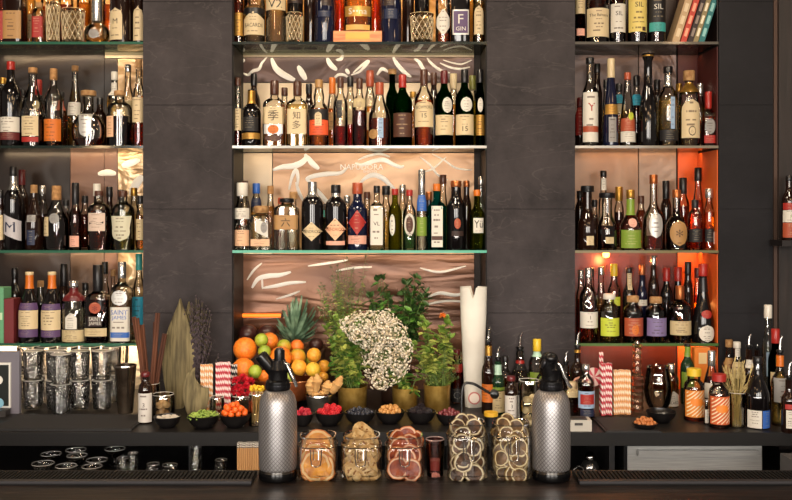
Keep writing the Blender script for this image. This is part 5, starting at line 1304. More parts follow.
# pineapple
DD = 3.86; k = DD / F; zb = PZ(352.5, 3.85) + .001; e = simple('pineapple', PX(294, DD), DD, zb, 'pineapple with grey green crown at the back of the fruit', 'pineapple')
m = MB(); hb = .05
m.lathe([(0, .03), (.005, .045), (.018, .05), (.03, .04), (.036, .02)], noisy('#6a4a20', '#a8823c', 60, .6, .8), 20); m.build('fruit_body', e)
m = MB(); rn = random.Random(9); PIN = noisy('#3d5a44', '#7d9a7c', 26, .5, .2)
for q in range(46):
    a = q * 2.4; el = .15 + 1.15 * q / 46; d = Vector((math.cos(a) * math.cos(el), math.sin(a) * math.cos(el) * .5, math.sin(el)))
    L = .095 + .075 * (q / 46); d.x += .25; d.y = max(-.55, min(.3, d.y))
    m.leaf((rn.uniform(-.008, .008), rn.uniform(-.01, .004), .030 + q * .0010), d, L, .030, PIN, -.18, roll=rn.uniform(-.3, .3), rnd=rn)
m.build('crown', e)
# ---- ginger roots in a steel cup
x, D, r, k = on(319, 415, 22); h = 18 * k
e = simple('steel_cup', x, D, ZC + .0006, 'steel cup holding knobbly ginger roots', 'cup')
m = MB(); m.lathe([(0, r * .85), (.003, r * .9), (h, r * 1.25), (h, r * 1.2), (.005, r * .85)], noisy('#8d8a86', '#b5b2ad', 30, .25, .1, .95), 28); m.build('cup_body', e)
m = MB(); m.lathe([(h + .0003, r * 1.19), (h + .0025, r * 1.25), (h - .003, r * 1.27)], STEEL, 28, caps=False); m.build('rim', e)
GIN = noisy('#b08048', '#cfa468', 25, .8, .25)
for (a, b, c, rr, lab) in (((311, 392), (310, 385), (312, 379), 5.2, 'ginger root at left in the steel cup'), ((316, 390), (317.5, 380), (317, 376), 4.6, 'tall upright ginger root in the steel cup'), ((326, 391), (327, 386), (328, 383), 5.8, 'fat ginger root at right in the steel cup'), ((333, 391), (337, 384), (341, 378), 4.8, 'ginger root pointing right over the cup rim'), ((321, 395), (322, 393), (324, 392), 3.6, 'small ginger piece at the front of the cup'), ((314, 396), (315, 395), (317, 394), 3.4, 'small ginger knob at front left of cup')):
    DD = D + rnd.uniform(-.012, .012); P = [Vector((PX(p[0], DD) - x, DD - D, PZ(p[1], DD) - ZC)) for p in (a, b, c)]
    m = MB(); n = 9; pts = []; rs = []
    for q in range(n):
        t = q / (n - 1); p = (1 - t) ** 2 * P[0] + 2 * t * (1 - t) * P[1] + t * t * P[2]; pts.append(p); rs.append(rr * k * (.55 + .45 * math.sin(PI * min(1, t * .9 + .1))) * (1 + .12 * math.sin(q * 2.1)))
    m.tube(pts, rs, GIN, 10); m.ball(pts[-1], rs[-1] * 1.02, GIN, 10, 7); m.ball(pts[0], rs[0], GIN, 10, 7); m.ball(pts[4] + Vector((rr * k * .7, -.004, .003)), rr * k * .55, GIN, 8, 6)
    o = m.build('ginger_root', loc=(x, D, ZC)); tag(o, lab, 'ginger', 'ginger roots in the steel cup')
# ------------------------------------------------------------------ potted herbs
GA = noisy('#557628', '#8aa448', 30, .5, .1); GB = noisy('#2f5a1e', '#5a8a30', 30, .5, .1); GD = noisy('#1f3a18', '#3f5f28', 30, .5, .1); GY = noisy('#84963a', '#b4b860', 30, .5, .1); GR = noisy('#46603a', '#71855a', 30, .6, .1)
STG = mat('#5f7a30', .6)
def pot(px, py, w, hpx, label, D=None, kind=BRASS, dark=False):
    if D is None: x, D, r, k = on(px, py, w)
    else: k = D / F; x = PX(px, D); r = w / 2 * k
    h = hpx * k
    e = simple('potted_herb', x, D, ZC + .0006, label, 'plant')
    m = MB(); m.lathe([(0, r * .88), (.004, r * .92), (h, r), (h, r - .003), (h * .8, r - .004), (h * .8, 0)], kind, 32); m.build('pot', e)
    m = MB(); m.lathe([(h * .8 + .0005, r - .005), (h * .86, r * .8), (h * .88, .001)], noisy('#2a1c12', '#4a3420', 60, .9, .4), 20); m.build('soil', e)
    return e, x, D, h, r, k
def herb(e, x, D, h, r, k, tips, leafm, L, W, per, seed, stems=True, spread=.03, start=.25, droop=.0, sr=.0016, name='foliage', depth=.05):
    rn = random.Random(seed); ms = MB(); mf = MB()
    for (px, py) in tips:
        yy = rn.uniform(-depth, depth); top = Vector((PX(px, D) - x, yy, PZ(py, D) - ZC)); b = Vector((rn.uniform(-.6, .6) * r, rn.uniform(-.5, .5) * r, h * .8))
        mid = b.lerp(top, .5) + Vector((rn.uniform(-1, 1) * spread * .4, rn.uniform(-1, 1) * spread * .4, .1 * (top - b).length * .2)); pts = []
        for q in range(7):
            t = q / 6; pts.append((1 - t) ** 2 * b + 2 * t * (1 - t) * mid + t * t * top)
        ms.tube(pts, [sr * (1.2 - .8 * q / 6) for q in range(7)], STG, 5)
        for q in range(per):
            t = start + (1 - start) * (q + .5) / per; i = min(5, int(t * 6)); p = pts[i].lerp(pts[i + 1], t * 6 - i)
            a = rn.uniform(0, 2 * PI); d = Vector((math.cos(a), math.sin(a), rn.uniform(-.25, .6) - droop)); s = rn.uniform(.7, 1.15) * (1.1 - .35 * t)
            mt = leafm[rn.randrange(len(leafm))]
            mf.leaf(p, d, L * s, W * s, mt, .3, rnd=rn)
        for q in range(3):
            a = rn.uniform(0, 6.28); mf.leaf(top, (math.cos(a) * .7, math.sin(a) * .7, .8), L * .7, W * .7, leafm[0], .1, rnd=rn)
    ms.build('stem', e); mf.build(name, e, ang=None)
rr = random.Random(21)
e, x, D, h, r, k = pot(352.5, 413, 30, 24, 'brass pot of bright green mint, left of three brass pots')
herb(e, x, D, h, r, k, [(rr.uniform(327, 366), rr.uniform(318, 350)) for _ in range(20)] + [(rr.uniform(330, 360), rr.uniform(350, 380)) for _ in range(8)], [GA, GY, GB, GY], .044, .028, 12, 1)
e, x, D, h, r, k = pot(405, 412, 26, 22, 'brass pot of white baby breath flowers, middle of three')
herb(e, x, D, h, r, k, [(rr.uniform(384, 420), rr.uniform(345, 392)) for _ in range(9)], [GB, GA, GY], .042, .028, 6, 2)
# blossoms: a cloud of tiny white flowers on fine stems leaning left
rn = random.Random(33); ms = MB(); mb = MB(); FL = mat('#ece0cc', .7); FL2 = mat('#d4c2a2', .7)
lob = [(352, 327, 13), (362, 322, 13), (374, 322, 13), (386, 321, 12), (395, 330, 13), (378, 336, 16), (391, 345, 17), (382, 355, 15), (398, 358, 14), (374, 366, 13), (390, 370, 15), (380, 380, 10), (404, 346, 10), (368, 334, 14), (358, 333, 11), (370, 352, 12), (384, 330, 14), (400, 368, 9), (346, 324, 8)]
for (px, py, q) in lob:
    dz = rn.uniform(-.02, .03); c = Vector((PX(px, D) - x, dz - .03, PZ(py, D) - ZC)); rad = q * k
    ms.tube([(rn.uniform(-.3, .3) * r, 0, h * .8), (c.x * .3, dz * .4, h + (c.z - h) * .45), tuple(c)], .0014, STG, 5)
    for i in range(int(q * 10)):
        v = Vector((rn.gauss(0, 1), rn.gauss(0, 1) * .8, rn.gauss(0, 1))).normalized() * rad * rn.uniform(.55, 1.02); p = c + v
        s = rn.uniform(.0055, .0085); ax = v.normalized(); side = ax.orthogonal().normalized(); up = ax.cross(side)
        a0 = rn.uniform(0, 1)
        vs = [tuple(p + ax * s * .45)]; n5 = 5
        for z in range(10):
            a = a0 + 2 * PI * z / 10; R = s * (1.1 if z % 2 == 0 else .5); vs.append(tuple(p + (side * math.cos(a) + up * math.sin(a)) * R))
        vs.append(tuple(p - ax * s * .5)); fs = [(0, 1 + z, 1 + (z + 1) % 10) for z in range(10)] + [(11, 1 + (z + 1) % 10, 1 + z) for z in range(10)]
        mb.add(vs, fs, FL if rn.random() < .75 else FL2)
        if i % 3 == 0: ms.tube([tuple(c + (p - c) * .2), tuple(p)], .0006, STG, 3)
ms.build('flower_stem', e); b = mb.build('blossom_cloud', e, ang=None); b['kind'] = 'stuff'
e, x, D, h, r, k = pot(437, 412, 27, 25, 'brass pot of basil and rosemary, right of three brass pots')
herb(e, x, D, h, r, k, [(rr.uniform(411, 452), rr.uniform(319, 352)) for _ in range(17)], [GA, GY, GY], .044, .031, 10, 3, start=.35)
herb(e, x, D - .0, h, r, k, [(rr.uniform(420, 464), rr.uniform(352, 382)) for _ in range(44)], [GR, GA, GY], .013, .003, 22, 4, sr=.001, start=.1, name='needle_foliage', depth=.06)
herb(e, x, D, h, r, k, [(rr.uniform(447, 456), rr.uniform(338, 350)) for _ in range(3)], [GY, GA], .028, .022, 5, 5, start=.6, name='side_foliage')
# taller herbs at the back
BRN = mat('#3a2418', .5)
e, x, D, h, r, k = pot(347, 0, 26, 30, 'dark pot of tall thin feathery herb behind the mint', D=3.85, kind=BRN)
herb(e, x, D, h, r, k, [(rr.uniform(319, 366), rr.uniform(258, 320)) for _ in range(46)], [GR, GD, GA, GY], .026, .006, 26, 6, sr=.0012, start=.15, spread=.06)
herb(e, x, D, h, r, k, [(rr.uniform(322, 350), rr.uniform(292, 330)) for _ in range(7)], [GA, GY, GB], .026, .016, 5, 8, start=.6, name='broad_foliage')
e, x, D, h, r, k = pot(396, 0, 32, 30, 'dark pot of bushy dark green herb behind the white flowers', D=3.76, kind=BRN)
herb(e, x, D, h, r, k, [(rr.uniform(368, 427), rr.uniform(278, 315)) for _ in range(40)], [GD, GB, GD, GB], .048, .024, 13, 7, droop=.25, start=.3)
flowerhead('orange_flower', '#e07a2a', .014, 'single small orange flower above the basil', 'orange flower above the basil', [(442.5, 316, 0)], 3.55, 0)
# pot-less parsley sprig at left of herbs
# ---- tall white paper sleeves
WP = noisy('#cfcac0', '#dedad0', 6, .7, .03)
e = simple('paper_sleeve', PX(473.5, 3.64), 3.64, ZC + .0006, 'tall white paper cup sleeve with notched top, right of herbs', 'paper sleeve'); D = 3.64; k = D / F
h = PZ(287, D) - ZC; hh = PZ(298, D) - ZC; r0, r1 = 8.5 * k, 13.5 * k
vs = []; n = 48; zs = [0, .12, .3, .5, .7, .85, 1]
for j, z in enumerate(zs):
    for i in range(n):
        a = 2 * PI * i / n; rr_ = r0 + (r1 - r0) * z
        top = h
        if z == 1:
            c = math.cos(a + .12); top = hh + (h - hh) * max(0, min(1, (abs(c) - .06) * 6))
        vs.append((rr_ * math.cos(a), rr_ * .75 * math.sin(a), z * top if z == 1 else z * hh * .96))
m = MB(); m.add(vs, [(j * n + i, j * n + (i + 1) % n, (j + 1) * n + (i + 1) % n, (j + 1) * n + i) for j in range(len(zs) - 1) for i in range(n)], WP)
o = m.build('sleeve', e, ang=60)
m = MB(); m.lathe([(0, 6.2 * k), (.0012, 6.2 * k)], mat('#b8706a', .6), 20, M=Matrix.Translation((0, -r0 * .98 - .003, PZ(396.5, D) - ZC)) @ Matrix.Rotation(PI / 2 - .12, 4, 'X')); m.build('round_logo', e, smooth=False)
m = MB(); m.lathe([(0, 4.8 * k), (.0012, 4.8 * k)], mat('#e0d2c8', .6), 20, M=Matrix.Translation((0, -r0 * .98 - .0045, PZ(396.5, D) - ZC)) @ Matrix.Rotation(PI / 2 - .12, 4, 'X')); m.build('logo_ring', e, smooth=False)
# ------------------------------------------------------------------ bottles standing on the counter
def cb(px, py, w, top, s, g, q, lvl, cap, lab, d, **kw):
    """bottle on the counter: foot row py, label rows in photo pixels"""
    x, D, r, k = on(px, py, w); zb = ZC + .0008; zz = lambda y: PZ(y, D - r * .6) - zb
    H = PZ(top, D) - zb
    c = cap
    if cap and cap[0] == 'pour': H -= cap[1] * k + .02; c = ('pour', cap[1] * k)
    elif cap: c = (cap[0], cap[1] * k, *cap[2:])
    labs = []
    for L in lab:
        L = list(L); y0, y1 = L[1], L[2]; L[1] = max(.004, zz(y1)); L[2] = min(zz(y0), H * .95); labs.append(L)
    fo = kw.pop('foil', None)
    if fo: fo = (zz(fo[1]), min(zz(fo[0]), H * .99), fo[2])
    return make_bottle('liquor_bottle', d, 'bottle', x, D, zb, H, r, s, g, q, min(.92, zz(lvl) / H if q else .5), c, labs, None, kw.get('nk') and kw['nk'] * k, 1.0, kw.get('bmax', .05), fo)
cb(488.5, 415, 14, 327, 'W', 'dbrown', None, 0, ('pour', 12), [('rect', 384, 402, .9, 'orange', [], -.4)], 'dark bottle with tall pourer just right of the paper sleeve', foil=(346, 356, 'gold'))
cb(498, 415.5, 13.5, 347, 'B', 'dgreen', None, 0, ('pour', 9), [('rect', 391, 412, .9, 'ivory'), ('rect', 387, 390, .9, 'green')], 'dark green bottle with pale green neck label and pourer', foil=(365, 375, 'mint'))
cb(520, 404, 21, 332, 'M', 'clear', 'dark', 372, ('pour', 14), [('rect', 382, 392, .8, 'dbrown')], 'dark amber bottle with red ringed neck and pourer', foil=(361, 364, 'red'))
cb(509, 400, 13, 331, 'B', 'dbrown', None, 0, ('pour', 12), [], 'dark bottle with pourer behind the red ringed neck')
cb(537, 403, 17, 339, 'B', 'clear', 'olive', 384, ('yellow', 12, 1.35), [('rect', 372, 385, .9, 'green')], 'pale green bottle with yellow cap', foil=(351.5, 357, 'mint'))
cb(556, 400, 17, 327, 'W', 'dbrown', None, 0, ('pour', 12), [('rect', 372, 390, .9, 'ivory')], 'dark bottle with red neck band and pourer behind right siphon', foil=(342, 350, 'red'))
cb(566, 405, 12, 351, 'B', 'clear', 'dark', 378, ('pour', 9), [], 'small dark bottle with short pourer right of right siphon')
cb(577.5, 408, 15, 332, 'B', 'dbrown', None, 0, ('pour', 12), [('circle', 376, 391, .8, 'pink'), ('circle', 378, 389, .62, 'brown')], 'dark bottle with gold neck and round brown label', foil=(345, 353, 'gold'))
cb(586, 421, 17, 365, 'J', 'clear', 'brown', 385, ('silver', 5, 1.2), [('rect', 391, 408, .96, 'lblue', []), ('rect', 394, 404, .8, 'red', []), ('rect', 409, 416, .8, 'navy')], 'dark bottle with red lettered pale blue label beside lollipop')
cb(505, 411, 14, 356, 'W', 'clear', 'damber', 380, ('black', 7), [('rect', 388, 404, .9, 'ivory')], 'small amber bottle with black cap among the pourer bottles')
cb(543, 409, 14, 362, 'W', 'clear', 'amber', 384, ('cork', 6), [('rect', 386, 402, .9, 'cream')], 'small corked amber bottle behind the cream chunk jar')
# jar of cream marshmallows behind the right siphon
x, D, r, k = on(530, 426, 22)
x, D, r, h, k = openjar(529, 427, 22, 383, 'clear jar of cream chunks left of the right siphon')
for z in (.012, .05, .088): fillballs(x, D, r * .96, .02, 8, .0145, berry('cream_chunk', '#d8c8a8', .0145, (1, 1, .9), rough=.8), 'cream_chunk', 'cream coloured chunk in the jar left of right siphon', 'sweet', 'cream chunks in the jar', .3, int(z * 1000), ZC + z - .012)
# amber shallow jar behind
cb(572, 416, 14, 382, 'F', 'clear', 'damber', 398, ('cream', 6, 1.4), [('rect', 388, 397, .9, 'ivory')], 'squat amber bottle with cream cap just right of right siphon')
# red pepper bottle and black tagged bottle right of basil
cb(457, 404, 13, 350, 'J', 'clear', 'red', 362, ('maroon', 5), [('rect', 388, 402, .9, 'black', [('\u2022', .5, .5, 'white')]), ('rect', 364, 372, .8, 'red')], 'small red bottle with black tag between basil and paper sleeve')
# black rubber hose with round end
D = 3.33; k = D / F; P = [(455, 413), (457, 398), (463, 387), (472, 384), (482, 389), (490, 394), (495, 395)]
m = MB(); pts = [Vector((PX(a, D), D + .004 * i, PZ(b, D))) for i, (a, b) in enumerate(P)]
e = simple('dispenser_hose', PX(462, D), D, ZC + .0006, 'curved black dispenser hose with round black nozzle', 'hose')
q = Vector(e.location)
pts[0] = Vector((PX(468, D), D, ZC + .006)); pts[1] = Vector((PX(462, D), D, ZC + .03))
sm = []
for i in range(len(pts) - 1):
    a, b, c, d = pts[max(i-1, 0)], pts[i], pts[i+1], pts[min(i+2, len(pts)-1)]
    for t in (0, .25, .5, .75): sm.append(.5 * (2*b + (c-a)*t + (2*a-5*b+4*c-d)*t*t + (3*b-a-3*c+d)*t**3) - q)
sm.append(pts[-1] - q)
m.tube(sm, .0052, BLACKP, 10); m.build('hose', e)
m = MB(); m.lathe([(0, .016), (.012, .0175), (.024, .0165), (.028, .008)], BLACKP, 20, M=Matrix.Translation(sm[-1] + Vector((0, .008, 0))) @ Matrix.Rotation(PI / 2, 4, 'X')); m.build('nozzle', e)
m = MB(); m.lathe([(0, .02), (.004, .02), (.006, .007)], BLACKP, 20, M=Matrix.Translation(Vector((PX(468, D), D, ZC + .0)) - q + Vector((0, 0, 0)))); m.build('hose_base', e)
# yellow lidded tub
x, D, r, k = on(491, 427.5, 13); m = MB(); e = simple('lidded_tub', x, D, ZC + .0006, 'small dark tub with yellow lid behind the lime slices', 'tub')
m.lathe([(0, r), (10 * k, r)], BLACKP, 20); m.build('tub_body', e); m = MB(); m.lathe([(10 * k + .0003, r * 1.08), (14 * k, r * 1.08)], mat('#d9a82a', .4), 20); m.build('lid', e)
# white napkin box right of right siphon
x, D = cpos(579, 432, .035); k = D / F; e = simple('napkin_box', x, D, ZC + .0006, 'small white napkin box with dark opening right of right siphon', 'box')
m = MB(); m.box(-11 * k, 11 * k, -.03, .03, 0, 11 * k, mat('#b5b0a6', .5)); m.build('box_body', e, smooth=False)
m = MB(); m.box(-9 * k, 7 * k, -.024, .024, 11 * k + .0003, 12 * k, mat('#2a2624', .5)); m.box(-6 * k, 2 * k, -.0312, -.0302, 6 * k, 8.5 * k, mat('#3a3432', .5)); m.build('opening', e, smooth=False)
# ---- right counter
cb(671, 408, 15, 364, 'J', 'clear', 'pale', 380, ('silver', 8, 1.2), [('house', 391, 406, .9, 'white', [('BACARDI', .25, .2, 'black')])], 'clear bottle with white label behind black shallow bowl')
cb(687.5, 405, 14, 344, 'B', 'dgreen', None, 0, ('black', 2), [('rect', 372, 388, .95, 'green')], 'dark bottle with light green neck foil and label', foil=(347, 357, 'green'))
D = 3.70; m = MB(); k = D / F; m.box(PX(693, D), PX(708.5, D), D - .02, D + .02, ZC + .0006, PZ(347, D), mat('#dc7a22', .5)); 
o = m.build('carton_body'); e = simple('orange_carton', 0, 0, 0, 'orange carton standing behind the striped label bottles', 'box'); o.parent = e
m = MB(); m.box(PX(697, D), PX(705, D), D - .0215, D - .0205, PZ(363, D), PZ(352, D), mat('#e8c890', .5)); m.build('printed_patch', e, smooth=False)
def striped(px, py, w, top, capc, lab, c1):
    x, D, r, k = on(px, py, w); H = (py - top) * k; zz = lambda y: PZ(y, D - r * .6) - ZC
    e = empty('syrup_bottle', (x, D, ZC + .0008), lab, 'bottle', None)
    nr = r * .62; pr = [(0, r * .95, 2), (.003, r, 2), (H * .62, r, 2), (H * .72, r * .9, 2), (H * .78, nr, 2), (H, nr, 2)]
    m = MB(); m.lathe(pr, CLEAR, 24); m.build('bottle_glass', e)
    m = MB(); m.lathe([(.005, r - .0025), (H * .60, r - .0025)], solid_glass('#e0a04a', 1.33), 24); m.build('liquid', e)
    m = MB(); ch = 7 * k; m.lathe([(H - ch, nr * 1.12), (H - .001, nr * 1.14), (H + .001, nr)], mat(PAL[capc], .4), 24); m.build('cap', e)
    sf = Surf(pr, 1, 9); m = MB(); z0, z1 = H * .08, H * .60; patch(m, sf, 0, z0, z1, r * .97, 'rect', mat(c1, .5)); lo = m.build('label', e)
    m = MB(); a = mat('#e8d6b4', .5)
    for q in range(-5, 9):        # slanting stripes as thin quads clipped to the label
        for u in range(14):
            t0, t1 = u / 14, (u + 1) / 14
            x0 = -.9 * r + 1.8 * r * t0; x1 = -.9 * r + 1.8 * r * t1; za = z0 + q * .014 + (x0 + r) * .9; zb = z0 + q * .014 + (x1 + r) * .9
            if za < z0 or zb + .005 > z1: continue
            m.add([(x0, sf.front(x0, za, .0013), za), (x1, sf.front(x1, zb, .0013), zb), (x1, sf.front(x1, zb, .0013), zb + .005), (x0, sf.front(x0, za, .0013), za + .005)], [(0, 1, 2, 3)], a)
    patch(m, sf, 0, z0 + (z1 - z0) * .42, z0 + (z1 - z0) * .72, r * .62, 'oval', mat('#e8842a', .5), off=.002); m.build('stripe_print', lo, smooth=False)
striped(694, 422, 20, 371, 'yellow', 'striped label bottle with yellow cap on right counter', '#d9822a')
striped(719, 429.5, 20, 376.5, 'red', 'striped label bottle with red cap on right counter', '#c85a2a')
x, D, r, k = on(707.5, 425, 7); e = make_bottle('salt_shaker', 'tiny white bottle between the two striped label bottles', 'bottle', x, D, ZC + .0008, 24 * k, r, 'F', 'clear', 'clear', .8, ('silver', .008, 1.3), [('rect', .006, 15 * k, .95, 'white')])
cb(711.5, 416, 16, 351, 'M', 'clear', 'dred', 378, ('silver', 15, 1.15), [('rect', 383, 398, .95, 'white', [('*', .7, .4, 'red')])], 'bottle with silver capsule and white label behind striped bottles')
cb(729, 404, 13, 340, 'T', 'clear', 'pale', 380, ('cork', 7, 1.2), [('rect', 358, 378, .9, 'tan')], 'tan capped bottle behind the wheat stalks, left one')
cb(737, 407, 13, 342, 'T', 'clear', 'pale', 380, ('white', 6, 1.2), [('rect', 349, 357, .4, 'white'), ('rect', 362, 378, .9, 'ivory')], 'white capped bottle behind the wheat stalks, right one')
cb(749, 410, 13, 334, 'B', 'dbrown', None, 0, ('pour', 10), [('rect', 360, 368, .7, 'white')], 'dark bottle with pourer above the blue label bottle, left')
cb(757.5, 430, 23, 357, 'M', 'black', None, 0, ('black', 6), [('rect', 410, 428, .5, 'white', [], -.52), ('rect', 410, 428, .46, 'blue', [], .5)], 'black sloping bottle with white and blue label')
cb(757, 402, 12, 333, 'B', 'dbrown', None, 0, ('pour', 12), [], 'dark bottle with pourer behind black sloping bottle, right')
cb(768, 409, 12, 305, 'T', 'clear', 'clear', 345, ('white', 13, 1.25), [('rect', 352, 376, .6, 'lblue')], 'tallest clear bottle with white cap beside dark post')
cb(775.5, 413, 14, 329, 'B', 'green', None, 0, ('red', 14, 1.3), [('rect', 372, 386, .9, 'ivory')], 'green bottle with bright red cap beside dark post')
cb(780, 427, 17, 336, 'W', 'clear', 'pale', 372, ('pour', 13), [('rect', 378, 402, .9, 'grey')], 'clear bottle with orange neck band and pourer', foil=(353, 367, 'orange'))
cb(789, 434, 15, 362, 'B', 'dbrown', None, 0, ('pour', 12), [('rect', 410, 428, .5, 'white', [], -.2), ('rect', 404, 409, .8, 'red')], 'dark brown bottle cut by the right picture edge')
# wheat stalks in a glass
x, D, r, k = on(736.5, 428.5, 17)
e = simple('straw_glass', x, D, ZC + .0006, 'clear glass holding dry wheat stalks', 'glass'); h = 34 * k
m = MB(); m.lathe([(0, r * .9), (.003, r * .93), (h, r), (h, r - .002), (.004, r * .88)], CLEAR, 24); m.build('glass_wall', e)
m = MB(); m.lathe([(h + .0003, r - .002), (h + .002, r - .001), (h + .0003, r)], mat('#cfc9c0', .1, .3), 24, caps=False); m.build('rim', e)
rn = random.Random(17); WH = mat('#a8945c', .8); WH2 = mat('#c4b078', .8)
for i in range(30):
    a = rn.uniform(0, 6.28); q = math.sqrt(rn.random()) * r * .75; tx = rn.uniform(724, 757); ty = 360 + abs(tx - 738) * .7 + rn.uniform(-2, 22)
    b = Vector((q * math.cos(a) * .6, q * math.sin(a), .006)); rm = Vector((max(-r * .8, min(r * .8, (PX(tx, D) - x) * .5)), b.y * .6, h)); t = Vector((PX(tx, D) - x, b.y + rn.uniform(-.01, .01), PZ(ty, D) - ZC))
    s = empty('wheat_stalk', (x, D, ZC), 'dry wheat stalk standing in the right hand glass', 'stalk', 'dry wheat stalks in the glass')
    m = MB(); m.tube([b, rm, t], .0012, WH, 5); m.build('stalk', s)
    m = MB(); d = (t - rm).normalized()
    for q in range(6): m.leaf(t - d * (.006 * q), d + Vector((rn.uniform(-.35, .35), rn.uniform(-.3, .3), .1)), .018, .0045, WH2, .1, rnd=rn)
    m.build('ear', s)
# cut glass decanter, round glass bowl
x, D, r, k = on(637, 412, 13)
crx = simple('crystal_decanter', x, D, ZC + .0006, 'tall crystal glass column left of the round glass bowl', 'decanter'); h = 66 * k
m = MB(); P = []
for q in range(22):
    z = h * q / 21; P.append((z, r * (.9 + .12 * (q % 2)) * (1 if q < 12 else .72)))
m.lathe(P, wall_glass('#fff6e8'), 14); m.build('glass_wall', crx, ang=15)
m = MB(); m.lathe([(h + .0004, .008), (h + .006, .012), (h + .014, .006)], STEEL, 14); m.build('stopper', crx)
x, D, r, k = on(658, 414, 28)
e = simple('round_glass_bowl', x, D, ZC + .0006, 'round clear glass bowl with wide rim on right counter', 'bowl'); h = 44 * k
m = MB(); pr = [(0, r * .5), (.004, r * .55), (h * .2, r * .86), (h * .45, r), (h * .75, r * .9), (h * .95, r * .78), (h, r * .8)]
m.lathe(pr + [(z, q - .0025) for z, q in reversed(pr[1:])], thin_glass('#f4efe6', '#8a7a66', 1.6), 32); m.build('glass_wall', e)
m = MB(); m.lathe([(h + .0003, r * .8 - .003), (h + .003, r * .8 - .001), (h + .0003, r * .8 + .001)], thin_glass('#f0e0c0', '#b89868', 3), 32, caps=False); m.build('rim', e)
# side shelf with one bottle at the far right
D = 3.66; m = MB(); m.box(PX(777, D), PX(800, D), D - .05, DS - .0215, PZ(246, D), PZ(240, D), mat('#1a1413', .4)); tag(m.build('side_shelf', smooth=False), 'short dark wall shelf at the right picture edge', 'shelf')
x = PX(789, D); zb = PZ(240, D) + .0006
make_bottle('liquor_bottle', 'bottle with red and white label on the short right wall shelf', 'bottle', x, D, zb, PZ(176, D) - zb, 7.2 * D / F, 'B', 'dbrown', None, 0, ('black', .02), [('rect', .01, .07, .97, 'rust'), ('rect', .072, .12, .97, 'white', [('*', .5, .3, 'green')]), ('rect', .122, .15, .97, 'red')])
# ---- soda siphons on the bar
def mesh_metal():
    m, n, l = newmat('woven_mesh'); bs = n['Principled BSDF']
    tc = n.new('ShaderNodeTexCoord'); sp = n.new('ShaderNodeSeparateXYZ'); l.new(tc.outputs['Object'], sp.inputs[0])
    def mth(op, a, b=None, c=None):
        q = n.new('ShaderNodeMath'); q.operation = op
        for i, v in enumerate((a, b, c)):
            if v is None: continue
            if isinstance(v, (int, float)): q.inputs[i].default_value = v
            else: l.new(v, q.inputs[i])
        return q.outputs[0]
    ang = mth('ARCTAN2', sp.outputs['Y'], sp.outputs['X']); u = mth('MULTIPLY', ang, 30 / PI); v = mth('MULTIPLY', sp.outputs['Z'], 1 / .0046)
    a = mth('SINE', mth('MULTIPLY', mth('ADD', u, v), PI / 2)); b = mth('SINE', mth('MULTIPLY', mth('SUBTRACT', u, v), PI / 2))
    hh = mth('MINIMUM', mth('ABSOLUTE', a), mth('ABSOLUTE', b))
    rp = n.new('ShaderNodeValToRGB'); rp.color_ramp.elements[0].color = lin('#726e72'); rp.color_ramp.elements[1].color = lin('#cfcdce'); rp.color_ramp.elements[0].position = .02; rp.color_ramp.elements[1].position = .45
    l.new(hh, rp.inputs['Fac']); l.new(rp.outputs['Color'], bs.inputs['Base Color'])
    bp = n.new('ShaderNodeBump'); bp.inputs['Strength'].default_value = .16; bp.inputs['Distance'].default_value = .0012; l.new(hh, bp.inputs['Height']); l.new(bp.outputs['Normal'], bs.inputs['Normal'])
    bs.inputs['Metallic'].default_value = .8; bs.inputs['Roughness'].default_value = .4
    return m
WOV = mesh_metal()
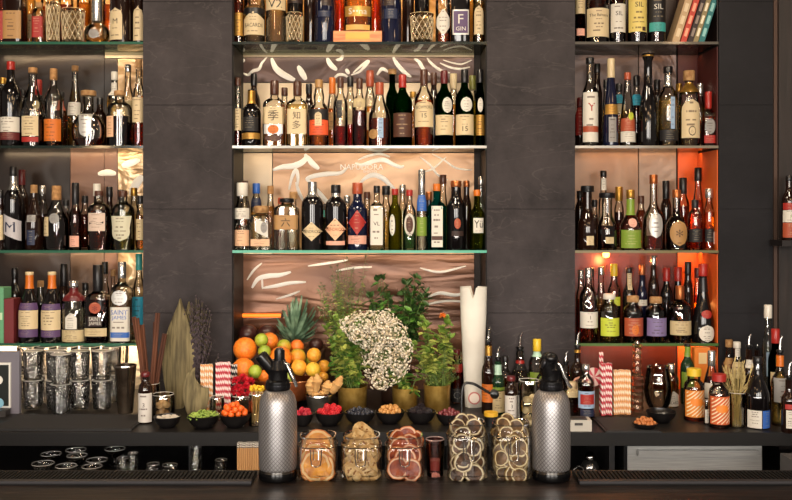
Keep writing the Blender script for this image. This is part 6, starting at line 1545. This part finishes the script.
def siphon(px, label, left):
    D = 1.915; k = D / F; x = PX(px, D); e = empty('soda_siphon', (x, D, ZB + .0006), label, 'siphon', 'woven metal soda siphons')
    R = 19.2 * k; Z = lambda y: PZ(y, D) - ZB
    m = MB(); m.lathe([(0, R * .96), (.003, R * 1.0), (Z(473), R * 1.0), (Z(470.5), R * .97), (Z(470), R * .9)], mat('#101012', .18, .3), 40)
    m.build('base', e)
    m = MB(); pr = [(Z(470) + .0005, R * .93), (Z(466), R * .985), (Z(440), R), (Z(415), R * .99), (Z(402), R * .955), (Z(396), R * .87), (Z(392), R * .72), (Z(389), R * .55)]
    m.lathe(pr, WOV, 48); m.build('woven_body', e, ang=None)
    m = MB(); m.lathe([(Z(470.4), R * .965), (Z(468), R * .965)], STEEL, 40, caps=False); m.build('base_ring', e)
    HB = mat('#121214', .25)
    m = MB(); m.lathe([(Z(390), R * .60), (Z(387), R * .64), (Z(381), R * .62), (Z(379), R * .5), (Z(372), R * .5), (Z(369), R * .56), (Z(366), R * .5), (Z(360), R * .40)], HB, 32); m.build('collar', e)
    m = MB(); m.lathe([(Z(388), R * .655), (Z(386), R * .665), (Z(384), R * .655)], mat('#3a3a3e', .2, .8), 32, caps=False); m.build('collar_ring', e)
    if left:
        m = MB(); p0 = Vector((R * .05, 0, Z(379))); p1 = Vector((-R * .90, -.006, Z(354.5))); d = (p1 - p0).normalized()
        m.tube([p0, p0.lerp(p1, .5), p1 - d * .004, p1, p1 + d * .001], [R * .30, R * .32, R * .33, R * .30, R * .2], HB, 20); m.build('cartridge_holder', e)
        m = MB(); m.lathe([(Z(362), R * .28), (Z(352), R * .28), (Z(350), R * .26)], HB, 20, c=(R * .08, 0, 0)); m.build('head_knob', e)
        m = MB(); m.lathe([(Z(350) + .0003, R * .2), (Z(348.4), R * .2), (Z(348), R * .12)], mat('#8a8a8c', .2, .9), 18, c=(R * .08, 0, 0)); m.build('valve_pin', e)
        m = MB(); m.tube([(R * .25, -.006, Z(361)), (R * .52, -.010, Z(364)), (R * .72, -.012, Z(374)), (R * .95, -.012, Z(383)), (R * 1.0, -.012, Z(386))], [.0035, .0045, .005, .0042, .003], STEEL, 10); m.build('lever', e)
        m = MB(); m.tube([(R * .2, .006, Z(370)), (R * .62, .004, Z(371)), (R * .8, .004, Z(378))], [.006, .006, .005], HB, 12); m.build('spout', e)
    else:
        m = MB(); pts = [Vector((0, 0, Z(378))), Vector((-R * .10, -.003, Z(369))), Vector((-R * .22, -.008, Z(361))), Vector((-R * .14, -.014, Z(355.5)))]
        m.tube(pts, [R * .46, R * .47, R * .44, R * .36], HB, 24); m.build('cartridge_holder', e)
        m = MB(); m.ball((-R * .08, -.014, Z(357.5)), R * .39, HB, 24, 14, (1, 1, .82)); m.build('head_knob', e)
        m = MB(); m.lathe([(0, R * .3), (.004, R * .3), (.006, R * .2)], mat('#3a3a3e', .3, .6), 18, M=Matrix.Translation((-R * .42, -.016, Z(362))) @ Matrix.Rotation(-1.2, 4, 'Y')); m.build('valve_pin', e)
        m = MB(); m.tube([(R * .12, -.008, Z(361)), (R * .42, -.010, Z(364)), (R * .6, -.012, Z(374)), (R * .86, -.012, Z(384)), (R * 1.02, -.012, Z(387))], [.0035, .0045, .005, .0042, .003], STEEL, 10); m.build('lever', e)
        m = MB(); m.tube([(R * .2, .006, Z(372)), (R * .55, .004, Z(373)), (R * .72, .004, Z(379))], [.006, .006, .005], HB, 12); m.build('spout', e)
siphon(278, 'woven metal soda siphon with slanted black cartridge tube, left', True)
siphon(551, 'woven metal soda siphon with rounded black head, right', False)
# ---- clip top jars of dried fruit
JG = thin_glass('#ffffff', '#9a948c', .5)
def clipjar(px, w, top, label):
    D = 1.93; k = D / F; R = w / 2 * k; zb = ZB + .0006; h = (485 - top) * k * .985
    e = empty('clip_top_jar', (PX(px, D), D, zb), label, 'jar', 'clip top jars on the bar')
    n = 4.5; pr = [(0, R * .86, n), (.004, R * .96, n), (.012, R, n), (h * .72, R, n), (h * .82, R * .96, n), (h * .88, R * .90, 3), (h * .93, R * .88, 2.6), (h, R * .9, 2.6)]
    m = MB(); m.lathe(pr + [(z, q - .003, a) for z, q, a in reversed(pr[2:])] + [(.007, R * .8, n)], JG, 40); m.build('glass_wall', e, ang=35)
    m = MB(); m.lathe([(h + .0003, R * .9 - .004, 2.6), (h + .003, R * .9 - .002, 2.6), (h + .003, R * .9, 2.6), (h + .0003, R * .905, 2.6)], thin_glass('#e8e8e4', '#a8a49c', 3.0), 40, caps=False); m.build('rim', e)
    # wire clip on the front
    m = MB(); y = -R - .004; z1 = h * .78; z0 = h * .42; ww = R * .26
    m.tube([(-ww, y, z1), (-ww, y - .004, (z0 + z1) / 2), (-ww * .8, y - .003, z0), (0, y - .003, z0 - .004), (ww * .8, y - .003, z0), (ww, y - .004, (z0 + z1) / 2), (ww, y, z1)], .0013, STEEL, 7)
    m.tube([(-ww * .5, y - .002, z1), (-ww * .5, y - .006, z0 + .012), (ww * .5, y - .006, z0 + .012), (ww * .5, y - .002, z1)], .0012, STEEL, 7)
    m.build('wire_clip', e)
    m = MB(); pts = []
    for i in range(29):
        t = 2 * PI * i / 28; c, s = math.cos(t), math.sin(t); q = 2 / 3
        pts.append(((R * .93 + .0015) * math.copysign(abs(c) ** q, c), (R * .93 + .0015) * math.copysign(abs(s) ** q, s), h * .80))
    m.tube(pts, .0012, STEEL, 6); m.build('neck_wire', e)
    return PX(px, D), D, R, zb, h, k
def slice_obj(name, R, th, rind, pith, flesh, seg):
    e = empty(name, (0, 0, 0), '', 'fruit slice', '')
    m = MB(); rn = random.Random(seg); wob = [1 + rn.uniform(-.05, .05) for _ in range(24)]
    def ring(r0, r1, z0, z1, mt):
        vs = []
        for i in range(24):
            a = 2 * PI * i / 24; q = wob[i]; dz = .0035 * math.sin(2 * a + seg)
            for r, z in ((r0, z0), (r1, z0), (r1, z1), (r0, z1)): vs.append((r * q * math.cos(a), r * q * math.sin(a), z + dz * r / R))
        fs = []
        for i in range(24):
            j = (i + 1) % 24
            for s in range(4): fs.append((i * 4 + s, j * 4 + s, j * 4 + (s + 1) % 4, i * 4 + (s + 1) % 4))
        m.add(vs, fs, mt)
    ring(R * .94, R, -th / 2, th / 2, rind); ring(R * .79, R * .94, -th * .48, th * .48, pith); m.build('peel', e, ang=35)
    m = MB(); n = 9
    vs = []; 
    for q in range(n):
        a0, a1 = 2 * PI * (q + .06) / n, 2 * PI * (q + .94) / n
        for s in (-1, 1):
            P = [(R * .08 * math.cos((a0 + a1) / 2), R * .08 * math.sin((a0 + a1) / 2), s * th * .3)]
            for t in range(5):
                a = a0 + (a1 - a0) * t / 4; rr_ = R * (.77 if 0 < t < 4 else .73); P.append((rr_ * math.cos(a), rr_ * math.sin(a), s * th * .38 + .0035 * math.sin(2 * a + seg) * .75))
            fs = [(0, i, i + 1) for i in range(1, 5)]
            m.add(P, fs if s > 0 else [tuple(reversed(f)) for f in fs], flesh)
    m.build('flesh', e, ang=30)
    m = MB(); m.lathe([(-th * .2, R * .80), (th * .2, R * .80)], flesh, 24); m.build('pith', e)
    KIDS[e.name] = list(e.children); return e
class KD(dict):
    def __init__(s, L, r): dict.__init__(s, enumerate(L)); s['r'] = r
def fill_slices(J, kinds, label, group, spots, cat='fruit slice'):
    x, D, R, zb, h, k = J; base = {}; jx = CX + x * F / D
    for i, (px, py, dd, tilt, yaw, kd) in enumerate(spots):
        if kd not in base: base[kd] = o = kinds[kd]()
        else: o = dupe(base[kd], (0, 0, 0))
        rad = kinds['r'][kd]; lim = max(0, R / k - 2.6 - rad); px = jx + max(-lim, min(lim, px - jx)) if py > 445 else jx + max(-lim - 3, min(lim + 3, px - jx)); py = min(py, 483 - rad)
        DD = D + max(-.031, min(.031, dd)); o.location = (PX(px, DD), DD, PZ(py, DD)); o.rotation_euler = (Matrix.Rotation(yaw, 3, 'Z') @ Matrix.Rotation(PI / 2 + tilt, 3, 'X') @ Matrix.Rotation(random.uniform(0, 6), 3, 'Z')).to_euler(); tag(o, label, cat, group)
def spots(px, w, y0, y1, n, seed, sz, kds=1, dmax=.04):
    """slices standing loosely against the glass, front layer then rear ones"""
    rn = random.Random(seed); out = []
    for i in range(n):
        for t in range(60):
            sx = rn.uniform(-1, 1) * (w / 2 - sz); sy = rn.uniform(y0 + sz * .6, y1 - sz)
            dd = -dmax + 2 * dmax * i / n
            if all(abs(sx - a[0]) + abs(sy - a[1]) > sz * .8 or abs(dd - a[2]) > .014 for a in out): break
        out.append((sx, sy, dd))
    return [(px + a, b, c, rn.uniform(-.22, .12), rn.uniform(-.35, .35), i % kds) for i, (a, b, c) in enumerate(out)]
km = 1.93 / F
J = clipjar(318, 40, 444, 'clip top jar of dried orange wheels, leftmost jar')
RO = noisy('#b85f10', '#cf7a1c', 20, .5, .2); PI_ = noisy('#d8b070', '#e6c894', 20, .6, .1); FO_ = noisy('#b86c08', '#e8a020', 40, .4, .3)
mk = lambda R, s, a=RO, b=PI_, c=FO_: (lambda: slice_obj('dried_orange_slice', R * km, .004, a, b, c, s))
fill_slices(J, KD([mk(15, 1), mk(12.5, 2), mk(16.5, 3)], (15, 12.5, 16.5)), 'dried orange wheel in the leftmost clip top jar', 'dried orange wheels in the jar',
  [(311, 466, -.030, -.1, .15, 0), (328, 468, -.024, -.15, -.2, 0), (308, 471, -.016, -.2, .3, 1), (322, 462, -.010, -.1, .05, 0), (312, 458, .004, -.12, -.1, 0), (326, 456, .012, -.08, .2, 1), (318, 446, .020, -.12, 0, 2), (311, 450, .030, -.1, .1, 0), (325, 467, .026, .1, .1, 1), (314, 470, .036, .1, -.1, 1)])
J = clipjar(361.5, 41, 444, 'clip top jar of pale crisp crackers, second from left')
def cracker(R, s):
    def mk_():
        rn = random.Random(s); e = empty('cracker_crisp', (0, 0, 0), '', 'cracker', '')
        m = MB(); nn = 20; vs = []; th = .004
        for sg in (-1, 1):
            vs.append((0, 0, sg * th / 2))
            for rI in (.5, 1):
                for i in range(nn):
                    a = 2 * PI * i / nn; q = R * rI * (1 + .10 * math.sin(3 * a + s) + (rn.uniform(-.06, .06) if sg < 0 else 0)); vs.append((q * math.cos(a), q * math.sin(a), sg * th / 2 + .007 * rI * math.sin(2 * a + s) + .0045 * math.sin(5 * a + s) + .003 * rI * math.sin(9 * a)))
        o = 1 + 2 * nn; fs = []
        for i in range(nn):
            j = (i + 1) % nn
            fs += [(0, 1 + j, 1 + i), (1 + i, 1 + j, 1 + nn + j, 1 + nn + i), (o, o + 1 + i, o + 1 + j), (o + 1 + i, o + 1 + nn + i, o + 1 + nn + j, o + 1 + j), (1 + nn + i, 1 + nn + j, o + 1 + nn + j, o + 1 + nn + i)]
        m.add(vs, fs, noisy('#b8925a', '#dcbf8a', 60, .85, .8)); m.build('crisp', e, ang=None)
        m = MB()
        for q in range(16):
            a = rn.uniform(0, 6.28); z = math.sqrt(rn.random()) * R * .8; m.ball((z * math.cos(a), z * math.sin(a), th * .5 + .003 * math.sin(2 * a + s) + .001), .0022, mat('#8a5f30', .8), 6, 4, (1, 1, .6))
        m.build('seed_topping', e); KIDS[e.name] = list(e.children); return e
    return mk_
fill_slices(J, KD([cracker(11.5 * km, 1), cracker(10 * km, 2), cracker(13.5 * km, 3)], (11.5, 10, 13.5)), 'pale seeded crisp in the second clip top jar', 'seeded crisps in the jar',
  [(354, 468, -.030, -.2, .2, 1), (369, 466, -.026, -.1, -.3, 1), (361, 458, -.016, .2, .1, 0), (351, 462, -.006, -.1, .3, 1), (371, 455, -.004, .1, -.3, 1), (360, 447, .004, -.2, .1, 0), (368, 441, .012, -.1, -.2, 1), (355, 440, .014, .1, .2, 1), (362, 434, .020, -.15, 0, 0), (357, 455, .024, 0, .1, 2), (367, 468, .018, .1, 0, 1), (361, 445, .030, -.1, 0, 2), (350, 472, -.022, .2, .4, 1), (373, 474, -.016, -.2, -.4, 1), (362, 472, -.03, .15, .1, 1), (352, 449, -.012, .2, .3, 1), (371, 446, -.014, -.3, -.3, 1), (360, 440, -.006, .2, .1, 1)], 'cracker')
J = clipjar(404.5, 40, 444, 'clip top jar of dried blood orange wheels, middle jar')
RB = noisy('#b8581c', '#d07a34', 20, .5, .2); PB = noisy('#d8a888', '#e6c4a4', 20, .6, .1); FB_ = noisy('#6a1c14', '#b0562c', 40, .35, .3)
mb_ = lambda R, s: (lambda: slice_obj('dried_blood_orange_slice', R * km, .004, RB, PB, FB_, s))
fill_slices(J, KD([mb_(11, 4), mb_(9.5, 5), mb_(12, 6)], (11, 9.5, 12)), 'dried blood orange wheel in the middle clip top jar', 'dried blood orange wheels in the jar',
  [(397, 468, -.030, -.1, .3, 0), (413, 470, -.026, -.15, -.2, 0), (405, 459, -.018, -.1, .1, 0), (394, 455, -.010, .1, .4, 1), (414, 455, -.006, -.1, -.35, 0), (400, 447, .002, -.12, .2, 0), (410, 443, .010, -.1, -.25, 1), (417, 440, .016, -.3, -.5, 1), (398, 438.5, .018, -.2, .4, 1), (407, 437, .024, -.1, 0, 0), (404, 458, .028, 0, 0, 2), (396, 468, .020, .1, .1, 1), (413, 468, .022, .1, -.1, 1)])
J = clipjar(467, 41, 431, 'clip top jar of dried lime wheels with dark centres, fourth jar')
RL = noisy('#8a7448', '#b8a070', 20, .5, .2); PL = noisy('#dccca6', '#efe4c4', 20, .6, .1); FL_ = noisy('#2a1810', '#6a4628', 40, .4, .3)
ml_ = lambda R, s, a=RL, b=PL, c=FL_, nm='dried_lime_slice': (lambda: slice_obj(nm, R * km, .0036, a, b, c, s))
fill_slices(J, KD([ml_(8.6, 7), ml_(7.8, 8), ml_(9.6, 9)], (8.6, 7.8, 9.6)), 'dried lime wheel with dark centre in the fourth clip top jar', 'dark dried lime wheels in the jar',
  [(463, 463, -.034, -.05, .1, 2)] + spots(467, 40, 428, 484, 40, 71, 8.6, 3, .031) + [(458, 427, -.01, -.3, .3, 0), (474, 427, -.006, -.3, -.3, 0), (462, 421, .008, -.4, .2, 1), (470, 422, .012, -.4, -.1, 0), (478, 432, .0, -.3, -.5, 1), (455, 435, .004, -.2, .5, 1)])
J = clipjar(510.5, 41, 431, 'clip top jar of dried lime wheels, rightmost jar')
RL2 = noisy('#8a6a34', '#a88a4c', 20, .5, .2); PL2 = noisy('#dac898', '#ecdeb8', 20, .6, .1); FL2_ = noisy('#4a3420', '#8a6840', 40, .4, .3)
mr_ = lambda R, s: ml_(R, s, RL2, PL2, FL2_, 'dried_lime_slice')
fill_slices(J, KD([mr_(8, 10), mr_(9.2, 11), mr_(7.4, 12)], (8, 9.2, 7.4)), 'dried lime wheel in the rightmost clip top jar', 'dried lime wheels in the rightmost jar',
  [(519, 476, -.034, -.05, -.1, 0), (521, 458, -.034, -.05, -.2, 1)] + spots(510.5, 40, 428, 484, 40, 72, 8.6, 3, .031) + [(503, 425, -.01, -.3, .3, 0), (516, 427, -.004, -.3, -.3, 0), (507, 420, .01, -.4, .2, 2), (522, 434, .0, -.3, -.5, 0), (498, 434, .004, -.2, .5, 2)])
# pink votive between the jars
D = 1.935; k = D / F; e = simple('votive_glass', PX(435, D), D, ZB + .0006, 'pinkish ribbed votive glass with candle between third and fourth jars', 'candle'); h = 36 * k; R = 9.6 * k
m = MB(); m.lathe([(0, R * .84), (.004, R * .88), (h, R), (h, R - .003), (.012, R * .8)], thin_glass('#e0b8b4', '#6a4a4c', 1.4), 24); m.build('glass_wall', e)
m = MB(); m.lathe([(h + .0003, R - .003), (h + .002, R - .0015), (h + .0003, R)], mat('#b09a98', .1, .3), 24, caps=False); m.build('rim', e)
m = MB(); m.lathe([(.013, R * .74), (.034, R * .76), (.034, .001)], mat('#d8c0b4', .5), 20); m.build('candle_wax', e)
# ---- stemware and glasses on the shelf below the counter
ZU = .6915
def coupe(px, py, w, label, D=None):
    """wide shallow stemmed glass whose rim shows at row py"""
    D = (D or 3.48) - .14; k = D / F; r = w / 2 * k; h = PZ(py, D) - ZU
    e = empty('coupe_glass', (PX(px, D), D, ZU), label, 'glass', 'coupe glasses below the left counter')
    m = MB(); m.lathe([(h * .45, .0045), (h * .58, r * .55), (h * .78, r * .9), (h, r), (h, r - .0018), (h * .78, r * .88), (h * .6, r * .5), (h * .5, .001)], GLS, 28); m.build('bowl', e)
    m = MB(); m.lathe([(0, r * .62), (.003, r * .6), (.006, .006), (.012, .0035), (h * .449, .0035)], GLS, 20); m.build('stem', e)
    m = MB(); m.lathe([(h + .0003, r - .002), (h + .0022, r - .0008), (h + .0003, r + .0004)], mat('#d8d2cc', .15, .4), 28, caps=False); m.build('rim', e)  # rim colour lightened to stand in for its highlight
for a in ((43, 463.5, 22, 'coupe glass at far left of the row below counter', 3.42), (51, 454, 20, 'coupe glass behind the far left one', 3.53), (66, 466, 21, 'coupe glass second from left at the front', 3.40), (76, 450, 20, 'coupe glass at the back, third from left', 3.60), (77, 455.5, 20, 'coupe glass just before the third back one', 3.50), (92, 466.5, 20, 'coupe glass third at the front below counter', 3.41), (97, 460, 21, 'coupe glass to the right of third front one', 3.49), (115, 449, 20, 'coupe glass at right back of the coupe group', 3.62)):
    coupe(*a)
def lowglass(px, w, top, label, D=3.27):
    k = D / F; r = w / 2 * k; h = PZ(top, D) - ZU
    e = empty('stemless_glass', (PX(px, D), D, ZU), label, 'glass', 'small glasses below the left counter')
    m = MB(); m.lathe([(0, r * .6), (.004, r * .7), (h * .45, r), (h, r * .82), (h, r * .82 - .0016), (h * .45, r - .002), (.008, r * .6)], GLS, 24); m.build('glass_wall', e)
    m = MB(); m.lathe([(h + .0003, r * .82 - .002), (h + .002, r * .82), (h + .0003, r * .83)], mat('#a8a29c', .15, .4), 24, caps=False); m.build('rim', e)
for a in ((123, 14, 458, 'small glass right of the coupe group below counter'), (133, 12, 453, 'tall small glass fourth from the coupes'), (153, 15, 464, 'low glass in middle of small glasses'), (170, 18, 465, 'wide low glass right of the middle'), (196, 13, 447, 'taller glass beside the partition post'), (221, 14, 460, 'small glass left of brown straws')):
    lowglass(*a)
# bar tools at right, below counter
D = 3.38; k = D / F; e = simple('bar_strainer', PX(590, D), D, ZU, 'shiny steel strainer with coil below right counter', 'strainer')
m = MB(); m.lathe([(0, .03), (.004, .032), (.03, .034), (.05, .02), (.054, .001)], mat('#8a8886', .15, .95), 24); m.build('strainer_cup', e)
m = MB(); m.ball((0, 0, PZ(452, D) - ZU - .02), .022, mat('#a8a6a4', .1, 1), 20, 14); m.build('round_top', e)
m = MB(); m.tube([(-.028, -.03, .004), (-.036, -.034, .03), (-.052, -.036, .036), (-.068, -.034, .022), (-.072, -.034, .0)], .004, STEEL, 8); m.build('coil', e)
m = MB(); m.tube([(.004, -.03, .012), (.012, -.05, .03), (.02, -.05, .002)], .005, STEEL, 8); m.build('handle', e)
# ------------------------------------------------------------------ lamps, daylight and camera
def area(name, loc, target, sx, sy, power, col, spread=PI):
    l = bpy.data.lights.new(name, 'AREA'); l.shape = 'RECTANGLE'; l.size = sx; l.size_y = sy; l.energy = power; l.color = col; l.spread = spread
    o = bpy.data.objects.new(name, l); COL.objects.link(o); o.location = loc
    d = Vector(target) - Vector(loc); o.rotation_euler = d.to_track_quat('-Z', 'Y').to_euler(); return o
DAY = (1.0, .93, .85); WARM = (1.0, .72, .42)
for x, p in ((-2.4, 118), (0.1, 118), (2.4, 72)):
    area('street_window', (x, -4.0, 2.25), (x * .4, 3.8, 1.5), 1.5, 1.7, p, DAY)
for x, p in ((-1.55, 12), (-.1, 17), (1.3, 9)):
    area('ceiling_fill', (x, 2.5, 3.1), (x, 3.55, 1.0), .35, .35, p, (1, .83, .62), 2.2)  # added warm fill above the counter for highlights
area('under_bar_fill', (0, 1.93, 1.035), (0, 3.3, .78), 3.4, .03, 13, (1, .92, .82), 2.4)  # added fill for the drawer, straws and coupes below the counter
# unseen warm point lights added for glints on the glass
for i, (x, y, z) in enumerate(((-2.2, .6, 2.75), (-1.3, 1.3, 2.55), (-.6, -.8, 2.8), (.35, 1.0, 2.75), (.9, -1.2, 2.5), (1.5, 1.2, 2.6), (2.4, .2, 2.8), (-1.8, -1.6, 2.4), (2.0, -2.0, 2.35), (-.2, .2, 2.45), (-2.6, -.4, 2.3), (.8, .4, 2.9), (1.9, 1.4, 2.9), (-.9, 1.6, 2.95), (0.2, -2.2, 2.3), (2.7, -1.0, 2.5))):
    l = bpy.data.lights.new('glint_light', 'POINT'); l.energy = 7; l.color = (1, .64, .33); l.shadow_soft_size = .06
    o = bpy.data.objects.new('glint_light', l); COL.objects.link(o); o.location = (x, y, z)
# warm led strips under the shelves at the back of each bay
def strip(px0, px1, z, p, col, y=DP - .02, down=-.35):
    x0, x1 = PX(px0, DP) + .02, PX(px1, DP) - .02
    area('shelf_led', ((x0 + x1) / 2, y - .03, z - TH - .004), ((x0 + x1) / 2, y + .05, z - .25), x1 - x0, .012, p, col)
for i, z in enumerate(ZS):
    strip(-4, 143, z, (.8, .8, .8, 5.0)[i], WARM)
    if i < 3: strip(240, 480, z, (.5, .45, .7)[i], (1, .76, .5))
    strip(577, 719, z, (.12, .3, .8, 1.5)[i], (1, .5, .2))
strip(-4, 143, 2.385 + .40, 4.5, WARM); strip(240, 480, 2.385 + .40, 5.5, WARM); strip(577, 719, 2.385 + .40, .3, WARM)
# red orange lamp glowing under the third shelf of the right bay
e = empty('pin_lamp', (PX(606, 3.97), 3.97, ZS[2] - TH - .0005), 'small glowing orange lamp under the third shelf, right bay', 'lamp')
m = MB(); m.lathe([(-.03, .006), (-.024, .014), (-.012, .016), (-.006, .010)], mat('#ff8a3a', .4, emit=14), 16); m.build('bulb', e)
m = MB(); m.lathe([(-.0055, .012), (0, .014)], mat('#3a2a20', .4), 16); m.build('lamp_base', e)
l = bpy.data.lights.new('pin_lamp_glow', 'POINT'); l.energy = 1.6; l.color = (1, .3, .08); l.shadow_soft_size = .02
o = bpy.data.objects.new('pin_lamp_glow', l); COL.objects.link(o); o.location = (PX(606, 3.94), 3.94, ZS[2] - TH - .045)
l = bpy.data.lights.new('side_glow', 'POINT'); l.energy = 2.6; l.color = (1, .42, .10); l.shadow_soft_size = .03
for z in (ZS[2] + .12, ZS[3] + .14, ZS[3] - .1):
    o = bpy.data.objects.new('side_glow', l); COL.objects.link(o); o.location = (PX(705, 3.955), 3.955, z)
e = empty('glow_tube', (PX(240, 3.985), 3.985, PZ(315.5, 3.985)), 'thin orange glowing tube on the back panel above the oranges', 'lamp')
m = MB(); L = 41 * 3.985 / F; m.tube([(0, 0, 0), (L, 0, 0)], .0085, mat('#e8701c', .4, emit=1.6), 10); m.build('tube', e)
m = MB(); m.tube([(-.008, 0, 0), (-.001, 0, 0)], .010, BLACKP, 10); m.build('end_cap', e)
m = MB(); m.tube([(L + .001, 0, 0), (L + .008, 0, 0)], .010, BLACKP, 10); m.build('end_cap', e)
m = MB(); m.box(L * .48, L * .52, .009, .022, -.004, .004, BLACKP); m.build('bracket', e, smooth=False)
w = bpy.data.worlds.new('room'); sc.world = w; w.use_nodes = True
w.node_tree.nodes['Background'].inputs[0].default_value = (.30, .25, .21, 1); w.node_tree.nodes['Background'].inputs[1].default_value = .55
c = bpy.data.cameras.new('camera'); c.sensor_width = 36; c.lens = F / 792 * 36; c.shift_y = -(250 - HY) / 792; c.clip_end = 60
co = bpy.data.objects.new('camera', c); COL.objects.link(co); co.location = (0, 0, CZ); co.rotation_euler = (PI / 2, 0, 0); sc.camera = co
vs = sc.view_settings; vs.view_transform = 'Standard'; vs.look = 'None'; vs.gamma = 1; vs.use_curve_mapping = False; vs.exposure = 0.0
sc.cycles.transparent_max_bounces = 48; sc.cycles.max_bounces = 28; sc.cycles.transmission_bounces = 28; sc.cycles.sample_clamp_indirect = 4
